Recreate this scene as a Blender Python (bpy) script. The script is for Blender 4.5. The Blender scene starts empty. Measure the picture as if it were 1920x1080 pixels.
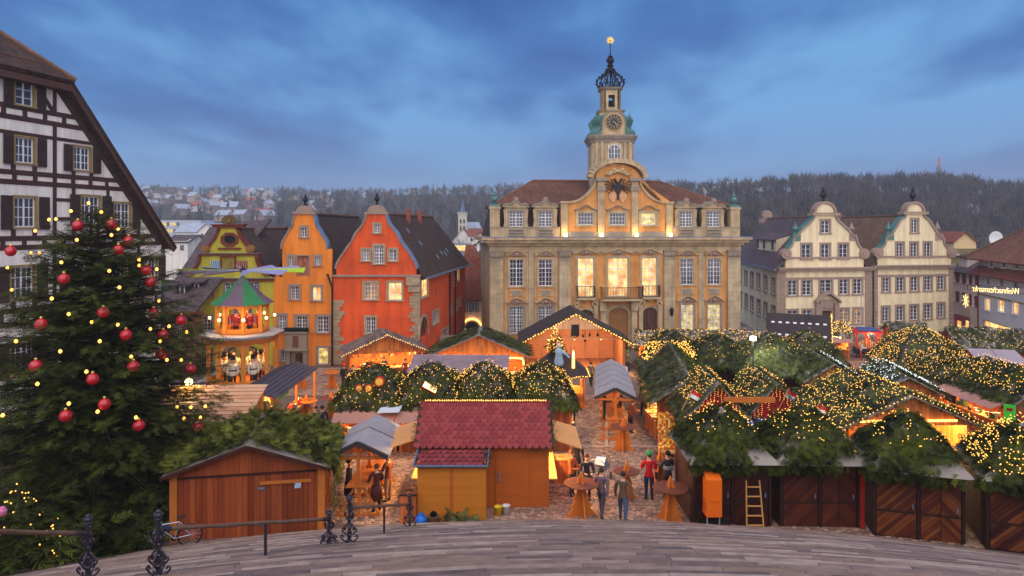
import bpy, math, random
import numpy as np
from mathutils import Vector, Matrix
random.seed(11); RNG = np.random.default_rng(5)
SC = bpy.context.scene
COL = SC.collection
R = math.radians

# ------------------------------------------------------------------ camera
FPX, CX, HZ, CAMH, SLOPE = 1280.0, 960.0, 425.0, 10.0, 0.06
cam = bpy.data.cameras.new('camera'); cam_o = bpy.data.objects.new('camera', cam); COL.objects.link(cam_o)
cam.sensor_width = 36; cam.lens = 24.0; cam.shift_y = -(540 - HZ) / 1920.0
cam.clip_start = 0.1; cam.clip_end = 6000
cam_o.location = (0, 0, CAMH); cam_o.rotation_euler = (R(90), 0, 0)
SC.camera = cam_o

# ------------------------------------------------------------------ sky, sun, exposure
SUN_EL, SUN_AZ = 46.0, 180.0          # azimuth clockwise from +Y
w = bpy.data.worlds.new('World'); SC.world = w; w.use_nodes = True
nt = w.node_tree; nt.nodes.clear()
def N(t, **k):
    n = nt.nodes.new(t)
    for a, b in k.items(): setattr(n, a, b)
    return n
def L(a, b): nt.links.new(a, b)
out = N('ShaderNodeOutputWorld'); bg = N('ShaderNodeBackground'); L(bg.outputs[0], out.inputs[0])
sky = N('ShaderNodeTexSky', sky_type='NISHITA', sun_disc=False)
sky.sun_elevation = R(SUN_EL); sky.sun_rotation = R(SUN_AZ)
tc = N('ShaderNodeTexCoord'); sep = N('ShaderNodeSeparateXYZ'); L(tc.outputs['Generated'], sep.inputs[0])
def mth(op, a, b=None, clamp=False):
    n = N('ShaderNodeMath', operation=op, use_clamp=clamp)
    for i, v in enumerate((a, b)):
        if v is None: continue
        if isinstance(v, (int, float)): n.inputs[i].default_value = v
        else: L(v, n.inputs[i])
    return n.outputs[0]
az = mth('ABSOLUTE', sep.outputs['Z'])
den = mth('ADD', az, 0.16)
comb = N('ShaderNodeCombineXYZ'); L(mth('DIVIDE', sep.outputs['X'], den), comb.inputs[0]); L(mth('DIVIDE', sep.outputs['Y'], den), comb.inputs[1])
def noise(scale, detail, off, rough=.55, dist=0.0):
    mp = N('ShaderNodeMapping'); mp.inputs['Location'].default_value = off; mp.inputs['Rotation'].default_value = (0, 0, R(-32)); mp.inputs['Scale'].default_value = (1.0, .55, 1); L(comb.outputs[0], mp.inputs[0])
    n = N('ShaderNodeTexNoise'); n.inputs['Scale'].default_value = scale; n.inputs['Detail'].default_value = detail
    n.inputs['Roughness'].default_value = rough; n.inputs['Distortion'].default_value = dist; L(mp.outputs[0], n.inputs[0]); return n.outputs[0]
def ramp(fac, stops):
    r = N('ShaderNodeValToRGB'); cr = r.color_ramp
    while len(cr.elements) < len(stops): cr.elements.new(.5)
    for e, (p, c) in zip(cr.elements, stops): e.position = p; e.color = c if len(c) == 4 else (*c, 1)
    L(fac, r.inputs[0]); return r.outputs[0]
def mix(fac, a, b, mode='MIX'):
    m = N('ShaderNodeMix', data_type='RGBA', blend_type=mode)
    if isinstance(fac, (int, float)): m.inputs[0].default_value = fac
    else: L(fac, m.inputs[0])
    for i, v in ((6, a), (7, b)):
        if isinstance(v, tuple): m.inputs[i].default_value = v
        else: L(v, m.inputs[i])
    return m.outputs[2]
SKYK = 7.2                                                        # cloud radiance before the background strength
c1 = noise(.62, 4, (1.35, 1.9, 0), .5, .25); c2 = noise(2.3, 5, (4.1, 1.3, 2), .55)
cl = mth('ADD', mth('MULTIPLY', c1, .72), mth('MULTIPLY', c2, .28))
cloud = ramp(cl, [(.40, (.014*SKYK, .075*SKYK, .29*SKYK)), (.48, (.042*SKYK, .165*SKYK, .43*SKYK)), (.57, (.14*SKYK, .37*SKYK, .68*SKYK))])
hzf = ramp(az, [(0.0, (1, 1, 1)), (.05, (.75, .75, .75)), (.16, (.12, .12, .12)), (.30, (0, 0, 0))])
cloud = mix(hzf, cloud, (.135*SKYK, .245*SKYK, .50*SKYK, 1))
tint = mix(1.0, sky.outputs[0], (.25, .55, 1.0, 1), 'MULTIPLY')
L(mix(.93, tint, cloud), bg.inputs[0])
bg.inputs[1].default_value = 0.060
sun = bpy.data.lights.new('sun', 'SUN'); sun.energy = 1.5; sun.angle = R(115); sun.color = (1.0, .86, .70)
sun_o = bpy.data.objects.new('sun', sun); COL.objects.link(sun_o)
el, azm = R(SUN_EL), R(SUN_AZ)
sd = Vector((math.sin(azm)*math.cos(el), math.cos(azm)*math.cos(el), math.sin(el)))   # towards the sun
sun_o.rotation_euler = sd.to_track_quat('Z', 'Y').to_euler(); sun_o.location = (0, -20, 60)
SC.view_settings.view_transform = 'Standard'; SC.view_settings.look = 'None'; SC.view_settings.exposure = 1.4; SC.view_settings.gamma = 1
SC.render.engine = 'CYCLES'
SC.cycles.max_bounces = 5; SC.cycles.diffuse_bounces = 2; SC.cycles.glossy_bounces = 2; SC.cycles.transmission_bounces = 2
SC.cycles.volume_bounces = 0; SC.cycles.sample_clamp_indirect = 2.0; SC.cycles.caustics_reflective = False; SC.cycles.caustics_refractive = False

# ------------------------------------------------------------------ geometry of the place
def zg(y): return -SLOPE * (y - 23.0)                              # the market square falls away from the church steps
def G(px, py):                                                     # ground point seen at a pixel of the photograph
    Y = FPX * (CAMH - 23*SLOPE) / (py - HZ - FPX*SLOPE); X = (px - CX) * Y / FPX
    return X, Y, zg(Y)
def W(px, py, Y): return Vector(((px - CX)*Y/FPX, Y, CAMH - (py - HZ)*Y/FPX))

class PL:
    """a vertical plane through two columns: facade coordinates in metres (s along, z up, y into the wall)"""
    def __init__(s, px0, Y0, px1, Y1, zb=None):
        s.A = Vector(((px0-CX)*Y0/FPX, Y0)); s.B = Vector(((px1-CX)*Y1/FPX, Y1)); d = s.B - s.A
        s.len = d.length; s.u = d / s.len; s.zb = zg(min(Y0, Y1)) - .3 if zb is None else zb
        s.ang = math.atan2(s.u.y, s.u.x); s.O = Vector((s.A.x, s.A.y, s.zb))
    def p(s, px, py):
        a = (px-CX)/FPX
        # A.x + u.x*k = a*(A.y + u.y*k)
        k = (a*s.A.y - s.A.x) / (s.u.x - a*s.u.y); Y = s.A.y + s.u.y*k
        return k, CAMH - (py-HZ)*Y/FPX - s.zb
    def rect(s, x0, y0, x1, y1):
        a = s.p(x0, y0); b = s.p(x1, y1); xm = s.p((x0+x1)/2, y0)[1]; zm = s.p((x0+x1)/2, y1)[1]
        return a[0], zm, b[0], xm
    def pts(s, l): return [s.p(*q) for q in l]
    def world(s, k, y, z): return Vector((s.A.x + s.u.x*k - s.u.y*y, s.A.y + s.u.y*k + s.u.x*y, s.zb + z))

# ------------------------------------------------------------------ materials
MATS = {}
def hexl(r, g, b): return tuple((c/12.92 if c <= .04045 else ((c+.055)/1.055)**2.4) for c in (r/255, g/255, b/255))
def mat(name, col, rough=.8, var=.18, scale=2.0, bump=.15, kind='noise', metal=0, emit=None, es=0, tile=(.3, .15), col2=None, attr=None, spec=.35):
    if name in MATS: return MATS[name]
    m = bpy.data.materials.new(name); m.use_nodes = True; t = m.node_tree; b = t.nodes['Principled BSDF']
    b.inputs['Roughness'].default_value = rough; b.inputs['Metallic'].default_value = metal; b.inputs['Specular IOR Level'].default_value = spec
    def n(ty, **k):
        q = t.nodes.new(ty)
        for a, v in k.items(): setattr(q, a, v)
        return q
    c0 = tuple(max(0, min(1, c*(1-var))) for c in col) + (1,); c1 = tuple(max(0, min(1, c*(1+var))) for c in col) + (1,)
    if col2 is not None: c0 = (*col2, 1); c1 = (*col, 1)
    co = n('ShaderNodeTexCoord')
    if kind == 'attr':
        b.inputs['Specular IOR Level'].default_value = .12
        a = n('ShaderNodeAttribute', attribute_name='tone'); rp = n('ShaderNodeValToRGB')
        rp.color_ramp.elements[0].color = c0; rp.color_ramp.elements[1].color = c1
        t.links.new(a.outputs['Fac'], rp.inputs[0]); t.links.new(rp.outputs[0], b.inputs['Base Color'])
    else:
        nz = n('ShaderNodeTexNoise'); nz.inputs['Scale'].default_value = scale; nz.inputs['Detail'].default_value = 5; nz.inputs['Roughness'].default_value = .65
        src = co.outputs['Object']
        if kind in ('plank', 'grain'):
            mp = n('ShaderNodeMapping'); mp.inputs['Scale'].default_value = (1, .06, 1) if kind == 'plank' else (.06, 1, 1); t.links.new(co.outputs['UV'], mp.inputs[0]); src = mp.outputs[0]
            nz.inputs['Scale'].default_value = scale*6
        t.links.new(src, nz.inputs[0])
        rp = n('ShaderNodeValToRGB'); rp.color_ramp.elements[0].position = .3; rp.color_ramp.elements[1].position = .7
        rp.color_ramp.elements[0].color = c0; rp.color_ramp.elements[1].color = c1
        t.links.new(nz.outputs[0], rp.inputs[0]); colo = rp.outputs[0]; h = nz.outputs[0]; bstr = bump
        if kind in ('plaster', 'block'):                              # rain streaks and faded patches
            mp3 = n('ShaderNodeMapping'); mp3.inputs['Scale'].default_value = (1.6, 1.6, .16); t.links.new(co.outputs['Object'], mp3.inputs[0]); n3 = n('ShaderNodeTexNoise'); n3.inputs['Scale'].default_value = 1.0; n3.inputs['Detail'].default_value = 6; n3.inputs['Roughness'].default_value = .7; t.links.new(mp3.outputs[0], n3.inputs[0])
            r3 = n('ShaderNodeValToRGB'); r3.color_ramp.elements[0].position = .33; r3.color_ramp.elements[1].position = .62; r3.color_ramp.elements[0].color = (.77, .75, .73, 1); r3.color_ramp.elements[1].color = (1.08, 1.08, 1.08, 1); t.links.new(n3.outputs[0], r3.inputs[0])
            m3 = n('ShaderNodeMix', data_type='RGBA', blend_type='MULTIPLY'); m3.inputs[0].default_value = 1; t.links.new(colo, m3.inputs[6]); t.links.new(r3.outputs[0], m3.inputs[7]); colo = m3.outputs[2]
        if kind in ('tile', 'plank', 'block'):
            br = n('ShaderNodeTexBrick'); br.offset = .5 if kind != 'plank' else 0.37
            br.inputs['Scale'].default_value = 1; br.inputs['Brick Width'].default_value = tile[0]; br.inputs['Row Height'].default_value = tile[1]
            br.inputs['Mortar Size'].default_value = {'tile': .012, 'plank': .008, 'block': .012}[kind]; br.inputs['Mortar Smooth'].default_value = .3
            br.inputs['Color1'].default_value = (.62, .62, .62, 1); br.inputs['Color2'].default_value = (1.25, 1.25, 1.25, 1); br.inputs['Mortar'].default_value = (.35, .35, .35, 1) if kind != 'block' else (.6, .6, .6, 1)
            if kind == 'block': br.inputs['Color1'].default_value = (.88, .88, .88, 1); br.inputs['Color2'].default_value = (1.08, 1.08, 1.08, 1)
            if kind == 'plank':
                mp2 = n('ShaderNodeMapping'); mp2.inputs['Rotation'].default_value = (0, 0, R(90)); t.links.new(co.outputs['UV'], mp2.inputs[0]); t.links.new(mp2.outputs[0], br.inputs[0])
            else: t.links.new(co.outputs['UV'], br.inputs[0])
            mx = n('ShaderNodeMix', data_type='RGBA', blend_type='MULTIPLY'); mx.inputs[0].default_value = 1
            t.links.new(colo, mx.inputs[6]); t.links.new(br.outputs[0], mx.inputs[7]); colo = mx.outputs[2]
            inv = n('ShaderNodeMath', operation='SUBTRACT'); inv.inputs[0].default_value = 1; t.links.new(br.outputs[1], inv.inputs[1])
            ad = n('ShaderNodeMath', operation='ADD'); t.links.new(inv.outputs[0], ad.inputs[0]); t.links.new(h, ad.inputs[1]); h = ad.outputs[0]
        t.links.new(colo, b.inputs['Base Color'])
        if bump > 0:
            bp = n('ShaderNodeBump'); bp.inputs['Strength'].default_value = bstr; bp.inputs['Distance'].default_value = .03
            t.links.new(h, bp.inputs['Height']); t.links.new(bp.outputs[0], b.inputs['Normal'])
    if emit:
        b.inputs['Emission Color'].default_value = (*emit, 1); b.inputs['Emission Strength'].default_value = es
    MATS[name] = m; return m
def lit_mat(name, c_lo, c_hi, es, scale=1.6):
    """a lit room behind a pane: patchy warm light"""
    m = bpy.data.materials.new(name); m.use_nodes = True; t = m.node_tree; b = t.nodes['Principled BSDF']
    co = t.nodes.new('ShaderNodeTexCoord'); nz = t.nodes.new('ShaderNodeTexNoise'); nz.inputs['Scale'].default_value = scale; nz.inputs['Detail'].default_value = 3
    rp = t.nodes.new('ShaderNodeValToRGB'); rp.color_ramp.elements[0].position = .35; rp.color_ramp.elements[1].position = .68
    rp.color_ramp.elements[0].color = (*c_lo, 1); rp.color_ramp.elements[1].color = (*c_hi, 1)
    t.links.new(co.outputs['Object'], nz.inputs[0]); t.links.new(nz.outputs[0], rp.inputs[0]); t.links.new(rp.outputs[0], b.inputs['Emission Color'])
    b.inputs['Emission Strength'].default_value = es; b.inputs['Base Color'].default_value = (.03, .025, .02, 1); b.inputs['Roughness'].default_value = .15
    m.cycles.emission_sampling = 'NONE'; MATS[name] = m; return m
def emit_mat(name, col, es, sampling='NONE'):
    m = bpy.data.materials.new(name); m.use_nodes = True; t = m.node_tree; b = t.nodes['Principled BSDF']
    b.inputs['Base Color'].default_value = (*col, 1); b.inputs['Emission Color'].default_value = (*col, 1); b.inputs['Emission Strength'].default_value = es
    m.cycles.emission_sampling = sampling; MATS[name] = m; return m

# ------------------------------------------------------------------ mesh builder
class MB:
    def __init__(s): s.v = []; s.f = []; s.m = []
    def add(s, vs, fs, m=0):
        o = len(s.v); s.v += [tuple(q) for q in vs]; s.f += [tuple(i+o for i in f) for f in fs]; s.m += [m]*len(fs); return s
    def box(s, x0, x1, y0, y1, z0, z1, m=0):
        return s.add([(x0,y0,z0),(x1,y0,z0),(x1,y1,z0),(x0,y1,z0),(x0,y0,z1),(x1,y0,z1),(x1,y1,z1),(x0,y1,z1)],
                     [(0,3,2,1),(4,5,6,7),(0,1,5,4),(1,2,6,5),(2,3,7,6),(3,0,4,7)], m)
    def beam(s, p, q, w, h, m=0, up=(0,0,1)):
        p = Vector(p); q = Vector(q); d = (q-p).normalized(); u = Vector(up)
        if abs(d.dot(u)) > .98: u = Vector((0,1,0)) if abs(d.y) < .9 else Vector((1,0,0))
        a = d.cross(u).normalized(); b = a.cross(d).normalized(); a *= w/2; b *= h/2
        vs = [p-a-b, p+a-b, p+a+b, p-a+b, q-a-b, q+a-b, q+a+b, q-a+b]
        return s.add(vs, [(0,1,2,3),(7,6,5,4),(0,4,5,1),(1,5,6,2),(2,6,7,3),(3,7,4,0)], m)
    def tube(s, pts, rad, n=8, m=0, caps=True):
        pts = [Vector(p) for p in pts]; k = len(pts)
        if not hasattr(rad, '__len__'): rad = [rad]*k
        vs = []; a0 = None
        for i, p in enumerate(pts):
            d = (pts[min(i+1, k-1)] - pts[max(i-1, 0)]).normalized()
            if a0 is None:
                u = Vector((0,0,1)) if abs(d.z) < .9 else Vector((1,0,0)); a0 = d.cross(u).normalized()
            a = (a0 - d*a0.dot(d)).normalized(); a0 = a; b = d.cross(a)
            vs += [p + (a*math.cos(2*math.pi*j/n) + b*math.sin(2*math.pi*j/n))*rad[i] for j in range(n)]
        fs = [(i*n+j, i*n+(j+1)%n, (i+1)*n+(j+1)%n, (i+1)*n+j) for i in range(k-1) for j in range(n)]
        if caps: fs += [tuple(range(n))[::-1], tuple((k-1)*n+j for j in range(n))]
        return s.add(vs, fs, m)
    def lathe(s, prof, c=(0,0,0), n=12, m=0, ph=0.0, sx=1, sy=1):
        vs = []; fs = []
        for r, z in prof:
            vs += [(c[0]+r*sx*math.cos(2*math.pi*j/n+ph), c[1]+r*sy*math.sin(2*math.pi*j/n+ph), c[2]+z) for j in range(n)]
        for i in range(len(prof)-1):
            fs += [(i*n+j, i*n+(j+1)%n, (i+1)*n+(j+1)%n, (i+1)*n+j) for j in range(n)]
        fs += [tuple(range(n))[::-1], tuple((len(prof)-1)*n+j for j in range(n))]
        return s.add(vs, fs, m)
    def prism(s, poly, y0, y1, m=0):
        """polygon in (x,z), from y0 to y1"""
        n = len(poly); vs = [(x, y0, z) for x, z in poly] + [(x, y1, z) for x, z in poly]
        ar = sum(poly[i][0]*poly[(i+1)%n][1]-poly[(i+1)%n][0]*poly[i][1] for i in range(n))
        fs = [tuple(range(n)), tuple(range(2*n-1, n-1, -1))] + [(i, i+n, (i+1)%n+n, (i+1)%n) for i in range(n)]
        if ar < 0: fs = [f[::-1] for f in fs]
        return s.add(vs, fs, m)
    def slab(s, quad, t, m=0):
        """sloped sheet: quad of 3D points (counter-clockwise seen from outside), thickness t inwards"""
        q = [Vector(p) for p in quad]; nrm = (q[1]-q[0]).cross(q[-1]-q[0]).normalized()*t; n = len(q)
        vs = q + [p - nrm for p in q]
        return s.add(vs, [tuple(range(n)), tuple(range(2*n-1, n-1, -1))] + [(i, i+n, (i+1)%n+n, (i+1)%n) for i in range(n)], m)
    def ball(s, c, r, m=0, n=8, k=6, sz=1.0):
        pr = [(max(.001, r*math.sin(math.pi*i/k)), -r*sz*math.cos(math.pi*i/k)) for i in range(k+1)]
        return s.lathe(pr, c, n, m)
    def build(s, name, mats, parent=None, at=None, smooth=False, recalc=False):
        me = bpy.data.meshes.new(name); me.from_pydata(s.v, [], s.f)
        if not isinstance(mats, (list, tuple)): mats = [mats]
        for q in mats: me.materials.append(q)
        if len(mats) > 1: me.polygons.foreach_set('material_index', s.m)
        uv_metric(me)
        if smooth: me.polygons.foreach_set('use_smooth', [True]*len(me.polygons))
        return place(name, me, parent, at)
def uv_metric(me):
    nl = len(me.loops)
    if nl == 0: return
    co = np.empty(len(me.vertices)*3); me.vertices.foreach_get('co', co); co = co.reshape(-1, 3)
    vi = np.empty(nl, dtype=np.int64); me.loops.foreach_get('vertex_index', vi)
    npoly = len(me.polygons); nr = np.empty(npoly*3); me.polygons.foreach_get('normal', nr); nr = nr.reshape(-1, 3)
    lt = np.empty(npoly, dtype=np.int64); me.polygons.foreach_get('loop_total', lt)
    ln = np.repeat(nr, lt, axis=0)
    u = np.stack([-ln[:,1], ln[:,0], np.zeros(nl)], 1); l = np.linalg.norm(u, axis=1); flat = l < .05
    u[flat] = (1,0,0); l[flat] = 1; u /= l[:,None]; v = np.cross(ln, u)
    p = co[vi]; uv = np.stack([(p*u).sum(1), (p*v).sum(1)], 1)
    lay = me.uv_layers.new(name='UVMap'); lay.data.foreach_set('uv', uv.astype(np.float32).ravel())
def place(name, me, parent=None, at=None):
    o = bpy.data.objects.new(name, me); COL.objects.link(o); o.parent = parent
    if at is not None:
        loc, rz = at; loc = Vector(loc)
        if parent is not None and parent.type == 'EMPTY': loc = loc - parent.location
        o.location = loc; o.rotation_euler = (0, 0, rz)
    return o
def thing(name, label, cat, loc=(0,0,0), rz=0, group=None):
    o = bpy.data.objects.new(name, None); COL.objects.link(o); o.location = loc; o.rotation_euler = (0, 0, rz)
    o.empty_display_size = .3
    return tag(o, label, cat, group)
def tag(o, label, cat, group=None):
    o['label'] = label; o['category'] = cat
    if group: o['group'] = group
    return o
def kind(o, k): o['kind'] = k; return o
def npmesh(name, verts, faces, mats, parent=None, tone=None, at=None, mi=None):
    """faces: (n,3) or (n,4) int array"""
    me = bpy.data.meshes.new(name); k = faces.shape[1]
    me.vertices.add(len(verts)); me.vertices.foreach_set('co', np.ascontiguousarray(verts, dtype=np.float32).ravel())
    me.loops.add(faces.size); me.loops.foreach_set('vertex_index', np.ascontiguousarray(faces, dtype=np.int32).ravel())
    me.polygons.add(len(faces)); me.polygons.foreach_set('loop_start', np.arange(0, faces.size, k, dtype=np.int32))
    try: me.polygons.foreach_set('loop_total', np.full(len(faces), k, dtype=np.int32))
    except Exception: pass
    if not isinstance(mats, (list, tuple)): mats = [mats]
    for q in mats: me.materials.append(q)
    if mi is not None: me.polygons.foreach_set('material_index', mi.astype(np.int32))
    if tone is not None:
        a = me.attributes.new('tone', 'FLOAT', 'POINT'); a.data.foreach_set('value', tone.astype(np.float32))
    me.update(calc_edges=True); me.validate()
    return place(name, me, parent, at)

def wall_mesh(outline, holes, th):
    """wall sheet with real openings, front face on y=0, back on y=th"""
    cu = bpy.data.curves.new('w', 'CURVE'); cu.dimensions = '2D'; cu.fill_mode = 'BOTH'; cu.extrude = th/2
    for poly in [outline] + holes:
        sp = cu.splines.new('POLY'); sp.points.add(len(poly)-1); sp.use_cyclic_u = True
        for q, (x, z) in zip(sp.points, poly): q.co = (x, z, 0, 1)
    ob = bpy.data.objects.new('w', cu); me = bpy.data.meshes.new_from_object(ob)
    bpy.data.objects.remove(ob); bpy.data.curves.remove(cu)
    n = len(me.vertices); co = np.empty(n*3); me.vertices.foreach_get('co', co); co = co.reshape(-1, 3)
    co = np.stack([co[:,0], -co[:,2] + th/2, co[:,1]], 1)
    me.vertices.foreach_set('co', co.astype(np.float32).ravel()); me.update()
    me.polygons.foreach_set('use_smooth', [False]*len(me.polygons))
    while me.uv_layers: me.uv_layers.remove(me.uv_layers[0])
    uv_metric(me); return me
def arch(s0, z0, s1, z1, rise=None, n=9):
    """opening with a rounded head; rise = height of the curve"""
    r = (s1-s0)/2; rise = r if rise is None else rise; c = (s0+s1)/2
    return [(s0, z0), (s1, z0)] + [(c + r*math.cos(math.pi*i/n), z1-rise + rise*math.sin(math.pi*i/n)) for i in range(n+1)]
def spline(pts, n=6):
    """Catmull-Rom through 2D points"""
    o = []; P = [pts[0]] + list(pts) + [pts[-1]]
    for i in range(1, len(P)-2):
        for k in range(n):
            t = k/n; a, b, c, d = P[i-1], P[i], P[i+1], P[i+2]
            o.append(tuple(.5*((2*b[j]) + (-a[j]+c[j])*t + (2*a[j]-5*b[j]+4*c[j]-d[j])*t*t + (-a[j]+3*b[j]-3*c[j]+d[j])*t**3) for j in (0, 1)))
    o.append(tuple(pts[-1])); return o
# ------------------------------------------------------------------ palette
STONE = mat('sandstone', hexl(188, 163, 128), .85, .3, .9, .25, 'plaster')
STONE2 = mat('sandstone_block', hexl(186, 166, 134), .85, .26, .7, .25, 'block', tile=(1.1, .48))
STONEG = mat('grey_stone', hexl(150, 136, 122), .85, .2, 2.0, .3)
STONEP = mat('mauve_stone', hexl(158, 134, 122), .85, .16, 2.0, .25)
QUOIN = mat('quoin_stone', hexl(168, 148, 122), .9, .28, 3.0, .4)
OCHRE = mat('ochre_plaster', hexl(218, 152, 84), .85, .2, .8, .1, 'plaster')
GREEN_P = mat('olive_plaster', hexl(196, 182, 62), .85, .12, .7, .12, 'plaster')
YELLOW_P = mat('orange_yellow_plaster', hexl(250, 140, 48), .85, .16, .5, .12, 'plaster')
RED_P = mat('red_orange_plaster', hexl(226, 88, 38), .85, .22, .5, .15, 'plaster')
PALE_P = mat('pale_yellow_plaster', hexl(240, 222, 184), .85, .10, .45, .1, 'plaster')
WHITE_P = mat('white_plaster', hexl(236, 230, 224), .85, .07, .8, .1, 'plaster')
PINK_P = mat('pinkish_plaster', hexl(224, 206, 198), .85, .06, .8, .1, 'plaster')
TIMBER = mat('dark_timber', hexl(66, 49, 46), .8, .3, 3.0, .25)
LINE = mat('red_border_paint', hexl(150, 60, 52), .8, .15, 3, 0)
TRIM = mat('ochre_trim', hexl(152, 124, 78), .7, .15, 2, .1)
WHITE = mat('white_paint', (.78, .78, .80), .5, .05, 4, 0)
SHUT = mat('dark_shutter', hexl(62, 46, 42), .7, .25, 3, .2)
REDBROWN = mat('red_brown_paint', hexl(120, 52, 36), .7, .2, 3, .1)
GLASS = mat('window_glass', hexl(62, 58, 72), .08, .35, 1.3, 0, spec=.8)
TILE_B = mat('brown_roof_tiles', hexl(78, 58, 50), .85, .3, .7, .5, 'tile', tile=(.22, .17))
TILE_P = mat('grey_purple_roof_tiles', hexl(96, 80, 84), .8, .25, .6, .5, 'tile', tile=(.22, .17))
TILE_R = mat('red_roof_tiles', hexl(142, 78, 60), .85, .25, .6, .5, 'tile', tile=(.22, .17))
TILE_M = mat('mossy_roof_tiles', hexl(118, 102, 62), .9, .3, .5, .5, 'tile', tile=(.22, .17))
RIDGE_T = mat('ridge_tiles', hexl(120, 84, 68), .85, .3, 3, .3)
COPPER = mat('green_copper', hexl(88, 130, 122), .5, .25, 2.5, .15, metal=.2)
LEAD_SKY = mat('lead_and_sky_tint', hexl(120, 138, 166), .4, .15, 2, .1, metal=.3)  # bluish lead; also paints sky light onto two right-hand gable copings
DARKMETAL = mat('dark_iron', hexl(48, 44, 50), .45, .3, 6, .15, metal=.6)
DOORW = mat('brown_door_wood', hexl(96, 60, 40), .6, .25, 2, .2, 'plank', tile=(3, .18))
GOLD = mat('gold_leaf', (.85, .58, .16), .35, .1, 3, 0, metal=.7)
BLACK = mat('black_paint', (.012, .012, .014), .5, .2, 4, 0)
SNOWR = mat('frosted_roof', hexl(160, 168, 186), .9, .25, .6, .1)
LIT = lit_mat('lit_room_warm', hexl(214, 128, 48), hexl(255, 226, 150), .62, 1.1)
LITY = lit_mat('lit_room_yellow', hexl(150, 110, 60), hexl(255, 232, 140), .5, 2.2)
LITD = lit_mat('lit_room_dim', hexl(70, 52, 50), hexl(214, 150, 84), .32, 1.8)
BULB = emit_mat('warm_bulb', (1.0, .50, .09), .85)
BULBW = emit_mat('white_bulb', (.85, .95, 1.0), .8)
TUBE = emit_mat('warm_light_tube', (1.0, .52, .12), 1.3)
GLOW = emit_mat('lamp_glass', (1.0, .72, .34), 2.2)

LK = 5.0                                                            # common factor for the lamps of the market
def point(name, loc, e, col=(1, .58, .22), r=.15, parent=None):
    l = bpy.data.lights.new(name, 'POINT'); l.energy = e*LK; l.color = col; l.shadow_soft_size = r
    o = bpy.data.objects.new(name, l); COL.objects.link(o); o.location = loc; o.parent = parent
    return o

# ------------------------------------------------------------------ windows and walls
def window(root, pl, r, cols=2, rows=3, lit=None, sur=.14, surm=None, sill=.10, arched=None, frame=WHITE, rec=.13, y=0.0, mid=True, grille=False):
    s0, z0, s1, z1 = r; fw = .065; mw = .035; at = (pl.O, pl.ang)
    f = MB(); ya, yb = y+rec, y+rec+.06
    f.box(s0, s0+fw, ya, yb, z0, z1).box(s1-fw, s1, ya, yb, z0, z1).box(s0+fw, s1-fw, ya, yb, z0, z0+fw)
    if arched is None: f.box(s0+fw, s1-fw, ya, yb, z1-fw, z1)
    for i in range(1, cols):
        x = s0 + (s1-s0)*i/cols; ww = .09 if (mid and cols % 2 == 0 and i == cols//2) else mw
        f.box(x-ww/2, x+ww/2, ya+.008, yb-.012, z0+fw, z1-fw)
    for j in range(1, rows):
        z = z0 + (z1-z0)*j/rows; ww = .08 if (rows >= 5 and j == rows - 2) else mw
        f.box(s0+fw, s1-fw, ya+.012, yb-.016, z-ww/2, z+ww/2)
    o = f.build('window', frame, root, at)
    p = MB()
    if arched is None: p.box(s0, s1, yb-.03, yb-.02, z0, z1)
    else:
        p.prism(arch(s0, z0, s1, z1, arched), yb-.03, yb-.02)
        a = arch(s0, z0, s1, z1, arched)[2:]; a2 = arch(s0+fw, z0, s1-fw, z1-fw, arched-fw*.5)[2:]
        fr = MB()
        for i in range(len(a)-1): fr.prism([a[i], a[i+1], a2[i+1], a2[i]], ya, yb)
        fr.build('head', frame, o)
    p.build('pane', lit or GLASS, o)
    if grille:
        g = MB(); k = int((s1-s0)/.2); kz = int((z1-z0)/.3)
        for i in range(1, k): x = s0+(s1-s0)*i/k; g.box(x-.012, x+.012, y-.02, y+.004, z0, z1)
        for i in range(1, kz): z = z0+(z1-z0)*i/kz; g.box(s0, s1, y-.024, y-.001, z-.012, z+.012)
        g.build('grille', WHITE, o)
    if sur:
        q = MB(); b = -.06+y
        q.box(s0-sur, s0, b, y+.08, z0, z1 - (arched or 0)).box(s1, s1+sur, b, y+.08, z0, z1 - (arched or 0))
        if arched is None: q.box(s0-sur, s1+sur, b-.01, y+.08, z1, z1+sur)
        else:
            a = arch(s0, z0, s1, z1, arched)[2:]; a2 = arch(s0-sur, z0, s1+sur, z1+sur, arched+sur)[2:]
            for i in range(len(a)-1): q.prism([a[i], a[i+1], a2[i+1], a2[i]], b, y+.08)
        q.build('surround', surm or STONE, o)
    if sill:
        MB().box(s0-sur-.05, s1+sur+.05, y-.14, y+.08, z0-sill, z0).build('sill', surm or STONE, o)
    return o
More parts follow.
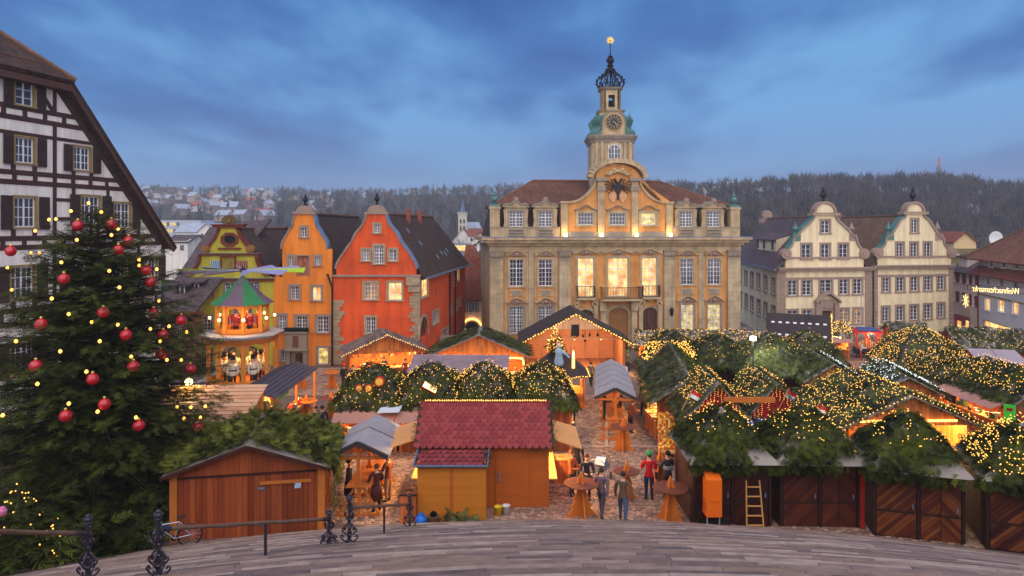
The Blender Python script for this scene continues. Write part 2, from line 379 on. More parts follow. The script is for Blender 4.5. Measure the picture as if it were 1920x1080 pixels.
class Facade:
    def __init__(s, root, pl, th=.4): s.root = root; s.pl = pl; s.th = th; s.holes = []
    def hole(s, poly): s.holes.append(poly)
    def win(s, x0, y0, x1, y1, *a, **k): return s.winr(s.pl.rect(x0, y0, x1, y1), *a, **k)
    def winr(s, r, *a, **k):
        e = .002; ar = k.get('arched')
        s.holes.append(arch(r[0]-e, r[1]-e, r[2]+e, r[3]+e, ar) if ar else [(r[0]-e, r[1]-e), (r[2]+e, r[1]-e), (r[2]+e, r[3]+e), (r[0]-e, r[3]+e)])
        return window(s.root, s.pl, r, *a, **k)
    def door(s, r, rise=None, leaf=None, sur=.22, surm=None, name='door'):
        s0, z0, s1, z1 = r; poly = arch(s0, z0, s1, z1, rise) if rise else [(s0, z0), (s1, z0), (s1, z1), (s0, z1)]
        s.holes.append(poly); m = MB(); m.prism(poly, .2, .26)
        c = (s0+s1)/2; m.box(c-.03, c+.03, .18, .2, z0, z1-(rise or 0)*.2)
        o = m.build(name, leaf or DOORW, s.root, (s.pl.O, s.pl.ang))
        h = MB(); h.box(c+.08, c+.12, .12, .2, z0+1.0, z0+1.2); h.build('handle', DARKMETAL, o)
        if sur:
            q = MB(); zs = z1-(rise or 0); q.box(s0-sur, s0, -.08, .1, z0, zs).box(s1, s1+sur, -.08, .1, z0, zs)
            if rise:
                a = arch(s0, z0, s1, z1, rise)[2:]; a2 = arch(s0-sur, z0, s1+sur, z1+sur, rise+sur)[2:]
                for i in range(len(a)-1): q.prism([a[i], a[i+1], a2[i+1], a2[i]], -.08, .1)
            else: q.box(s0-sur, s1+sur, -.09, .1, z1, z1+sur)
            q.build('surround', surm or STONEG, o)
        return o
    def wall(s, outline, m, name='wall'):
        me = wall_mesh(outline, s.holes, s.th); me.materials.append(m); return place(name, me, s.root, (s.pl.O, s.pl.ang))
    def mb(s, b, name, m, smooth=False): return b.build(name, m, s.root, (s.pl.O, s.pl.ang), smooth)
def coping(poly, w, t, y0, y1, m=0, off=0.0):
    """a band of stones following a gable edge: poly of (s,z), thickness t outwards"""
    b = MB()
    for i in range(len(poly)-1):
        (x0, z0), (x1, z1) = poly[i], poly[i+1]; d = Vector((x1-x0, z1-z0)); l = d.length
        if l < 1e-4: continue
        u = Vector((-d.y, d.x))/l; n = u*t; e = d/l*.01; f = u*off; x0 += f.x; x1 += f.x; z0 += f.y; z1 += f.y
        b.prism([(x0-e.x, z0-e.y), (x1+e.x, z1+e.y), (x1+e.x+n.x, z1+e.y+n.y), (x0-e.x+n.x, z0-e.y+n.y)], y0, y1, m)
    return b
def urn(b, c, h, m=0, n=10):
    r = h*.22
    return b.lathe([(r*.7, 0), (r*.7, h*.08), (r*.3, h*.14), (r*.35, h*.22), (r, h*.42), (r*.95, h*.55), (r*.45, h*.66), (r*.6, h*.72), (r*.25, h*.82), (r*.3, h*.9), (.01, h)], c, n, m)
def scroll(b, c, r, y0, y1, m=0):
    n = 14; b.prism([(c[0]+r*math.cos(2*math.pi*i/n), c[1]+r*math.sin(2*math.pi*i/n)) for i in range(n)], y0, y1, m)
    b.prism([(c[0]+r*.5*math.cos(2*math.pi*i/n), c[1]+r*.5*math.sin(2*math.pi*i/n)) for i in range(n)], y0-.08, y0, m)
    return b

# ------------------------------------------------------------------ ground
COB = mat('cobble_ground', hexl(118, 96, 90), .75, .25, 1.2, .6, 'block', tile=(.26, .17))
COBS = mat('cobble_stone', hexl(186, 150, 130), .5, .3, 1, .2, 'attr', col2=hexl(116, 92, 82))
g = MB(); ys = [17, 23, 40, 60, 80, 120, 220, 1380]
def zfar(y): return zg(y) if y < 85 else max(-16, zg(85) - (y-85)*.25)
xs = [-1900, -300, -90, -40, -20, 0, 20, 40, 90, 300, 1900]
for i in range(len(ys)-1):
    for j in range(len(xs)-1):
        g.add([(xs[j], ys[i], zfar(ys[i])), (xs[j+1], ys[i], zfar(ys[i])), (xs[j+1], ys[i+1], zfar(ys[i+1])), (xs[j], ys[i+1], zfar(ys[i+1]))], [(0,1,2,3)])
ground = kind(g.build('ground', COB), 'structure')
# cobbles in the open walkway and round the front huts: too many and too small to pick apart
vs = []; fs = []; tn = []
def cobbles(x0, x1, y0, y1, cw=.2, ch=.135):
    y = y0; row = 0
    while y < y1:
        x = x0 + random.random()*.2
        while x < x1:
            wd = cw*random.uniform(.75, 1.25)
            if (x-1.5)**2 + (y+16)**2 > 39.12**2:
                o = len(vs); a, b = x+.008, x+wd-.008; c, d = y+.007, y+ch-.007; h = random.uniform(.012, .03); e = .018
                for (q, p, hh) in ((a, c, 0), (b, c, 0), (b, d, 0), (a, d, 0), (a+e, c+e, h), (b-e, c+e, h), (b-e, d-e, h), (a+e, d-e, h)): vs.append((q, p, zg(p)+hh-.002))
                fs.extend([(o+4, o+5, o+6, o+7), (o, o+1, o+5, o+4), (o+1, o+2, o+6, o+5), (o+2, o+3, o+7, o+6), (o+3, o, o+4, o+7)]); tn.extend([random.random()]*8)
            x += wd
        y += ch; row += 1
cobbles(-7.5, 6.5, 22.9, 32.0); cobbles(-2.2, 6.8, 32.0, 46.0, .24, .17); cobbles(6.5, 18.5, 19.5, 23.3); cobbles(-20, -3.5, 46, 58.5, .3, .22)
co = npmesh('cobble', np.array(vs), np.array(fs), COBS, ground, np.array(tn)); kind(co, 'stuff')
# pale stone gutters across the square
gm = MB()
for (a, b) in (((1060, 838), (1235, 838)), ((1137, 790), (1137, 838)), ((1232, 800), (1240, 838)), ((572, 715), (636, 690))):
    A = Vector(G(*a)); B = Vector(G(*b)); A.z += .035; B.z += .035; gm.beam(A, B, .16, .02)
gm.build('gutter_strip', mat('pale_paving', hexl(176, 156, 148), .7, .15, 2, .2), ground)

# ------------------------------------------------------------------ church steps: arcs of stone slabs going down to the square
STEPC = (1.5, -16.0); SR0, RUN, RISE = 39.0, .39, .15
slabm = [mat('step_stone_%d' % i, c, .65, .3, 2.6, .4) for i, c in enumerate((hexl(132, 110, 102), hexl(118, 98, 92), hexl(144, 122, 113), hexl(104, 88, 85), hexl(136, 112, 98), hexl(160, 139, 128)))]
steps = MB(); steps.box(-30, 32, -14, 2.6, 7.2, 7.98); steps_o = kind(steps.build('church_steps', slabm[0]), 'structure')
rest = MB()
for i in range(53):
    r1 = SR0 - RUN*i; r0 = r1 - RUN - .06; z = RISE*(i+1); a = -.62 + random.random()*.05
    while a < .62:
        wd = random.uniform(.75, 1.9)/r1
        e = .004/r1; h = random.uniform(-.004, .004); rr = r1 + random.uniform(-.012, .008)
        P = [(STEPC[0]+rr*math.sin(a+e), STEPC[1]+rr*math.cos(a+e)), (STEPC[0]+rr*math.sin(a+wd-e), STEPC[1]+rr*math.cos(a+wd-e)), (STEPC[0]+r0*math.sin(a+wd-e), STEPC[1]+r0*math.cos(a+wd-e)), (STEPC[0]+r0*math.sin(a+e), STEPC[1]+r0*math.cos(a+e))]
        near = 24 <= i <= 37 and abs(P[0][0]) < .8*P[0][1]+1
        b = MB() if near else rest; k = random.choice((0, 0, 1, 1, 2, 3, 4, 5) if random.random() < .8 else (0, 5))
        zz0 = z-.2
        b.add([(p[0], p[1], zz0) for p in P] + [(p[0], p[1], z+h) for p in P], [(0,1,2,3),(7,6,5,4),(0,4,5,1),(1,5,6,2),(2,6,7,3),(3,7,4,0)], 0 if near else k)
        if near: b.build('stair_slab', slabm[k], steps_o)
        a += wd
kind(rest.build('stair_slabs', slabm, steps_o), 'stuff')

# ------------------------------------------------------------------ hills beyond the valley
def lerp_tab(x, tab):
    if x <= tab[0][0]: return tab[0][1]
    for (a, b), (c, d) in zip(tab, tab[1:]):
        if x <= c: return b + (d-b)*(x-a)/(c-a)
    return tab[-1][1]
RIDGE = [(-1500, 345), (0, 356), (260, 362), (450, 366), (620, 371), (740, 368), (860, 364), (1000, 360), (1200, 362), (1310, 366), (1400, 364), (1500, 360), (1600, 358), (1750, 360), (1920, 368), (3400, 350)]
DIST = [(-1500, 900), (900, 900), (1200, 620), (1400, 470), (1600, 430), (1920, 430), (3400, 500)]
def hill(px, t):
    """terrain point on azimuth px; t=0 valley edge, t=1 ridge"""
    D = lerp_tab(px, DIST); zr = CAMH + (HZ - lerp_tab(px, RIDGE))*D/FPX; y0 = 150.0
    Y = y0 + (D-y0)*t; s = t*t*(3-2*t) if t < 1 else 1
    z = -15.5 + (zr+15.5)*(s*.55 + .45*min(t, 1)) + 1.2*math.sin(px*.021+Y*.02)*min(1, t*3)
    if t > 1: z = zr - (Y-D)*.02
    return Vector(((px-CX)*Y/FPX, Y, z))
pxs = list(range(-900, 2901, 50)); ts = [0, .08, .16, .25, .35, .45, .55, .65, .75, .85, .93, 1.0, 1.2, 1.45]
hv = []; hf = []
for t in ts:
    for p in pxs: hv.append(tuple(hill(p, t)))
n = len(pxs)
for i in range(len(ts)-1):
    for j in range(n-1): hf.append((i*n+j, i*n+j+1, (i+1)*n+j+1, (i+1)*n+j))
HILL = mat('hillside_ground', hexl(72, 66, 60), .95, .45, .02, 0, col2=hexl(40, 42, 40))
hb = MB(); hb.add(hv, hf); hills = kind(hb.build('hillside', HILL, smooth=True), 'structure')
# frosty meadow high on the slope
fld = MB(); FIELD = mat('frosty_meadow', hexl(150, 170, 160), .95, .25, .05, 0)
fa = [hill(736 + 12*i, .90 + .006*math.sin(i)) for i in range(9)]; fb = [hill(760 + 13*i, .975) for i in range(9)]
for i in range(8): fld.add([fa[i]+Vector((0,0,2.0)), fa[i+1]+Vector((0,0,2.0)), fb[i+1]+Vector((0,0,2.0)), fb[i]+Vector((0,0,2.0))], [(0,1,2,3)])
kind(fld.build('meadow', FIELD), 'structure')

def bare_trees(name, pts, hs, m, seed, twigs=34):
    """bare winter trees: a trunk and a cloud of fine branches, all in one mesh"""
    rg = np.random.default_rng(seed); V = []; F = []; T = []; o = 0
    for p, h in zip(pts, hs):
        wd = h*rg.uniform(.22, .34); tw = h*.018
        t = np.array([[-tw, 0, -1], [tw, 0, -1], [0, tw*.3, h*.75]]) + p; V.append(t); F.append([[o, o+1, o+2]]); o += 3
        u = rg.normal(size=(twigs, 3)); u /= np.linalg.norm(u, axis=1)[:, None]; rr = rg.uniform(.35, 1, (twigs, 1))
        c = u*rr*np.array([wd, wd, h*.36]) + np.array([0, 0, h*.62])
        base = c*np.array([.5, .5, .72]) + np.array([0, 0, h*.06])
        s = rg.normal(size=(twigs, 3)); s /= np.linalg.norm(s, axis=1)[:, None]; s *= h*rg.uniform(.012, .03, (twigs, 1))
        q = np.stack([base+s, base-s, c*1.02+np.array([0, 0, h*.04])], 1).reshape(-1, 3) + p
        V.append(q); F.append(np.arange(o, o+3*twigs).reshape(-1, 3)); o += 3*twigs
        T.append(np.full(3*(twigs+1), rg.random()))
    return npmesh(name, np.concatenate(V), np.concatenate([np.array(f) for f in F]), m, None, np.concatenate(T))
BARE = mat('bare_branches', hexl(92, 78, 72), .9, .3, 1, 0, 'attr', col2=hexl(28, 26, 28))
EVER = mat('distant_evergreen', hexl(44, 58, 46), .9, .3, 1, 0, 'attr', col2=hexl(22, 32, 30))
pts = []; hs = []
for _ in range(2300):                                               # wood on the right-hand hill
    px = random.uniform(1270, 2150); t = random.uniform(.12, 1.03); p = hill(px, t)
    if 1800 < px < 1890 and t < .45 and random.random() < .8: continue
    pts.append(np.array(p)); hs.append(random.uniform(9, 14) * (1.0 if t < .95 else 1.05))
for _ in range(110): pts.append(np.array(hill(random.uniform(1480, 1830), random.uniform(.97, 1.03)))); hs.append(random.uniform(12, 15.5))
kind(tag(bare_trees('bare_wood', pts, hs, BARE, 3, 40), 'dense bare winter wood on the hill behind the pale double-gabled house', 'wood'), 'stuff')
pts = []; hs = []
for _ in range(1500):
    px = random.uniform(520, 1290); t = random.uniform(.12, .86); pts.append(np.array(hill(px, t))); hs.append(random.uniform(10, 16))
for _ in range(420): pts.append(np.array(hill(random.uniform(120, 560), random.uniform(.1, .95)))); hs.append(random.uniform(7, 13))
for _ in range(260): pts.append(np.array(hill(random.uniform(240, 1330), random.uniform(.96, 1.05)))); hs.append(random.uniform(8, 17))
kind(tag(bare_trees('bare_wood', pts, hs, BARE, 4, 36), 'bare winter trees over the far slope behind the coloured gables and town hall', 'wood'), 'stuff')
pts = []; hs = []
for _ in range(90): pts.append(np.array(hill(random.uniform(250, 950), random.uniform(.2, 1.0)))); hs.append(random.uniform(9, 16))
V = []; F = []; T = []; o = 0
for p, h in zip(pts, hs):                                            # dark firs dotted over the slope
    for k in range(22):
        z = h*(k+1)/23; r = h*.24*(1-z/h)+.2; a = random.random()*6.28; b = a+.9
        V += [(p[0], p[1], p[2]+z+h*.1), (p[0]+r*math.cos(a), p[1]+r*math.sin(a), p[2]+z-h*.05), (p[0]+r*math.cos(b), p[1]+r*math.sin(b), p[2]+z-h*.05)]
        F.append((o, o+1, o+2)); T += [random.random()]*3; o += 3
kind(tag(npmesh('fir_wood', np.array(V), np.array(F), EVER, None, np.array(T)), 'dark firs dotted between the houses on the far slope', 'trees'), 'stuff')
# houses on the slope
HW = [mat('far_wall_%d' % i, c, .9, .1, .3, 0) for i, c in enumerate((hexl(200, 190, 190), hexl(182, 160, 150), hexl(150, 130, 130)))]
HR = [SNOWR, mat('far_dark_roof', hexl(76, 66, 74), .9, .2, .3, 0), mat('far_red_roof', hexl(150, 84, 74), .9, .2, .3, 0)]
def far_house(p, w_, d_, h, rz, wm, rm):
    b = MB(); b.box(-w_/2, w_/2, -d_/2, d_/2, -3, h, 0)
    rh = w_*.42; b.prism([(-w_/2, h), (w_/2, h), (0, h+rh)], -d_/2, d_/2, 0)
    for s in (-1, 1):
        q = [(s*(w_/2+.5), -d_/2-.5, h-.42), (s*(w_/2+.5), d_/2+.5, h-.42), (0, d_/2+.5, h+rh+.05), (0, -d_/2-.5, h+rh+.05)]
        b.slab(q if s > 0 else q[::-1], -.25, 1)
    for k in range(3):
        x = -w_/2 + w_*(k+.5)/3; b.box(x-.5, x+.5, -d_/2-.06, -d_/2+.01, h*.35, h*.35+1.4, 2)
    o = b.build('hillside_house', [wm, rm, random.choice((GLASS, GLASS, GLASS, LITD))]); o.location = p; o.rotation_euler = (0, 0, rz)
    return o
random.seed(21)
for i in range(92):
    px = random.uniform(250, 620) if i < 62 else random.uniform(560, 1340); t = random.uniform(.42, 1.0) if i < 62 else random.uniform(.9, 1.02)
    if i >= 84: px = random.uniform(1325, 1430); t = 1.0
    p = hill(px, t); s = random.uniform(5, 9) if i < 84 else 6
    rm = HR[random.choice((0, 0, 0, 1, 1, 2) if i < 62 else (0, 1, 1))]
    o = far_house(p, s, s*random.uniform(.9, 1.5), random.uniform(3.5, 6), random.choice((0, 1.57, .6, -.6, 1.2)), random.choice(HW), rm)
    if i < 62:
        tag(o, {0: 'small far house with a frosted white roof on the slope', 1: 'small far house with a dark roof on the slope', 2: 'small far house with a red roof on the slope'}[HR.index(rm)], 'house', 'houses on the far slope')
    elif i < 84: tag(o, {0: 'far house with a frosted roof on the tree-lined ridge', 1: 'far house with a dark roof on the tree-lined ridge'}[HR.index(rm)], 'house', 'houses on the far ridge')
    else: tag(o, 'low pale house on the ridge beside the wooded hilltop', 'house', 'houses beside the hilltop wood')
for (px, py, Y, s, lab) in ((1575, 425, 300, 9, 'white house with reddish roof in the wood between the two pale gables'), (1842, 408, 330, 11, 'white house alone among bare trees on the right-hand hill')):
    p = W(px, py+14, Y); o = far_house(p, s, s*1.1, 5.5, .3, HW[0], HR[2] if px < 1700 else HR[0]); tag(o, lab, 'house')
random.seed(5)
# radio mast
MR = 1.9
mt = thing('radio_mast', 'slender red and white radio mast above the wooded hilltop', 'mast', W(1761, 345, 440))
b = MB(); b.tube([(0,0,-4), (0,0,12)], [.55*MR, .45*MR], 8); b.build('pole', mat('mast_grey', hexl(120, 118, 130), .5, .1), mt)
b = MB(); b.tube([(0,0,12), (0,0,17)], [.35*MR, .3*MR], 8); b.build('tip', mat('mast_red', hexl(190, 120, 120), .6, .1), mt)
b = MB()
for z in (6.5, 9): 
    for k in range(6): b.box(1.2*math.cos(k)-.4, 1.2*math.cos(k)+.4, 1.2*math.sin(k)-.4, 1.2*math.sin(k)+.4, z, z+2)
b.build('antenna_panels', mat('mast_panel', hexl(150, 146, 156), .5, .1), mt)
# ------------------------------------------------------------------ TOWN HALL
pl = PL(918, 70.0, 1388, 72.8); AT = (pl.O, pl.ang); LEN = pl.len
th = thing('town_hall', 'large baroque sandstone town hall with central gable, balconies and clock tower', 'town hall', pl.O)
def zx(v): return 880 + v/2.842
def zy(v): return 300 + v/2.842
def S(v): return pl.p(zx(v), 500)[0]
def Zm(v):                                                          # height of a pixel row at mid facade
    return pl.p(1150, zy(v))[1]
F = Facade(th, pl, .5)
zc0 = Zm(455); zc1 = Zm(412)                                        # cornice
sides = [(215, 288), (370, 443), (1125, 1195), (1270, 1338)]
zl0, zl1 = Zm(915), Zm(775); zu0, zu1 = Zm(668), Zm(528)
for i, (a, b) in enumerate(sides):
    F.winr((S(a), zu0, S(b), zu1), 4, 6, None, .22, STONE, .14)
    F.winr((S(a), zl0, S(b), zl1), 4, 6, LITY if i > 1 else None, .2, STONEG, .14, grille=True)
zf0 = Zm(726)
mids = [(578, 663), (740, 845), (920, 998)]
for i, (a, b) in enumerate(mids): F.winr((S(a), zf0, S(b), Zm(522)), 4, 7, LIT, .24, STONE, .12)
zd = 0.1
F.door((S(742), zd, S(846), Zm(788)), .6, mat('glazed_portal', hexl(150, 104, 60), .4, .2, 1, .2), .35, STONE, 'portal')
F.door((S(580), zd, S(662), Zm(795)), .7, None, .25, STONE); F.door((S(922), zd, S(1002), Zm(787)), .7, None, .25, STONE)
F.wall([(0, 0), (LEN, 0), (LEN, zc0), (0, zc0)], OCHRE)
# side and back walls
D_TH = 15.0
MB().box(.002, .5, .5, D_TH, 0, zc0).build('side_wall', STONE2, th, AT); MB().box(LEN-.5, LEN-.002, .5, D_TH, 0, zc0).build('side_wall', STONE2, th, AT)
MB().box(0, LEN, D_TH, D_TH+.4, 0, zc0).build('back_wall', STONE2, th, AT)
# pilasters with capitals
def pilaster(a, b, pr, z0, z1, m=STONE2, cap=True):
    q = MB(); q.box(a, b, -pr, .1, z0, z1); o = q.build('pilaster', m, th, AT)
    if cap:
        c = MB(); c.box(a-.06, b+.06, -pr-.08, 0, z1-.25, z1-.12).box(a-.10, b+.10, -pr-.13, 0, z1-.12, z1)
        for k in range(5):
            x = a+(b-a)*(k+.5)/5; c.ball((x, -pr-.05, z1-.55), (b-a)*.11, 0, 6, 5, 1.6)
        c.box(a-.03, b+.03, -pr-.04, 0, z1-.95, z1-.85); c.build('capital', STONEG, o)
    b2 = MB(); b2.box(a-.08, b+.08, -pr-.08, .05, z0, z0+1.3); b2.build('pedestal', STONEG, o)
zcap = Zm(505)
for a, b in ((105, 178), (1372, 1438)): pilaster(max(S(a), .01), min(S(b), LEN-.01), .32, 0, Zm(480))
for a, b in ((477, 538), (1035, 1093)): pilaster(S(a), S(b), .30, 0, Zm(480))
for a, b in ((315, 342), (1220, 1248)): pilaster(S(a), S(b), .10, 0, zc0-.3, STONE2, False)
for a, b in ((188, 200), (303, 313), (348, 358), (455, 472)): MB().box(S(a), S(b), -.05, .05, zl0-1.2, zc0-.5).build('lesene', STONE, th, AT)
# carved hoods and panels over and under the side windows
def hood(s0, s1, z, w_=.35, key=True, m=STONE):
    b = MB(); c = (s0+s1)/2; pts = spline([(s0-w_, z+.12), (s0-w_*.2, z+.22), (c-.3, z+.55), (c, z+.62), (c+.3, z+.55), (s1+w_*.2, z+.22), (s1+w_, z+.12)], 4)
    for p, q in zip(pts, pts[1:]): b.prism([p, q, (q[0], q[1]+.16), (p[0], p[1]+.16)], -.30, .05)
    o = b.build('window_hood', m, th, AT)
    if key:
        k = MB(); k.ball((c, -.12, z+.26), .22, 0, 8, 6, 1.1).ball((c-.35, -.1, z+.16), .13, 0, 6, 5).ball((c+.35, -.1, z+.16), .13, 0, 6, 5)
        k.tube([(c-.7, -.1, z+.1), (c-.35, -.14, z+.3), (c, -.14, z+.4), (c+.35, -.14, z+.3), (c+.7, -.1, z+.1)], .07, 6); k.build('carved_shell', STONEP, o)
for (a, b) in sides:
    hood(S(a)-.05, S(b)+.05, zu1+.25); hood(S(a)-.05, S(b)+.05, zl1+.22)
    q = MB(); zt, zb_ = zu0-.35, zl1+1.05; s0, s1 = S(a), S(b)
    q.prism([(s0-.1, zt), (s1+.1, zt), (s1-.15, (zt+zb_)/2), (s1+.05, zb_), (s0-.05, zb_), (s0+.15, (zt+zb_)/2)], -.10, .05)
    o = q.build('apron_panel', STONE, th, AT)
    MB().prism([(s0+.15, zt-.12), (s1-.15, zt-.12), (s1-.32, (zt+zb_)/2), (s1-.2, zb_+.12), (s0+.2, zb_+.12), (s0+.32, (zt+zb_)/2)], -.15, -.10).build('carved_field', STONEG, o)
for (a, b) in mids: hood(S(a)-.1, S(b)+.1, Zm(522)+.28, .5)
MB().box(S(560), S(570), -.06, .05, 4, Zm(500)).build('lesene', STONE, th, AT); MB().box(S(1008), S(1020), -.06, .05, 4, Zm(500)).build('lesene', STONE, th, AT)
# balconies
def balcony(s0, s1, z0, z1, out, bow=0):
    t = MB(); t.box(s0-.1, s1+.1, -out-.08, .02, z0-.22, z0); o = t.build('balcony', STONE, th, AT)
    c = MB()
    for s in (s0+.15, s1-.15): c.prism([(s-.12, z0-.22), (s+.12, z0-.22), (s+.1, z0-.9), (s-.1, z0-.9)], -out*.6, .02)
    c.build('console', STONE, o)
    r = MB(); n = int((s1-s0)/.16)
    def pt(k, z): 
        u = k/n; bul = bow*math.sin(math.pi*min(1, max(0, (z-z0)/(z1-z0))))*.25
        return (s0+(s1-s0)*u, -out-bul, z)
    for k in range(n+1):
        zs = [z0, z0+(z1-z0)*.35, z0+(z1-z0)*.7, z1]; r.tube([pt(k, z) for z in zs], .02, 4)
        if k % 2 == 0 and k < n: x, y_, _ = pt(k+1, z0+(z1-z0)*.5); r.lathe([(.0, -.06), (.06, 0), (.0, .06)], (x, y_-.02, z0+(z1-z0)*.5), 5)
    r.box(s0-.03, s1+.03, -out-.04, -out+.03, z1, z1+.06); r.box(s0-.03, s1+.03, -out-.03, -out+.02, z0+.02, z0+.07)
    for s in (s0, s1):
        r.box(s-.03, s+.03, -out, 0, z1, z1+.06)
        for k in range(5): r.box(s-.015, s+.015, -out+out*k/5, -out+out*k/5+.03, z0, z1)
    r.build('iron_railing', DARKMETAL, o)
balcony(S(697), S(897), Zm(735), Zm(677), 1.2); balcony(S(573), S(663), Zm(730), Zm(672), .5, 1.2); balcony(S(920), S(1007), Zm(730), Zm(672), .5, 1.2)
# portal hood pieces and consoles
for s in (S(708), S(872)): MB().box(s-.28, s+.28, -.55, .05, 0, Zm(800)).box(s-.36, s+.36, -.7, .05, Zm(800), Zm(745)).build('portal_pier', STONE, th, AT)
for a, b in ((555, 685), (898, 1025)):
    pts = spline([(S(a), Zm(775)), (S((a+b)/2-25), Zm(745)), (S((a+b)/2), Zm(752)), (S((a+b)/2+25), Zm(745)), (S(b), Zm(775))], 4); q = MB()
    for p, r_ in zip(pts, pts[1:]): q.prism([p, r_, (r_[0], r_[1]+.25), (p[0], p[1]+.25)], -.4, .05)
    for s in (S(a)+.25, S(b)-.25): q.box(s-.22, s+.22, -.3, .05, 0, Zm(770))
    q.build('door_hood', STONE, th, AT)
# entablature and cornice
q = MB(); q.box(-.02, LEN+.02, -.12, .5, zc0-.7, zc0); q.build('architrave', STONE, th, AT)
c = MB(); h = zc1-zc0
c.box(-.25, LEN+.25, -.45, .6, zc0, zc0+h*.35).box(-.6, LEN+.6, -.85, .6, zc0+h*.35, zc0+h*.7).box(-.85, LEN+.85, -1.1, .6, zc0+h*.7, zc0+h)
for s in (0, 1):
    x0 = -.85 if s == 0 else LEN-.05; c.box(x0, x0+.9, .6, D_TH+.4, zc0+h*.5, zc0+h)
co_ = c.build('cornice', STONE, th, AT)
MB().box(-.9, LEN+.9, -1.13, -.2, zc0+h, zc0+h+.06).build('lead_flashing', LEAD_SKY, co_)
# attic parapet with baluster panels
za0, za1 = zc0+h+.06, Zm(362)
ao = MB().box(.05, S(485), -.05, .35, za0, za1).build('attic_parapet', STONE, th, AT); MB().box(S(1085), LEN-.05, -.05, .35, za0, za1).build('attic_parapet', STONE, th, AT)
for a, b in ((210, 290), (370, 445), (1115, 1195), (1265, 1340)):
    n = 8; bl = MB()
    for k in range(n):
        s = S(a)+(S(b)-S(a))*(k+.5)/n; zz = za0+.2; hh = (za1-za0)-.45
        bl.lathe([(.07, 0), (.05, hh*.15), (.12, hh*.4), (.05, hh*.75), (.08, hh)], (s, -.1, zz), 6)
    bl.box(S(a)-.06, S(b)+.06, -.2, -.05, za1-.22, za1-.12).box(S(a)-.06, S(b)+.06, -.2, -.05, za0+.1, za0+.2); bl.build('balustrade', STONEG, ao)
MB().box(0, S(485), -.1, .4, za1, za1+.12).box(S(1085), LEN, -.1, .4, za1, za1+.12).build('parapet_cap', STONEG, ao)
# mansard roof
zm1 = Zm(232); zr = Zm(108) + (92*5.5/1280)
i0, i1 = .9, LEN-.9; ym = 2.0
q = MB()
q.slab([(0.1, .4, za0), (LEN-.1, .4, za0), (i1, ym, zm1), (i0, ym, zm1)], .2)
q.slab([(0.1, D_TH, za0), (0.1, .4, za0), (i0, ym, zm1), (i0, D_TH-1.6, zm1)], .2); q.slab([(LEN-.1, .4, za0), (LEN-.1, D_TH, za0), (i1, D_TH-1.6, zm1), (i1, ym, zm1)], .2)
q.slab([(LEN-.1, D_TH, za0), (.1, D_TH, za0), (i0, D_TH-1.6, zm1), (i1, D_TH-1.6, zm1)], .2)
q.build('mansard_roof', TILE_B, th, AT)
ra, rb = S(400)-.2, S(1115)+.4; yr = D_TH/2
MAN = mat('town_hall_roof_tiles', hexl(108, 70, 56), .85, .35, .5, .5, 'tile', tile=(.24, .2))
q = MB(); e = .45
q.slab([(i0-e, ym-e, zm1-.1), (i1+e, ym-e, zm1-.1), (rb, yr, zr), (ra, yr, zr)], .22)
q.slab([(i0-e, D_TH-1.6+e, zm1-.1), (i0-e, ym-e, zm1-.1), (ra, yr, zr)], .22); q.slab([(i1+e, ym-e, zm1-.1), (i1+e, D_TH-1.6+e, zm1-.1), (rb, yr, zr)], .22)
q.slab([(i1+e, D_TH-1.6+e, zm1-.1), (i0-e, D_TH-1.6+e, zm1-.1), (ra, yr, zr), (rb, yr, zr)], .22)
ro = q.build('upper_roof', MAN, th, AT)
r = MB(); r.tube([(ra, yr, zr+.03), (rb, yr, zr+.03)], .14, 6)
for (a, b) in (((i0-e, ym-e, zm1-.1), (ra, yr, zr)), ((i1+e, ym-e, zm1-.1), (rb, yr, zr))): r.tube([a, b], .13, 6)
r.build('ridge_cap', RIDGE_T, ro)
# dormers
for a, b in ((212, 287), (370, 443), (1123, 1190), (1268, 1336)):
    s0, s1 = S(a), S(b); z0, z1 = Zm(355), Zm(273); d = MB()
    zt = z1+.35
    d.box(s0-.36, s0, .12, 2.6, za1-.1, zt).box(s1, s1+.36, .12, 2.6, za1-.1, zt).box(s0, s1, .12, 2.6, z1, zt).box(s0, s1, .12, .6, za1-.1, z0)
    do = d.build('dormer', STONE, th, AT)
    c = (s0+s1)/2; g_ = MB(); pts = spline([(s0-.5, zt), (s0-.25, zt+.32), (c-.4, zt+.3), (c, zt+.65), (c+.4, zt+.3), (s1+.25, zt+.32), (s1+.5, zt)], 4)
    g_.prism(pts, -.02, 2.4); g_.build('pediment', STONE, do)
    cb = coping(pts[::-1], .2, -.16, -.15, 2.5); cb.build('pediment_moulding', STONEG, do)
    sc_ = MB(); scroll(sc_, (c, zt+.85), .26, -.1, .1); sc_.build('crest', STONEG, do)
    for s, sg in ((s0-.36, -1), (s1+.36, 1)): MB().prism([(s, za1), (s+sg*.22, za1), (s+sg*.1, za1+.7), (s+sg*.2, zt-.2), (s, zt)], .16, .5).build('side_scroll', STONE, do)
    window(th, pl, (s0, z0, s1, z1), 4, 5, None, .12, STONEG, .08, rec=.1, y=.12)
# corner pedestals with copper urns
for s in (.55, LEN-.55):
    q = MB(); q.box(s-.5, s+.5, -.02, .9, za1, Zm(262)); q.box(s-.6, s+.6, -.1, 1.0, Zm(262), Zm(250)); po = q.build('corner_pedestal', STONE, th, AT)
    u_ = MB(); urn(u_, (s, .4, Zm(250)), 1.7); u_.box(s-.55, s+.55, 0, .8, Zm(250), Zm(250)+.25); u_.build('copper_urn', COPPER, po)
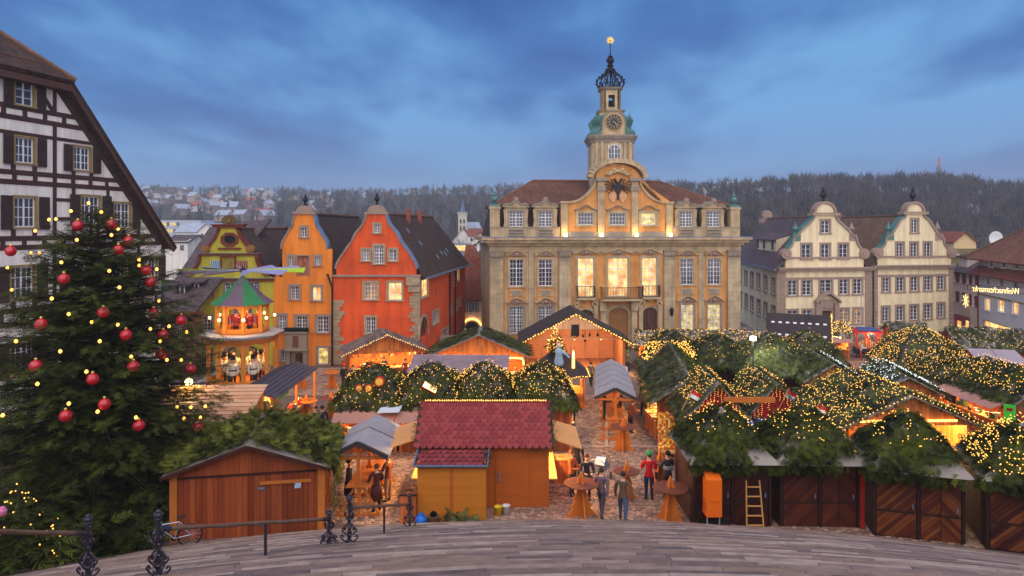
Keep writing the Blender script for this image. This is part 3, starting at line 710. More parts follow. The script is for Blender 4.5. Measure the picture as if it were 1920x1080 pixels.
# central gable
zg0 = za0; GF = Facade(th, pl, .6)
for a, b in ((580, 662), (748, 832), (915, 995)): GF.winr((S(a), Zm(345), S(b), Zm(282)), 5, 3, LITY if a > 900 else None, .26, STONE, .2)
gl = spline([(S(537), Zm(232)), (S(590), Zm(218)), (S(640), Zm(180)), (S(668), Zm(140)), (S(676), Zm(105))], 5)
gr = [(S(790)*2 - p[0], p[1]) for p in gl][::-1]
cx_ = S(790); rx = cx_ - S(668); arc = [(cx_ - rx*math.cos(math.pi*k/14), Zm(100) + (Zm(22)-Zm(100))*math.sin(math.pi*k/14)) for k in range(15)]
outl = [(S(487), zg0), (2*cx_-S(487), zg0), (2*cx_-S(487), Zm(232))] + gr + arc[::-1][1:-1] + gl[::-1] + [(S(487), Zm(232))]
GF.wall(outl, OCHRE, 'central_gable')
cb = coping([(S(487), Zm(232))] + gl, .2, .22, -.2, .7); cb.build('gable_coping', STONE, th, AT)
cb = coping(gr + [(2*cx_-S(487), Zm(232))], .2, .22, -.2, .7); cb.build('gable_coping', STONE, th, AT)
big = [(cx_ - (rx+.25)*math.cos(math.pi*k/16), Zm(96) + (Zm(22)-Zm(96)+.1)*math.sin(math.pi*k/16)) for k in range(17)]
cb = coping(big, .2, .5, -.55, .8); cb.build('segmental_pediment', STONE, th, AT)
for a, b in ((683, 718), (862, 897)):
    q = MB(); q.box(S(a), S(b), -.22, .05, zg0, Zm(110)); o = q.build('gable_pilaster', STONE, th, AT)
    MB().box(S(a)-.1, S(b)+.1, -.34, .05, Zm(165), Zm(140)).box(S(a)-.25, S(b)+.25, -.5, .05, Zm(112), Zm(95)).build('capital', STONEG, o)
for a, b in ((487, 524), (1046, 1080)):
    q = MB(); q.box(S(a), S(b), -.2, .7, zg0, Zm(232)); q.box(S(a)-.1, S(b)+.1, -.3, .8, Zm(232), Zm(224)); q.build('gable_pedestal', STONE, th, AT)
MB().box(S(527), S(1044), -.12, .1, zg0, zg0+.55).build('gable_plinth', STONEG, th, AT)
for a, b in ((580, 662), (748, 832), (915, 995)):
    c = (S(a)+S(b))/2; z = Zm(282)+.26; q = MB(); pts = spline([(S(a)-.4, z), (S(a)+.1, z+.12), (c-.25, z+.42), (c, z+.46), (c+.25, z+.42), (S(b)-.1, z+.12), (S(b)+.4, z)], 4)
    for p, r_ in zip(pts, pts[1:]): q.prism([p, r_, (r_[0], r_[1]+.13), (p[0], p[1]+.13)], -.26, .02)
    q.build('window_hood', STONEG, th, AT)
# eagle and arms on the gable
eg = MB(); ex, ez = cx_, Zm(148); 
def ell(cx0, cz0, rx0, rz0, n=10, rot=0): return [(cx0 + rx0*math.cos(2*math.pi*k/n)*math.cos(rot) - rz0*math.sin(2*math.pi*k/n)*math.sin(rot), cz0 + rx0*math.cos(2*math.pi*k/n)*math.sin(rot) + rz0*math.sin(2*math.pi*k/n)*math.cos(rot)) for k in range(n)]
eg.prism(ell(ex, ez-.1, .32, .72), -.22, -.02)
for s in (-1, 1):
    eg.tube([(ex+s*.1, -.15, ez+.45), (ex+s*.3, -.18, ez+.75), (ex+s*.28, -.18, ez+.95)], [.14, .11, .1], 6); eg.prism([(ex+s*.3, ez+1.0), (ex+s*.62, ez+.88), (ex+s*.3, ez+.82)][::s], -.2, -.1)
    for k in range(6):
        a = R(72 - 26*k); eg.beam((ex+s*.3, -.12-.004*k, ez+.12), (ex+s*(.3+1.0*math.cos(a)*1.0+.15), -.12-.004*k, ez+.1+.85*math.sin(a)), .05, .32, up=(0, 1, 0))
    eg.beam((ex+s*.12, -.1, ez-.6), (ex+s*.42, -.1, ez-1.0), .1, .1)
for k in range(5): eg.beam((ex, -.1-.003*k, ez-.6), (ex+(k-2)*.15, -.1-.003*k, ez-1.25), .04, .13, up=(0, 1, 0))
eg.build('black_eagle', BLACK, th, AT)
sh = MB()
for s in (-1, 1):
    c = ex+s*.5; z = Zm(198); pts = [(c-.45, z+.5), (c+.45, z+.5), (c+.42, z-.15), (c, z-.6), (c-.42, z-.15)]; sh.prism(pts, -.16, .02)
sh.build('coat_of_arms', mat('arms_shield', hexl(214, 160, 120), .8, .15, 3, .2), th, AT)
pu = MB(); z = Zm(75)
pu.tube([(ex-1.3, -.12, z-.1), (ex-.6, -.2, z+.2), (ex, -.2, z+.32), (ex+.6, -.2, z+.2), (ex+1.3, -.12, z-.1)], [.12, .22, .18, .22, .12], 7)
for s in (-1, 1): pu.ball((ex+s*.45, -.3, z+.42), .2); pu.tube([(ex+s*.5, -.2, z+.2), (ex+s*.95, -.25, z-.12), (ex+s*1.35, -.15, z+.08)], [.16, .13, .06], 6)
pu.build('carved_putti', STONE, th, AT)
# uplights on the cornice (the photograph shows them glowing)
for v in (507, 697, 882, 1062):
    s = S(v); q = MB(); q.lathe([(.16, 0), (.2, .1), (.2, .3), (.12, .36)], (s, -.65, zc1+.08), 8); o = q.build('uplight', GLOW, th, AT)
    point('uplight_lamp', pl.world(s, -.75, zc1+.7) - th.location, 2.6, (1, .68, .25), .1, th)
# wall lantern
ln = MB(); s = S(1070); z = Zm(815); ln.beam((s, -.02, z-.5), (s, -.5, z-.2), .05, .05); ln.lathe([(.02, -.35), (.14, -.2), (.2, .25), (.28, .3), (.1, .5), (.02, .65)], (s, -.55, z), 6); ln.build('wall_lantern', DARKMETAL, th, AT)

# ---- tower
PT = 75.0
def tx(v): return 1060 + v/3
def ty(v): return 40 + v/3
def TW(px, py): return W(px, py, PT)
tc_ = TW(1150, 300); TX, TY = tc_.x, PT + 2.35
def tz(v): return TW(1150, ty(v)).z
def tl(x, y, z): return (x - th.location.x, y - th.location.y, z - th.location.z)
hw = 40*PT/FPX
def octo(h, ch): return [(-h, -h+ch), (-h+ch, -h), (h-ch, -h), (h, -h+ch), (h, h-ch), (h-ch, h), (-h+ch, h), (-h, h-ch)]
def stack(b, levels, cx0, cy0, m=0):
    vs = []; n = 8
    for (h, ch, z) in levels: vs += [tl(cx0+x, cy0+y, z) for x, y in octo(h, ch)]
    fs = [(i*n+j, i*n+(j+1) % n, (i+1)*n+(j+1) % n, (i+1)*n+j) for i in range(len(levels)-1) for j in range(n)]
    fs += [tuple(range(n))[::-1], tuple((len(levels)-1)*n+j for j in range(n))]
    return b.add(vs, fs, m)
tb = stack(MB(), [(hw, .5, zr-3+th.location.z), (hw, .5, tz(680))], TX, TY); tb.build('tower_shaft', STONE2, th)
cb = stack(MB(), [(hw+.1, .55, tz(682)), (hw+.18, .55, tz(668)), (hw+.3, .6, tz(660)), (hw+.42, .65, tz(645)), (hw+.42, .65, tz(640))], TX, TY); cb.build('tower_cornice', STONEG, th)
# arched tower window
tpl = PL(1110, PT-.05, 1190, PT-.05, th.location.z)
ra_ = tpl.rect(tx(240), ty(692), tx(310), ty(800))
window(th, tpl, ra_, 4, 4, None, .28, STONE, .12, arched=(ra_[2]-ra_[0])/2, rec=-.12, y=.0)
pb = MB()
for s in (-1, 1):
    for (o_, w_) in ((.35, .3), (.95, .28)): x = s*(hw-o_-w_/2); pb.add([], []); pb.box(*[q for q in (TX+x-w_/2-th.location.x, TX+x+w_/2-th.location.x)], PT-.18-th.location.y, PT+.05-th.location.y, zr-3, tz(682)-th.location.z)
pb.build('tower_pilaster', STONE, th)
# clock stage
hc = 22.5*PT/FPX
cs = stack(MB(), [(hw-.35, .6, tz(640)), (hc+.35, .4, tz(600)), (hc, .35, tz(505)), (hc+.1, .35, tz(500)), (hc+.25, .35, tz(490)), (hc-.15, .4, tz(485))], TX, TY); cs.build('clock_stage', STONE, th)
ck = TW(tx(275), ty(565)); cr = 14.2*PT/FPX; yc = TY-hw+.25
q = MB(); pts = [(-1.9*cr, -2.0*cr)] + spline([(-1.9*cr, -1.6*cr), (-1.5*cr, -1.0*cr), (-1.42*cr, 0), (-1.0*cr, 1.05*cr), (0, 1.5*cr), (1.0*cr, 1.05*cr), (1.42*cr, 0), (1.5*cr, -1.0*cr), (1.9*cr, -1.6*cr)], 5) + [(1.9*cr, -2.0*cr)]
q.prism(pts, 0, .9); q.build('clock_gable', STONE, th, ((ck.x, yc, ck.z), 0))
q = coping(pts[1:-1][::-1], .2, -.14, -.12, .95); q.build('clock_moulding', STONEG, th, ((ck.x, yc, ck.z), 0))
def disc(r, n=28): return [(r*math.cos(2*math.pi*k/n), r*math.sin(2*math.pi*k/n)) for k in range(n)]
q = MB(); q.prism(disc(cr*1.12), -.12, -.02, 0); q.prism(disc(cr), -.14, -.12, 1); q.prism(disc(cr*.6), -.155, -.14, 0); q.prism(disc(cr*.54), -.165, -.155, 1)
cd = q.build('clock_face', [mat('clock_rim', hexl(170, 140, 90), .5, .1), mat('clock_dial', hexl(52, 56, 70), .5, .1)], th, ((ck.x, yc, ck.z), 0))
q = MB()
for k in range(12):
    a = 2*math.pi*k/12; d = Vector((math.sin(a), 0, math.cos(a))); q.beam(d*cr*.66+Vector((0, -.16, 0)), d*cr*.93+Vector((0, -.16, 0)), .03, .1 if k % 3 else .16, up=(0, 1, 0))
q.build('numeral', GOLD, cd)
q = MB()
for (ang, l, w_) in ((140, .9, .08), (128, .55, .11)):
    a = R(ang); d = Vector((math.sin(a), 0, math.cos(a))); q.beam(d*-cr*.15+Vector((0, -.19, 0)), d*cr*l+Vector((0, -.19, 0)), .02, w_, up=(0, 1, 0))
q.build('clock_hand', GOLD, cd)
# copper volutes on the four corners
for sx in (-1, 1):
    for sy in (-1, 1):
        q = MB(); pr = spline([(hw+.35, 0), (hw+.3, .5), (hw-.15, .9), (hw+.05, 1.5), (hw+.05, 1.9), (hc+.3, 2.3), (hc-.1, 2.4), (hc-.2, 0)], 4)
        a = math.atan2(sy, sx); n = len(pr); wv = .55; dv = Vector((sx, sy)).normalized(); nv = Vector((-dv.y, dv.x))
        vs = []
        for s in (-1, 1):
            for (r_, z_) in pr: p = Vector((TX, TY)) + dv*r_*1.12 + nv*s*wv; vs.append(tl(p.x, p.y, tz(640)+z_))
        q.add(vs, [tuple(range(n)), tuple(range(2*n-1, n-1, -1))] + [(i, i+n, (i+1) % n+n, (i+1) % n) for i in range(n)])
        vo = q.build('copper_volute', COPPER, th)
        q = MB(); urn(q, tl(TX+dv.x*hw*1.12, TY+dv.y*hw*1.12, tz(640)+1.6), .9); q.build('copper_finial', COPPER, vo)
# belfry with openings, bell
hb_ = 20*PT/FPX*.92; z0, z1 = tz(488), tz(372)
q = MB()
wv = hb_*.45
for k in range(4):
    a = k*math.pi/2; c_, s_ = math.cos(a), math.sin(a)
    for s in (-1, 1):
        pts2 = [(s*wv*.75, -hb_), (s*(hb_-.3), -hb_), (s*hb_, -hb_+.3), (s*(hb_), -hb_+.42), (s*wv*.75, -hb_+.3)]
        rp = [(x*c_-y*s_, x*s_+y*c_) for x, y in pts2]; n = len(rp)
        vs = [tl(TX+x, TY+y, z0) for x, y in rp] + [tl(TX+x, TY+y, z1) for x, y in rp]
        q.add(vs, [tuple(range(n))[::-1], tuple(range(n, 2*n))] + [(i, (i+1) % n, (i+1) % n+n, i+n) for i in range(n)])
    rp = [(x*c_-y*s_, x*s_+y*c_) for x, y in [(-wv*.75, -hb_+.02), (wv*.75, -hb_+.02), (wv*.75, -hb_+.3), (-wv*.75, -hb_+.3)]]
    for za_, zb2 in ((z1-.55, z1), (z0, z0+.35)):
        vs = [tl(TX+x, TY+y, za_) for x, y in rp] + [tl(TX+x, TY+y, zb2) for x, y in rp]
        q.add(vs, [(3,2,1,0), (4,5,6,7)] + [(i, (i+1) % 4, (i+1) % 4+4, i+4) for i in range(4)])
q.build('belfry', STONE, th)
stack(MB(), [(hb_+.05, .35, z1), (hb_+.2, .4, z1+.12), (hb_+.28, .4, z1+.3), (hb_-.1, .4, z1+.34)], TX, TY).build('belfry_cornice', STONEG, th)
stack(MB(), [(hb_+.3, .5, tz(500)), (hb_+.2, .4, z0-.05), (hb_+.05, .35, z0)], TX, TY).build('belfry_base', mat('dark_lead', hexl(70, 74, 84), .5, .2), th)
q = MB(); q.lathe([(.5, 0), (.42, .1), (.3, .5), (.22, .75), (.05, .85)], tl(TX, TY, z0+.45), 12); q.build('bell', DARKMETAL, th, smooth=True)
# open iron crown
q = MB(); zt0 = z1+.34; Hc = tz(224)-zt0; rc = 24*PT/FPX
for k in range(12):
    a = 2*math.pi*k/12 + .2; pr = spline([(rc*.84, 0), (rc*1.06, Hc*.15), (rc*1.08, Hc*.34), (rc*.8, Hc*.53), (rc*.42, Hc*.68), (rc*.28, Hc*.82), (rc*.12, Hc*1.0)], 4)
    q.tube([tl(TX+r_*math.cos(a), TY+r_*math.sin(a), zt0+z_) for r_, z_ in pr], .06, 5)
    for (r_, z_) in pr[2:-4:3]: q.ball(tl(TX+(r_+.09)*math.cos(a), TY+(r_+.09)*math.sin(a), zt0+z_+.05), .11, 0, 5, 4)
    pr2 = spline([(rc*.8, 0), (rc*.55, Hc*.3), (rc*.38, Hc*.55), (rc*.1, Hc*.9)], 3); q.tube([tl(TX+r_*math.cos(a+.26), TY+r_*math.sin(a+.26), zt0+z_) for r_, z_ in pr2], .035, 4)
for z_ in (.05, .5):
    n = 20; q.tube([tl(TX+rc*.82*math.cos(2*math.pi*k/n), TY+rc*.82*math.sin(2*math.pi*k/n), zt0+z_) for k in range(n+1)], .035, 4)
for k in range(20): a = 2*math.pi*k/20; q.tube([tl(TX+rc*.82*math.cos(a), TY+rc*.82*math.sin(a), zt0), tl(TX+rc*.82*math.cos(a), TY+rc*.82*math.sin(a), zt0+.5)], .02, 4)
q.tube([tl(TX, TY, zt0), tl(TX, TY, zt0+Hc)], .08, 5)
q.build('iron_crown', DARKMETAL, th)
q = MB(); zt1 = zt0+Hc; q.lathe([(.35, 0), (.4, .12), (.22, .25), (.45, .6), (.45, .8), (.25, 1.0), (.35, 1.08), (.12, 1.25), (.05, 1.5)], tl(TX, TY, zt1-.05), 10); q.tube([tl(TX, TY, zt1+1.3), tl(TX, TY, tz(90))], .06, 6); q.build('spire_urn', DARKMETAL, th)
q = MB(); sz_ = tz(75); sr = 5.4*PT/FPX; n = 16; q.prism(disc(sr, 20), -.08, .08)
for k in range(n):
    a = 2*math.pi*k/n; l = sr*(1.75 if k % 2 == 0 else 1.5); pts = [(sr*.9*math.cos(a-.16), sr*.9*math.sin(a-.16)), (l*math.cos(a), l*math.sin(a)), (sr*.9*math.cos(a+.16), sr*.9*math.sin(a+.16))]; q.prism(pts, -.03, .03)
q.ball((0, -.06, 0), sr*.5); q.build('golden_sun', GOLD, th, ((TX, TY, sz_), 0))

# ------------------------------------------------------------------ THREE COLOURED GABLE HOUSES
YH = 60.0
def gable_roof(root, pl, sc, zr_, s0, s1, ze, depth, tile=TILE_B, y0=.35, shift=0.0):
    b = MB()
    b.slab([(s1, y0, ze), (s1+shift, depth, ze), (sc+shift, depth, zr_), (sc, y0, zr_)], .2); b.slab([(s0+shift, depth, ze), (s0, y0, ze), (sc, y0, zr_), (sc+shift, depth, zr_)], .2)
    o = b.build('roof', tile, root, (pl.O, pl.ang))
    r = MB(); r.tube([(sc, y0, zr_+.02), (sc+shift, depth, zr_+.02)], .13, 6); r.build('ridge_cap', RIDGE_T, o)
    return o
def body(root, pl, s0, s1, ze, zr_, sc, depth, m, shift=0.0):
    b = MB(); b.box(s0, s0+.3, .4, depth, 0, ze); b.build('side_wall', m, root, (pl.O, pl.ang))
    if shift == 0: MB().box(s1-.3, s1, .4, depth, 0, ze).build('side_wall', m, root, (pl.O, pl.ang))
    MB().prism([(s0+shift, 0), (s1+shift, 0), (s1+shift, ze), (sc+shift, zr_-.1), (s0+shift, ze)], depth-.3, depth).build('back_wall', m, root, (pl.O, pl.ang))

# --- olive house
def hx(v): return 320 + v/3
def hy(v): return 360 + v/3
pl = PL(356, YH, 513, YH); AT = (pl.O, pl.ang)
oh = thing('gabled_house', 'olive green house with red scrolled gable and shell finial', 'house', pl.O)
P = lambda x, y: pl.p(hx(x), hy(y))
F = Facade(oh, pl)
for a, b, c, d in ((177, 513, 238, 588), (304, 511, 362, 588), (438, 507, 494, 570), (172, 697, 234, 780), (300, 697, 362, 780), (438, 697, 498, 780)): F.win(hx(a), hy(c if False else b), hx(c), hy(d), 4, 4, None, .14, STONEP, .1)
F.win(hx(172), hy(880), hx(234), hy(965), 4, 4, None, .14, STONEP, .1)
F.win(hx(298), hy(880), hx(362), hy(965), 4, 4, LITD, .14, STONEP, .1)
w1 = P(110, 488); lw = [P(112, 470), P(150, 430), P(170, 390), P(172, 347)]; lw = spline(lw, 5)
up = spline([P(200, 340), P(225, 305), P(258, 262), P(278, 215), P(280, 200)], 5)
sc = P(325, 300)[0]; mir = lambda l: [(2*sc-x, z) for x, z in l][::-1]
zb_ = w1[1]
out_ = [(0, 0), (pl.len, 0), (pl.len, zb_)] + [(2*sc-x, z) for x, z in lw] + [(2*sc-x, z) for x, z in up] + up[::-1] + lw[::-1] + [(0, zb_)]
s_, z_ = P(332, 268); q = [(s_+.55*math.cos(2*math.pi*k/8+.39), z_+.4*math.sin(2*math.pi*k/8+.39)) for k in range(8)]; F.hole(q)
F.wall(out_, GREEN_P)
b = MB(); b.prism(q, .14, .16); ov = b.build('oval_window', GLASS, oh, AT)
b = MB(); q2 = [(s_+.85*math.cos(2*math.pi*k/8+.39), z_+.68*math.sin(2*math.pi*k/8+.39)) for k in range(8)]
for k in range(8): b.prism([q[k], q[(k+1) % 8], q2[(k+1) % 8], q2[k]], -.08, .1)
b.box(s_-1.0, s_+1.0, -.14, .1, z_-.85, z_-.7); b.build('surround', REDBROWN, ov)
b = MB()
for k in range(-2, 3): b.box(s_+k*.18-.015, s_+k*.18+.015, .1, .14, z_-.38, z_+.38)
for k in (-1, 0, 1): b.box(s_-.5, s_+.5, .105, .135, z_+k*.2-.015, z_+k*.2+.015)
b.build('lattice', DARKMETAL, ov)
for (zz, x0, x1, hgt) in ((zb_, 0, pl.len, .3), (P(170, 347)[1], P(165, 0)[0], P(492, 0)[0], .22)):
    b = MB(); b.box(x0-.1, x1+.1, -.18, .3, zz-hgt*.6, zz+hgt*.1); b.build('cornice', REDBROWN, oh, AT); b = MB(); b.box(x0-.15, x1+.15, -.24, .45, zz+hgt*.1, zz+hgt*.25); b.build('cornice_flashing', LEAD_SKY, oh, AT)
for l in (lw, up):
    for side in (l[::-1], [(2*sc-x, z) for x, z in l]):
        cb = coping(side[::-1], .2, .24, -.16, .5); cb.build('gable_scroll', REDBROWN, oh, AT)
for (x, z) in (up[0], (2*sc-up[0][0], up[0][1]), lw[0], (2*sc-lw[0][0], lw[0][1])): scroll(MB(), (x, z+.3), .36, -.22, .3).build('volute', mat('gilded_volute', hexl(150, 100, 50), .6, .2, 3, .2), oh, AT)
zt = up[-1][1]; b = MB(); b.box(sc-1.35, sc+1.35, -.2, .5, zt, zt+.22); b.box(sc-1.5, sc+1.5, -.28, .55, zt+.22, zt+.3); b.build('gable_cap', REDBROWN, oh, AT)
b = MB(); n = 9
for k in range(n):
    a = math.pi*(k+.5)/n; b.tube([(sc+.15*math.cos(a), .1, zt+.4+.1*math.sin(a)), (sc+.65*math.cos(a), .05, zt+.45+.65*math.sin(a))], [.06, .14], 6)
b.ball((sc, .05, zt+.5), .22); b.build('shell_finial', mat('shell_stone', hexl(120, 96, 56), .7, .2, 3, .2), oh, AT)
# painted panel and shutters under the upper cornice
b = MB(); s0, z0, s1, z1 = pl.rect(hx(290), hy(368), hx(360), hy(430)); b.box(s0, s1, -.06, .05, z0, z1); pn = b.build('painted_panel', mat('painted_panel', hexl(168, 150, 60), .8, .35, 3.5, 0, col2=hexl(96, 76, 40)), oh, AT)
fr = MB(); fr.box(s0-.14, s0, -.12, .05, z0, z1).box(s1, s1+.14, -.12, .05, z0, z1).box(s0-.14, s1+.14, -.13, .05, z1, z1+.14).box(s0-.14, s1+.14, -.13, .05, z0-.14, z0); fr.build('panel_frame', REDBROWN, pn)
for (a, b_, c1_, c2_) in ((225, 277, hexl(200, 210, 220), hexl(70, 120, 160)), (368, 432, hexl(120, 50, 44), hexl(176, 130, 110))):
    s0, z0, s1, z1 = pl.rect(hx(a), hy(386), hx(b_), hy(430)); q = MB(); q.box(s0, s1, -.05, .05, z0, z1, 0)
    n = 5; st = (s1-s0)/n
    for k in range(n): 
        x = s0+st*k; x2 = min(s1, x+.5*st); q.prism([(x, z0), (x2, z0), (min(s1, x2+.6*st), z1), (min(s1, x+.6*st), z1)], -.07, -.05, 1)
    q.build('striped_shutter', [mat('shutter_a%d' % a, c1_, .7, .08), mat('shutter_b%d' % a, c2_, .7, .08)], oh, AT)
gable_roof(oh, pl, sc, zt-.1, -.3, pl.len+.4, zb_-.1, 20)
body(oh, pl, 0, pl.len, zb_, zt, sc, 20, GREEN_P)
b = MB(); s_ = sc+2.2; b.box(s_-.6, s_+.6, 13, 14.2, zt-2, zt+.9); b.box(s_-.75, s_+.75, 12.9, 14.3, zt+.9, zt+1.0); ch = b.build('chimney', STONEG, oh, AT)

# --- orange-yellow house
pl = PL(513, YH-.1, 622, YH-.1); AT = (pl.O, pl.ang)
yh = thing('gabled_house', 'orange-yellow house with narrow curved gable between olive and red houses', 'house', pl.O)
P = lambda x, y: pl.p(hx(x), hy(y)); F = Facade(yh, pl)
for a, b, c, d, cc, rr, lt in ((735, 200, 764, 254, 2, 3, None), (666, 363, 690, 415, 2, 4, None), (815, 363, 839, 412, 2, 4, None), (675, 530, 721, 604, 4, 4, None), (797, 534, 845, 610, 2, 2, LIT), (607, 693, 647, 780, 4, 5, None), (706, 698, 768, 780, 4, 4, None), (823, 699, 888, 790, 4, 4, None), (622, 895, 652, 952, 2, 3, None)):
    F.win(hx(a), hy(b), hx(c), hy(d), cc, rr, lt, .2, STONEP, .1)
F.win(hx(828), hy(876), hx(886), hy(968), 1, 1, LITY, .18, STONEP, .12)
r_ = pl.rect(hx(714), hy(360), hx(777), hy(473)); F.door(r_, None, mat('loft_hatch', hexl(176, 112, 88), .8, .15, 2, .1, 'plank', tile=(3, .2)), .1, STONEP, 'loft_hatch')
r_ = pl.rect(hx(702), hy(902), hx(748), hy(1000)); F.door((r_[0], .25, r_[2], r_[3]), (r_[2]-r_[0])/2, None, .3, STONEG)
le = spline([P(628, 320), P(632, 285), P(655, 245), P(675, 210), P(690, 190), P(697, 150), P(705, 125)], 5); sc = P(752, 0)[0]
re = [(2*sc-x, z) for x, z in le]
F.wall([(0, 0), (pl.len, 0), (pl.len, re[0][1])] + re + le[::-1] + [(le[0][0], P(0, 480)[1]), (0, P(0, 480)[1])], YELLOW_P)
for side in (le, re[::-1]): coping(side, .2, .16, -.1, .75).build('gable_coping', LEAD_SKY if side is not le else STONEP, yh, AT)  # bluish right coping: light from the sky put into the colour
zt = le[-1][1]; b = MB(); b.box(le[-1][0]-.25, re[-1][0]+.25, -.15, .8, zt, zt+.22); wd = (re[-1][0]-le[-1][0])/2
b.prism([(sc+wd*math.cos(math.pi*k/10), zt+.22+wd*.75*math.sin(math.pi*k/10)) for k in range(11)], -.05, .7); b.build('gable_cap', STONEP, yh, AT)
b = MB(); urn(b, (sc, .3, zt+.2+wd*.75), 1.1); b.build('finial', DARKMETAL, yh, AT)
zsh = P(0, 330)[1]
gable_roof(yh, pl, sc, zt+.1, -.2, pl.len+.5, zsh-1.9, 21)
body(yh, pl, 0.05, pl.len-.05, zsh-1.9, zt, sc, 21, YELLOW_P)
# stone oriel above the door
s0, z0, s1, z1 = pl.rect(hx(656), hy(790), hx(774), hy(880)); b = MB(); b.box(s0, s1, -.6, .05, z0, z1); b.box(s0-.1, s1+.1, -.7, .05, z1, z1+.15); b.box(s0-.1, s1+.1, -.7, .05, z0-.12, z0); o = b.build('stone_balcony', STONEG, yh, AT)
b = MB(); b.box(s0+.7, s1-.7, -.68, -.6, z0+.25, z1-.2); b.build('carved_relief', mat('carved_relief', hexl(112, 72, 48), .8, .4, 6, .6), o)
b = MB(); b.box(s0, s0+.35, -.45, .05, 0, z0-.12).box(s1-.35, s1, -.45, .05, 0, z0-.12); b.build('door_pier', STONEG, yh, AT)
b = MB()
for k in range(9): b.ball((s0+(s1-s0)*k/8, -.5, z1+.3), .22, 0, 6, 4)
b.build('planting', EVER, o)
# rain pipe
b = MB(); b.tube([(pl.len+.12, -.3, 0), (pl.len+.12, -.3, zsh-3.2), (pl.len-.3, -.3, zsh-2.0)], .09, 6); b.build('rain_pipe', DARKMETAL, yh, AT)

# --- red-orange house
def hx(v): return 600 + v/3
pl = PL(625, YH, 787, YH); AT = (pl.O, pl.ang)
rh = thing('gabled_house', 'red-orange corner house with curved gable and stone quoins', 'house', pl.O)
P = lambda x, y: pl.p(hx(x), hy(y)); F = Facade(rh, pl)
for a, b, c, d, cc, rr, lt in ((305, 182, 336, 230, 2, 3, None), (239, 324, 278, 387, 4, 3, None), (304, 302, 358, 403, 4, 5, None), (389, 324, 431, 387, 4, 3, None), (249, 509, 323, 604, 4, 4, LITD), (383, 509, 460, 608, 4, 4, LIT), (259, 704, 312, 795, 4, 4, None), (168, 870, 205, 908, 4, 2, None)):
    F.win(hx(a), hy(b), hx(c), hy(d), cc, rr, lt, .17, QUOIN, .1)
le = spline([P(92, 432), P(105, 395), P(140, 340), P(168, 300), P(185, 278), P(205, 235), P(238, 195), P(258, 160), P(266, 125)], 5); sc = P(317, 0)[0]
re = [(2*sc-x, z) for x, z in le]; zc = P(0, 465)[1]
F.wall([(0, 0), (pl.len, 0), (pl.len, zc), (re[0][0], zc)] + re + le[::-1] + [(le[0][0], zc), (0, zc)], RED_P)
for side in (le, re[::-1]): coping(side, .2, .18, -.12, .85).build('gable_coping', LEAD_SKY if side is not le else STONEP, rh, AT)  # right coping coloured blue as if lit by the sky, left stays stone
zt = le[-1][1]; b = MB(); b.box(le[-1][0]-.25, re[-1][0]+.25, -.15, .8, zt, zt+.2); wd = (re[-1][0]-le[-1][0])/2
b.prism([(sc+wd*math.cos(math.pi*k/10), zt+.2+wd*.8*math.sin(math.pi*k/10)) for k in range(11)], -.05, .7); b.build('gable_cap', STONEP, rh, AT)
b = MB(); urn(b, (sc, .3, zt+.2+wd*.8), 1.1); b.build('finial', DARKMETAL, rh, AT)
MB().box(-.05, pl.len+.1, -.18, .05, zc-.18, zc).build('cornice', STONEP, rh, AT)
# quoins: single stones
random.seed(9)
for (sx, z0_, z1_, sg) in ((pl.len, 1.5, zc-.9, -1), (0, .4, P(0, 610)[1], 1)):
    z = z0_
    while z < z1_:
        h_ = random.uniform(.22, .42); l = random.uniform(.55, 1.1) if random.random() < .6 else random.uniform(.35, .6)
        b = MB(); a_, c_ = (sx-l, sx+.03) if sg < 0 else (sx-.03, sx+l); b.box(a_, c_, -.05-random.random()*.03, .1, z, z+h_-.03); b.build('quoin_stone', QUOIN, rh, AT); z += h_
b = MB(); b.box(pl.len-1.15, pl.len+.05, -.35, .1, zc-.9, zc-.2); b.box(pl.len-1.0, pl.len+.05, -.22, .1, zc-1.5, zc-.9); b.build('corner_corbel', QUOIN, rh, AT)
# right side wall, receding
A3 = Vector(((787-CX)*YH/FPX, YH)); dr = Vector((.1125, 1.0)); B3 = A3 + dr*22
ps = PL(787, YH, 100, 90, pl.zb); ps.A = A3; ps.B = B3; ps.len = (B3-A3).length; ps.u = (B3-A3)/ps.len; ps.ang = math.atan2(ps.u.y, ps.u.x); ps.O = Vector((A3.x, A3.y, ps.zb))
FS = Facade(rh, ps)
for a, b, c, d, cc, rr, lt in ((569, 492, 609, 588, 2, 3, LIT), (632, 668, 667, 738, 4, 4, None), (727, 638, 741, 695, 2, 3, None), (751, 450, 762, 525, 2, 3, None), (772, 435, 784, 500, 2, 2, LIT), (765, 610, 774, 665, 2, 3, None), (685, 770, 722, 820, 3, 2, None), (784, 590, 792, 640, 2, 3, None)):
    FS.win(hx(a), hy(b), hx(c), hy(d), cc, rr, lt, .14, QUOIN, .1)
r_ = ps.rect(hx(560), hy(702), hx(604), hy(815)); FS.door(r_, (r_[2]-r_[0])/2, None, .3, QUOIN)
FS.wall([(.42, 0), (ps.len, 0), (ps.len, zc), (.42, zc)], RED_P, 'side_wall')
b = MB(); zl = [pl.world(0, 0, 0)]
def rl(p): return tuple(Vector(p) - rh.location)
ridge0 = pl.world(sc, .4, zt+.1); ridge1 = ridge0 + Vector((dr.x, dr.y, 0))*21.2
er0 = Vector((A3.x+.55, A3.y+.1, rh.location.z+zc-.3)); er1 = er0 + Vector((dr.x, dr.y, 0))*22
el0 = Vector((pl.A.x-.5, YH+.1, rh.location.z+zc-.3)); el1 = el0 + Vector((dr.x, dr.y, 0))*22
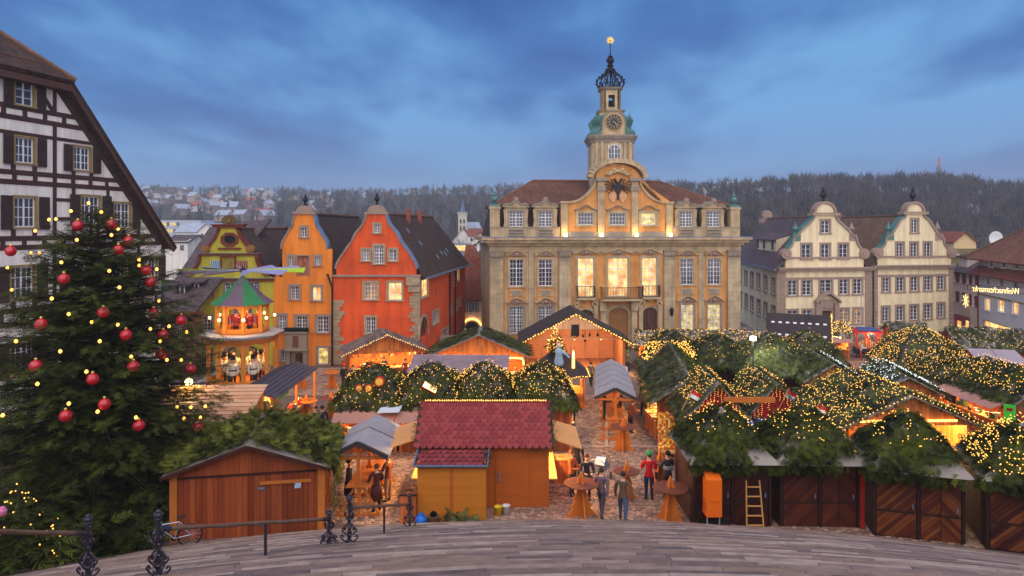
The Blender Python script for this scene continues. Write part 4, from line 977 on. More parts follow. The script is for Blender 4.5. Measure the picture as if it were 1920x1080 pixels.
q = MB(); q.slab([rl(er0), rl(er1), rl(ridge1), rl(ridge0)], .2); q.slab([rl(el1), rl(el0), rl(ridge0), rl(ridge1)], .2); ro = q.build('roof', TILE_B, rh)
MB().tube([rl(ridge0), rl(ridge1)], .13, 6).build('ridge_cap', RIDGE_T, ro)
MB().beam(rl(er0+Vector((.08, 0, -.05))), rl(er1+Vector((.08, 0, -.05))), .18, .16).build('gutter', LEAD_SKY, ro)
nrm = (er1-er0).cross(ridge0-er0).normalized()
for (u, v) in ((.25, .72), (.42, .25), (.55, .3), (.62, .28), (.3, .5), (.7, .33)):
    c = er0 + (er1-er0)*u + (ridge0-er0)*v + nrm*.06; q = MB(); q.beam(rl(c-(ridge0-er0)*.035), rl(c+(ridge0-er0)*.035), .4, .06, up=tuple(nrm)); q.build('skylight', LEAD_SKY, ro)
for t_, h_ in ((.4, 1.0), (.62, .9)):
    c = ridge0 + (ridge1-ridge0)*t_ + Vector((.5, 0, -.9)); q = MB(); x, y_, z_ = rl(c); q.box(x-.2, x+.2, y_-.25, y_+.25, z_-.6, z_+h_+.5); q.build('chimney', mat('brick_chimney', hexl(150, 80, 66), .9, .2, 4, .3), ro)
q = MB(); q.prism([(0, 0), (pl.len, 0), (pl.len, zc), (sc, zt), (0, zc)], 0, .3); q.build('back_wall', RED_P, rh, (pl.O + Vector((dr.x, dr.y, 0))*21.6, 0))
for t_ in (12.6, 15.5): MB().tube([(t_, -.12, 0), (t_, -.12, zc-.3)], .08, 6).build('rain_pipe', DARKMETAL, rh, (ps.O, ps.ang))
# stone stair beside the red house
st = thing('stone_stair', 'small stone stair with side wall leading to the arched door of the red-orange house', 'stairs', (A3.x+2.2, 64, zg(64)))
b = MB()
for k in range(8): b.box(-1.2, 1.0+.2*k*0, k*.42, 4.4, k*.2, k*.2+.2)
b.build('steps', STONEG, st)
b = MB(); b.box(1.0, 1.35, -.3, 4.4, 0, 2.3); b.build('side_wall', STONEG, st)
b = MB()
for k in range(6): b.tube([(1.17, .3+k*.7, 2.3), (1.17, .3+k*.7, 3.2)], .03, 5)
b.tube([(1.17, .2, 3.2), (1.17, 4.0, 3.2)], .035, 5); b.build('railing', DARKMETAL, st)

# ------------------------------------------------------------------ small white house with the arch, behind
pl = PL(868, 84, 918, 84); AT = (pl.O, pl.ang)
wh = thing('arched_house', 'small white house with steep red roof and garlanded gateway arch', 'house', pl.O)
F = Facade(wh, pl); F.win(874, 568, 882, 583, 2, 3, None, .12, STONEG, .08); F.win(884, 568, 896, 583, 4, 3, None, .12, STONEG, .08)
r_ = pl.rect(872, 603, 898, 645); F.door((r_[0], 0, r_[2], r_[3]), (r_[2]-r_[0])/2, BLACK, .2, STONEG, 'gateway')
zt = pl.p(890, 560)[1]; F.wall([(0, 0), (pl.len+1.5, 0), (pl.len+1.5, zt), (0, zt)], PINK_P)
a0 = pl.p(868, 560); rb0 = pl.p(872, 468)
q = MB(); q.slab([(-.6, -.5, zt-.1), (pl.len+1.6, -.5, zt-.1), (1.0, 5, zt+6.5), (0, 5, zt+6.5)], .2); q.slab([(pl.len+1.6, -.5, zt-.1), (pl.len+1.6, 12, zt-.1), (1.0, 5, zt+6.5)], .2); q.build('roof', TILE_R, wh, AT)
q = MB(); q.box(0, .3, .4, 10, 0, zt); q.box(pl.len+1.2, pl.len+1.5, .4, 10, 0, zt); q.build('side_wall', PINK_P, wh, AT)
s0, s1 = r_[0]-.35, r_[2]+.35; b = MB()
for k in range(26):
    a = math.pi*k/25; b.ball(((s0+s1)/2+(s1-s0)/2*math.cos(a), -.2, r_[3]-(s1-s0)/2+.35+(s1-s0)/2*math.sin(a)), .12, 0, 5, 4)
b.build('lit_garland', TUBE, wh, AT)
for k in range(9): MB().box(pl.len-.3-(.15 if k % 2 else 0), pl.len+.0, -.05, .05, k*.75+.05, k*.75+.72).build('quoin_stone', QUOIN, wh, AT)

# ------------------------------------------------------------------ HALF-TIMBERED HOUSE (left)
Yf = 45.0
pl = PL(0, 1, 1, 1, zg(45)-.3)
Bf = Vector(((316-CX)*Yf/FPX, Yf)); du = Vector((.241, 1)).normalized()
pl.B = Bf; pl.A = Bf - du*17.0; pl.len = 17.0; pl.u = du; pl.ang = math.atan2(du.y, du.x); pl.O = Vector((pl.A.x, pl.A.y, pl.zb)); AT = (pl.O, pl.ang)
ht = thing('half_timbered_house', 'tall half-timbered house with white infill, dark shutters and half-hipped gable', 'house', pl.O)
P = lambda x, y: pl.p(x, y)
F = Facade(ht, pl, .35)
SL = pl.len
ea = P(121, 152); eb = P(318, 462); ea = (ea[0], ea[1]); sl = (eb[1]-ea[1])/(eb[0]-ea[0])
cs_ = ea[0]-4.2                                                      # axis of the gable
outr = [(ea[0]-.35, ea[1]-.5), (eb[0]-.75, eb[1]+.15)]
outl_ = [(2*cs_-x, z) for x, z in outr]
wins = [(28, 153, 62, 198, 2, 3), (28, 258, 63, 306, 4, 3), (138, 276, 168, 319, 4, 3), (26, 370, 66, 426, 4, 3), (214, 381, 243, 427, 4, 3), (266, 482, 292, 520, 4, 3), (152, 368, 186, 420, 4, 3), (20, 500, 62, 560, 4, 3), (130, 490, 160, 540, 4, 3), (205, 485, 235, 530, 4, 3), (20, 640, 62, 700, 4, 3), (140, 610, 172, 660, 4, 3), (225, 590, 252, 635, 4, 3)]
for i, (a, b, c, d, cc, rr) in enumerate(wins):
    r_ = pl.rect(a, b, c, d); o = F.winr(r_, cc, rr, None, .1, TRIM, .08, rec=.06, y=0)
    wv = (r_[2]-r_[0])*.5
    for s in ((r_[0]-.16-wv, r_[0]-.16), (r_[2]+.16, r_[2]+.16+wv)):
        q = MB(); q.box(s[0], s[1], -.13, -.07, r_[1]-.12, r_[3]+.06)
        for k in range(12): zz = r_[1]-.05+(r_[3]-r_[1])*k/12; q.box(s[0]+.05, s[1]-.05, -.15, -.13, zz, zz+.04)
        q.build('shutter', SHUT, o)
full = [(2*cs_-eb[0]+.75, 0), (SL, 0), (SL, eb[1]+.1)] + [outr[1], outr[0], outl_[0], outl_[1]] + [(2*cs_-eb[0]+.75, eb[1]+.1)]
F.wall([(2*cs_-eb[0]+.9, 0), (eb[0]-.9, 0), outr[1], outr[0], outl_[0], outl_[1]], WHITE_P)
lines = MB()
def edge_at(z):                                                     # right rake of the wall at height z
    (x0, z0), (x1, z1) = outr
    if z <= z1: return x1
    return x0 + (x1-x0)*(z-z0)/(z1-z0)
def beam_(p, q, w_=.24, nm='timber_beam'):
    b = MB(); b.beam((p[0], -.03, p[1]), (q[0], -.03, q[1]), .09, w_, up=(1, 0, 0) if abs(p[0]-q[0]) < .01 else (0, 0, 1)); d = Vector((q[0]-p[0], 0, q[1]-p[1])).normalized()
    b2 = MB(); b = MB(); n_ = Vector((-d.z, 0, d.x))*w_/2
    def quad(n2, y0, y1, bb):
        vs = [Vector((p[0], y0, p[1]))-n2, Vector((q[0], y0, q[1]))-n2, Vector((q[0], y0, q[1]))+n2, Vector((p[0], y0, p[1]))+n2]
        bb.add(vs + [v+Vector((0, y1-y0, 0)) for v in vs], [(0,1,2,3),(7,6,5,4),(0,4,5,1),(1,5,6,2),(2,6,7,3),(3,7,4,0)])
    j = random.uniform(0, .012); quad(n_, -.05-j, .03, b); b.build(nm, TIMBER, ht, AT); quad(n_*1.28, -.006, .02, lines)
rows_px = [(0, 196, 'b'), (0, 216, 'b'), (0, 318, 'b'), (0, 336, 'b'), (0, 441, 'b'), (0, 458, 'b'), (0, 575, 'b'), (0, 600, 'b')]
lo = 2*cs_-edge_at(0)
zrows = sorted(set(round(P(40, y+6)[1], 3) for _, y, _ in rows_px)) + [P(60, 118)[1]]
for z in zrows:
    e = edge_at(z); beam_((2*cs_-e, z), (e, z), .21)
for i, (a, b) in enumerate(zip(zrows, zrows[1:])):                   # little studs between the paired sills
    if b-a < 1.0:
        e = edge_at(a); k = 2*cs_-e+.5
        while k < e-.3: beam_((k, a), (k, b), .2); k += 1.15
    else:
        zm = a+(b-a)*.42; e = edge_at(zm); segs = []
        xs_ = []; k = cs_ - 9.4
        while k < edge_at(b)+1.5:
            if k > 2*cs_-edge_at(b)-1 and edge_at(a+.1) > k: xs_.append(k)
            k += 1.18
        ws = [pl.rect(*w_[:4]) for w_ in wins]
        def blocked(x, z0, z1): return any(r[0]-.2 < x < r[2]+.2 and r[3] > z0+.05 and r[1] < z1-.05 for r in ws)
        for x in xs_:
            zt_ = b
            if x > outr[0][0]-.1: (x0, z0), (x1, z1) = outr; zt_ = min(b, z0+(z1-z0)*(x-x0)/(x1-x0)) if x < x1 else min(b, z1)
            if x < 2*cs_-outr[0][0]+.1: continue
            if blocked(x, a, zt_):
                hit = [r for r in ws if r[0]-.2 < x < r[2]+.2 and r[3] > a and r[1] < zt_]
                if hit and hit[0][1]-a > .4: beam_((x, a), (x, hit[0][1]-.12), .2)
                continue
            if zt_-a > .5: beam_((x, a), (x, zt_), .18)
        for x0, x1 in zip(xs_, xs_[1:]):
            for zz in (a+(b-a)*.36, a+(b-a)*.72):
                if edge_at(zz) < x1 or blocked((x0+x1)/2, zz-.2, zz+.2) or blocked(x0+.1, zz-.2, zz+.2) or blocked(x1-.1, zz-.2, zz+.2): continue
                beam_((x0, zz), (x1, zz), .15)
        e0, e1 = edge_at(a), edge_at(b)                               # slanting brace near the rake
        if e0-e1 > .6 and not any(blocked(e1-1.3+(e0-e1-.2)*k/8, b+(a-b)*k/8-.15, b+(a-b)*k/8+.15) for k in range(9)): beam_((e1-1.3, b), (e0-1.5, a), .2)
lines.build('painted_border', LINE, ht, AT)
for s in (1, -1):
    p, q = outr; f_ = lambda t: (cs_ + s*(t[0]-cs_), t[1]); beam_(f_((p[0]-.12, p[1]+.05)), f_((q[0]-.12, q[1]+.05)), .34)
# roof: big slopes, barge boards and the half-hip
rz_ = 12.0; zap = ea[1]+3.5
b = MB()
for s in (1, -1):
    x0, z0 = ea; x1, z1 = eb; zx0 = cs_ + s*(x0-cs_); zx1 = cs_ + s*(x1-cs_)
    q_ = [(zx1, -.55, z1), (zx1, rz_, z1), (cs_, rz_, zap), (cs_, 3.0, zap), (zx0, -.55, z0)]
    b.slab(q_ if s > 0 else q_[::-1], .25)
b.slab([(2*cs_-ea[0], -.75, ea[1]-.05), (ea[0], -.75, ea[1]-.05), (cs_, 3.0, zap)], .25)
ro = b.build('roof', TILE_B, ht, AT)
q = MB()
for s in (1, -1): q.beam((cs_+s*(ea[0]-cs_-.1), -.5, ea[1]-.22), (cs_+s*(eb[0]-cs_-.1), -.5, eb[1]-.22), .1, .4)
q.box(2*cs_-ea[0]+.1, ea[0]-.1, -.65, 0, ea[1]-.62, ea[1]-.28); q.build('barge_board', mat('barge_wood', hexl(84, 56, 48), .7, .25, 2, .2), ro)
MB().tube([(ea[0], -.75, ea[1]), (cs_, 3.0, zap+.04)], .14, 6).build('hip_cap', RIDGE_T, ro)
MB().box(eb[0]-1.2, eb[0]-.9, .35, rz_, 0, eb[1]).build('side_wall', WHITE_P, ht, AT); MB().box(2*cs_-eb[0]+.9, eb[0]-.9, rz_-.4, rz_, 0, eb[1]).build('back_wall', WHITE_P, ht, AT)

# ------------------------------------------------------------------ low house between
pl = PL(300, 57, 378, 57); AT = (pl.O, pl.ang)
lh = thing('low_house', 'low brown stone house with purple-grey tiled roof beside the olive house', 'house', pl.O)
F = Facade(lh, pl); F.win(330, 608, 340, 632, 2, 3, None, .1, STONEG, .08); zt = pl.p(340, 582)[1]
F.wall([(0, 0), (pl.len, 0), (pl.len, zt), (0, zt)], mat('brown_rubble', hexl(128, 96, 70), .9, .35, 1.5, .6))
q = MB(); q.slab([(-.3, -.5, zt-.05), (pl.len-.3, -.5, zt-.05), (pl.len+2.3, 10, pl.p(400, 452)[1]*1.0+2.0), (-.3, 10, pl.p(330, 462)[1]+1.6)], .2); ro = q.build('roof', TILE_P, lh, AT)
MB().box(0, .3, .4, 9, 0, zt).build('side_wall', STONEG, lh, AT)
for (a, b_, c, d, yy) in ((322, 538, 332, 556, 1.6), (344, 534, 353, 551, 2.2)):
    s0, z0, s1, z1 = pl.rect(a, b_, c, d); q = MB(); q.box(s0-.3, s1+.3, yy-.2, yy+2.5, z0-.6, z1+.15); o = q.build('dormer', SHUT, lh, AT)
    MB().slab([(s0-.5, yy-.5, z1+.1), (s1+.5, yy-.5, z1+.1), (s1+.5, yy+2.8, z1+.9), (s0-.5, yy+2.8, z1+.9)], .12).build('dormer_roof', TILE_P, o)
    MB().box(s0, s1, yy-.26, yy-.2, z0, z1, 0).box(s0+.08, s1-.08, yy-.28, yy-.26, z0+.08, z1-.08, 1).build('dormer_window', [WHITE, GLASS], o)
MB().box(-.2, pl.len, -.62, -.45, zt-.25, zt-.05).build('gutter', REDBROWN, lh, AT)
# ------------------------------------------------------------------ PALE DOUBLE-GABLED HOUSES (right)
def qx(v): return 1360 + v/3.857
def qy(v): return 360 + v/3.857
def pale_house(pl, label, x0, x1, gx, ztop, wins, gwins, cor, scr, dep, urns, corner=True):
    root = thing('gabled_house', label, 'house', pl.O); AT = (pl.O, pl.ang)
    P = lambda x, y: pl.p(qx(x), qy(y)); F = Facade(root, pl)
    for (a, b, c, d, cc, rr, lt) in wins: F.win(qx(a), qy(b), qx(c), qy(d), cc, rr, lt, .22, STONEP, .14)
    for (a, b, c, d, cc, rr) in gwins: F.win(qx(a), qy(b), qx(c), qy(d), cc, rr, None, .22, STONEP, .14)
    sc = P(gx, 300)[0]; zc = P((x0+x1)/2, cor)[1]
    le = spline([P(*p) for p in scr], 5); re = [(2*sc-x, z) for x, z in le]
    return root, AT, P, F, sc, zc, le, re
Ya, Yb = 80.0, 83.0; Yj = Ya + (Yb-Ya)*(1637-1460)/(1785-1460)
SH = 3.857
# left house
pl = PL(1460, Ya, 1636, Yj); dwin = []
wl = [(455, 640, 518, 748), (558, 638, 620, 746), (685, 634, 768, 744), (827, 630, 887, 740), (928, 628, 985, 738)]
wl2 = [(455, 856, 520, 955), (562, 854, 622, 955), (827, 846, 888, 952), (928, 844, 985, 950)]
wins = [(*q, 2, 4, None) for q in wl] + [(*q, 2, 4, LITD if q[0] > 800 else None) for q in wl2]
gw = [(693, 206, 752, 297, 2, 3), (553, 378, 618, 484, 2, 3), (693, 378, 752, 484, 2, 3), (823, 376, 885, 480, 2, 3)]
def finish(root, AT, P, F, sc, zc, le, re, pl, depth_dir, depth, left_side=True):
    F.wall([(0, 0), (pl.len, 0), (pl.len, zc), (re[0][0], zc)] + re + le[::-1] + [(le[0][0], zc), (0, zc)], PALE_P)
    zt = le[-1][1]
    for side in (le, re[::-1]): o = coping(side, .2, .22, -.2, .6).build('gable_coping', STONEP, root, AT); coping(side, .2, .07, -.16, .75, 0, .22).build('copper_cover', COPPER, o)
    b = MB(); b.box(-.15, pl.len+.1, -.45, .3, zc-.35, zc-.1); b.box(-.2, pl.len+.15, -.6, .3, zc-.1, zc+.06); b.build('cornice', STONEP, root, AT)
    MB().box(le[0][0]-.4, re[0][0]+.4, -.12, .05, le[0][1]-.2, le[0][1]).build('string_course', STONEP, root, AT)
    MB().box(0, pl.len, -.08, .05, zc-1.35, zc-1.1).build('string_course', STONEP, root, AT)
    for (x, z) in (le[0], re[0]): scroll(MB(), (x, z+.35), .62, -.3, .5).build('volute', STONEP, root, AT)
    wd = (re[-1][0]-le[-1][0])/2
    b = MB(); b.box(le[-1][0]-.5, re[-1][0]+.5, -.3, .8, zt, zt+.3); b.prism([(sc+wd*.92*math.cos(math.pi*k/12), zt+.3+wd*.85*math.sin(math.pi*k/12)) for k in range(13)], -.02, .6); b.build('gable_head', PALE_P, root, AT)
    cb = coping([(sc-wd*.95*math.cos(math.pi*k/12), zt+.3+wd*.88*math.sin(math.pi*k/12)) for k in range(13)], .2, .28, -.2, .75); cb.build('head_moulding', STONEP, root, AT)
    MB().box(le[-1][0]-.55, re[-1][0]+.55, -.36, .85, zt+.08, zt+.3).build('head_cornice', STONEP, root, AT)
    b = MB(); urn(b, (sc, .3, zt+.3+wd*.88+.2), 1.8); b.build('urn', DARKMETAL, root, AT)
    for l in (le, re):
        m_ = l[len(l)//2-1]; b = MB(); b.box(m_[0]-.5, m_[0]+.5, -.1, .7, m_[1]-.4, m_[1]+.35); urn(b, (m_[0], .3, m_[1]+.35), 1.5); b.build('urn', COPPER if l is le else STONEP, root, AT)
# quoins and door
root, AT, P, F, sc, zc, le, re = pale_house(pl, 'pale yellow gabled house with carved doorway and copper-edged scrolls beside the town hall', 385, 1050, 720, 0, wins, gw, 548, [(435, 470), (452, 430), (485, 385), (500, 335), (520, 325), (560, 275), (610, 230), (640, 195), (650, 168)], 0, None)
r_ = pl.rect(qx(690), qy(857), qx(766), qy(975)); F.door((r_[0], r_[1]-.3, r_[2], r_[3]), None, None, .25, STONEP)
b = MB(); pts = spline([(r_[0]-.9, r_[3]+.9), (r_[0]-.2, r_[3]+1.5), ((r_[0]+r_[2])/2, r_[3]+2.0), (r_[2]+.2, r_[3]+1.5), (r_[2]+.9, r_[3]+.9)], 5)
for p, q in zip(pts, pts[1:]): b.prism([p, q, (q[0], q[1]+.28), (p[0], p[1]+.28)], -.7, .05)
b.box(r_[0]-.8, r_[0]-.25, -.4, .05, r_[1]-.3, r_[3]+.9).box(r_[2]+.25, r_[2]+.8, -.4, .05, r_[1]-.3, r_[3]+.9); b.box(r_[0]-.2, r_[2]+.2, -.2, .05, r_[3]+.3, r_[3]+1.3); b.build('door_pediment', STONEP, root, AT)
for a, b_ in ((388, 435), (1010, 1055)):
    s0, s1 = P(a, 700)[0], P(b_, 700)[0]; z = 0.0
    while z < zc-.5: MB().box(s0, s1, -.09, .05, z+.02, z+.46).build('quoin_stone', STONEP, root, AT); z += .48
finish(root, AT, P, F, sc, zc, le, re, pl, None, 20)
# its left side wall, receding behind the town hall
A3 = Vector(pl.A); dirv = Vector((.103, 1.0)).normalized()*25
A3s = A3 + Vector((0.03, .45)); ps = PL(1, 1, 2, 1, pl.zb); ps.A = A3s + dirv; ps.B = A3s; ps.len = dirv.length; ps.u = -dirv.normalized(); ps.ang = math.atan2(ps.u.y, ps.u.x); ps.O = Vector((ps.A.x, ps.A.y, ps.zb))
FS = Facade(root, ps)
for (a, b, c, d) in ((107, 562, 119, 650), (141, 572, 160, 668), (183, 580, 205, 688), (229, 592, 252, 700), (279, 608, 304, 718), (336, 624, 362, 738), (106, 722, 121, 822), (143, 740, 162, 843), (183, 758, 206, 863), (231, 781, 254, 890), (281, 801, 304, 908), (336, 826, 364, 905)):
    try: FS.win(qx(a), qy(b), qx(c), qy(d), 2, 4, None, .16, STONEP, .1)
    except Exception as ex: print('side win', ex)
FS.wall([(0, 0), (ps.len-.1, 0), (ps.len-.1, zc), (0, zc)], PALE_P, 'side_wall')
zt = le[-1][1]
def wl_(k, y, z): return pl.world(k, y, z) - root.location
dv = Vector((dirv.x, dirv.y, 0))
R0 = wl_(sc, .4, zt-.1); R1 = R0 + dv*.96; E0 = wl_(-.5, -.1, zc-.15); E1 = E0 + dv; K0 = wl_(pl.len, .3, zc-.15); K1 = K0 + dv
q = MB(); q.slab([E1, E0, R0, R1], .2); q.slab([K0, K1, R1, R0], .2); q.slab([K1, E1, R1], .2); ro = q.build('roof', TILE_P, root)
MB().tube([R0, R1], .14, 6).build('ridge_cap', RIDGE_T, ro)
MB().beam(E0+Vector((0, 0, -.05)), E1+Vector((0, 0, -.05)), .2, .16).build('gutter', LEAD_SKY, ro)
# shed dormer on the left slope
up_ = (R0-E0); c0 = E0 + dv*.22 + up_*.3; c1 = E0 + dv*.6 + up_*.3; nz = Vector((0, 0, 1.5))
q = MB(); q.add([c0, c1, c1+nz, c0+nz], [(0,1,2,3)]); cs1 = c0 + up_*.33; cs2 = c1 + up_*.33
q.add([c0, c0+nz, cs1], [(0,1,2)]); q.add([c1, cs2, c1+nz], [(0,1,2)]); do = q.build('dormer', PALE_P, root)
o_ = Vector((-.3, 0, -.05)); q = MB(); q.slab([c1+nz+o_, c0+nz+o_, cs1+Vector((0, 0, .25)), cs2+Vector((0, 0, .25))], .12); q.build('dormer_roof', TILE_P, do)
for t_ in (.12, .55, .9):
    p = c0 + (c1-c0)*t_ + Vector((-.06, 0, .2)); q = MB(); q.add([p, p+(c1-c0)*.1, p+(c1-c0)*.1+Vector((0, 0, 1.3)), p+Vector((0, 0, 1.3))], [(0,1,2,3)]); q.build('dormer_window', GLASS, do)
# rear gable scroll seen past the roof
q = MB(); scroll(q, (0, 0), .8, 0, .5); q.box(-1.2, 1.2, 0, .5, -1.2, -.5); q.build('rear_gable_head', STONEP, root, (R1+root.location+Vector((0, .2, .5)), pl.ang))
PALE_L = root
# right house
pl = PL(1638, Yj+.05, 1785, Yb)
wr = [(1138, 620, 1185, 722), (1238, 616, 1290, 720), (1342, 612, 1392, 716), (1440, 608, 1487, 712), (1537, 604, 1583, 706)]
wr2 = [(1135, 832, 1183, 936), (1238, 826, 1288, 930), (1340, 820, 1390, 924), (1438, 813, 1487, 917), (1537, 806, 1580, 908)]
wins = [(*q, 2, 4, None) for q in wr+wr2]; gw = [(1345, 198, 1390, 293, 2, 4), (1238, 368, 1286, 470, 2, 4), (1340, 367, 1388, 469, 2, 4), (1438, 366, 1485, 467, 2, 4)]
root, AT, P, F, sc, zc, le, re = pale_house(pl, 'pale yellow gabled house without door, right-hand one of the joined pair', 1060, 1640, 1368, 0, wins, gw, 530, [(1100, 462), (1115, 430), (1155, 385), (1168, 335), (1195, 320), (1225, 280), (1265, 215), (1300, 185), (1308, 160)], 0, None)
for a, b_ in ((1066, 1100), (1615, 1648)):
    s0, s1 = max(.02, P(a, 700)[0]), P(b_, 700)[0]; z = 0.0
    while z < zc-.5: MB().box(s0, s1, -.09, .05, z+.02, z+.46).build('quoin_stone', STONEP, root, AT); z += .48
finish(root, AT, P, F, sc, zc, le, re, pl, None, 20); zt = le[-1][1]
R0 = wl_(sc, .4, zt-.1); R1 = R0 + dv*.9; E0 = wl_(-.1, .3, zc-.15); E1 = E0 + dv; K0 = wl_(pl.len+.4, .1, zc-.15); K1 = K0 + dv
q = MB(); q.slab([E1, E0, R0, R1], .2); q.slab([K0, K1, R1, R0], .2); q.slab([K1, E1, R1], .2); ro = q.build('roof', mat('rust_brown_tiles', hexl(124, 92, 70), .85, .3, .6, .5, 'tile', tile=(.22, .17)), root)
MB().tube([R0, R1], .14, 6).build('ridge_cap', RIDGE_T, ro)
MB().box(pl.len-.3, pl.len-.01, .4, 17, 0, zc).build('side_wall', PALE_P, root, AT)
b = MB(); s = P(1062, 700)[0]; b.tube([(s, -.2, 0), (s, -.2, zc-.6), (s+.25, -.5, zc+.2), (s+.1, -.3, zc+1.2)], .09, 6); b.build('rain_pipe', DARKMETAL, root, AT)
MB().box(0, pl.len, -.14, .05, 0, 1.1).build('plinth', STONEP, root, AT)
# flagpoles in front of town hall and pale house
for (px, y0, y1, Y) in ((1056, 512, 640, 68), (1277, 512, 650, 69), (1541, 535, 655, 76), (1615, 530, 640, 77)):
    p = Vector(((px-CX)*Y/FPX, Y, zg(Y))); h_ = CAMH-(y0-HZ)*Y/FPX - p.z; f = MB(); f.tube([(0, 0, 0), (0, 0, h_)], [.06, .035], 7); f.ball((0, 0, h_), .07, 0, 6, 5); f.lathe([(.2, 0), (.2, .08), (.08, .2)], (0, 0, 0), 8)
    o = f.build('flagpole', mat('pole_grey', hexl(176, 170, 176), .4, .08, 3, 0, metal=.3)); o.location = p
    tag(o, 'bare grey flagpole in front of the town hall' if px < 1400 else 'bare grey flagpole in front of the pale yellow house', 'flagpole', 'flagpoles at the town hall' if px < 1400 else 'flagpoles at the pale house')

# ------------------------------------------------------------------ right-hand white houses
def ux(v): return 1760 + v/4.156
def uy(v): return 420 + v/4.154
pl = PL(1783, 91, 1836, 84); AT = (pl.O, pl.ang)
sh_ = thing('shuttered_house', 'narrow pinkish white house with red shutters and shop below', 'house', pl.O)
F = Facade(sh_, pl); RSH = mat('red_shutter', hexl(132, 36, 36), .7, .15, 3, .1)
for (a, b, c, d) in ((121, 375, 138, 445), (170, 385, 188, 455), (222, 398, 240, 465), (270, 405, 288, 470), (121, 522, 138, 595), (170, 533, 188, 610), (222, 545, 240, 622), (265, 560, 285, 640)):
    r_ = pl.rect(ux(a), uy(b), ux(c), uy(d)); o = F.winr(r_, 2, 3, None, .08, WHITE, .08)
    wv = min(.75, (r_[2]-r_[0])*.8)
    for s in ((r_[0]-.12-wv*.6, r_[0]-.12), (r_[2]+.12, r_[2]+.12+wv)): MB().box(s[0], s[1], -.12, -.05, r_[1]-.05, r_[3]+.05).build('shutter', RSH, o)
r_ = pl.rect(ux(135), uy(725), ux(180), uy(850)); F.winr(r_, 2, 1, LIT, .1, RSH, .1); r_ = pl.rect(ux(200), uy(750), ux(240), uy(850)); F.winr(r_, 2, 1, LIT, .1, RSH, .1)
zt = pl.p(1815, 510)[1]; F.wall([(0, 0), (pl.len, 0), (pl.len, zt), (0, zt)], PINK_P)
b = MB(); q0 = pl.p(1783, 700/4.15+420)[1]; s0 = pl.p(ux(125), 600)[0]; s1 = pl.p(ux(245), 600)[0]; zz = pl.p(ux(185), uy(725))[1]
b.slab([(s0, -.9, zz-.3), (s1, -.9, zz-.3), (s1, .0, zz+.2), (s0, .0, zz+.2)], .05); b.build('awning', RSH, sh_, AT)
q = MB(); q.slab([(-.6, -.6, zt-.1), (pl.len+.2, -.6, zt-.1), (pl.len+2, 8, zt+5.2), (1, 8, zt+5.2)], .2); ro = q.build('roof', TILE_P, sh_, AT)
q = MB(); q.box(1.2, 3.4, .4, 3, zt-.2, zt+1.9); o = q.build('dormer', PINK_P, sh_, AT); MB().slab([(.9, .1, zt+1.9), (3.7, .1, zt+1.9), (3.7, 4, zt+2.7), (.9, 4, zt+2.7)], .12).build('dormer_roof', TILE_B, o)
MB().tube([(pl.len-.1, -.1, 0), (pl.len-.1, -.1, zt)], .08, 6).build('rain_pipe', REDBROWN, sh_, AT)
sb = MB(); s, z = pl.p(ux(226), uy(598)); n = 8
for k in range(n): a = 2*math.pi*k/n; sb.beam((s, -.25, z), (s+.85*math.cos(a), -.25, z+.85*math.sin(a)), .06, .1, up=(0, 1, 0))
o = sb.build('star_light', emit_mat('star_glow', (1, .72, .3), .55), None, AT); tag(o, 'glowing yellow star decoration hung on the red-shuttered house', 'star light')
pl = PL(1836, 84, 1990, 66); AT = (pl.O, pl.ang)
wh2 = thing('white_house', 'white corner house with hipped red roof and wide lit shop window', 'house', pl.O)
F = Facade(wh2, pl); GW = mat('bluish_white_plaster', hexl(204, 204, 214), .85, .05, .6, .08)
for (a, b, c, d, lt) in ((397, 288, 430, 335, None), (490, 293, 527, 340, None), (590, 297, 628, 346, None), (365, 418, 405, 478, None), (470, 425, 512, 488, None), (578, 433, 624, 498, None), (362, 582, 402, 672, LIT), (467, 597, 512, 685, LIT), (577, 608, 624, 702, LIT), (660, 440, 700, 505, None), (680, 620, 725, 715, LITD)):
    F.win(ux(a), uy(b), ux(c), uy(d), 2 if d-b < 60 else 2, 3, lt, .06, WHITE, .1, rec=.1)
r_ = pl.rect(ux(350), uy(790), ux(625), uy(890)); F.winr((r_[0], .9, r_[2], r_[3]), 4, 1, LIT, .1, STONEG, .1, mid=False)
zt = pl.p(ux(480), uy(262))[1]; F.wall([(0, 0), (pl.len, 0), (pl.len, zt), (0, zt)], GW)
zz = pl.p(ux(480), uy(395))[1]; q = MB(); q.slab([(-.5, -1.0, zz-.3), (pl.len, -1.0, zz-.3), (pl.len, 0, zz+.8), (-.2, 0, zz+.8)], .15); q.build('skirt_roof', TILE_R, wh2, AT)
MB().box(0, pl.len, -.06, .02, pl.p(ux(480), uy(580))[1]-.1, pl.p(ux(480), uy(580))[1]+.1).build('string_course', TRIM, wh2, AT)
q = MB(); q.slab([(-1.4, -1.3, zt-.35), (pl.len, -1.3, zt-.35), (pl.len-6, 7, zt+6.2), (8.2, 7, zt+6.2)], .2); q.slab([(-1.4, 15, zt-.35), (-1.4, -1.3, zt-.35), (8.2, 7, zt+6.2)], .2); ro = q.build('roof', mat('redbrown_tiles', hexl(130, 84, 66), .85, .25, .6, .5, 'tile', tile=(.22, .17)), wh2, AT)
MB().tube([(-1.4, -1.3, zt-.3), (8.2, 7, zt+6.25)], .15, 6).build('hip_cap', RIDGE_T, ro); MB().tube([(8.2, 7, zt+6.25), (pl.len-6, 7, zt+6.25)], .15, 6).build('ridge_cap', RIDGE_T, ro)
MB().box(9.0, 10.2, 6.4, 7.4, zt+5.5, zt+7.2).build('chimney', mat('brick_chimney', hexl(150, 80, 66)), ro)
MB().box(0, .3, .4, 12, 0, zt).build('side_wall', GW, wh2, AT)
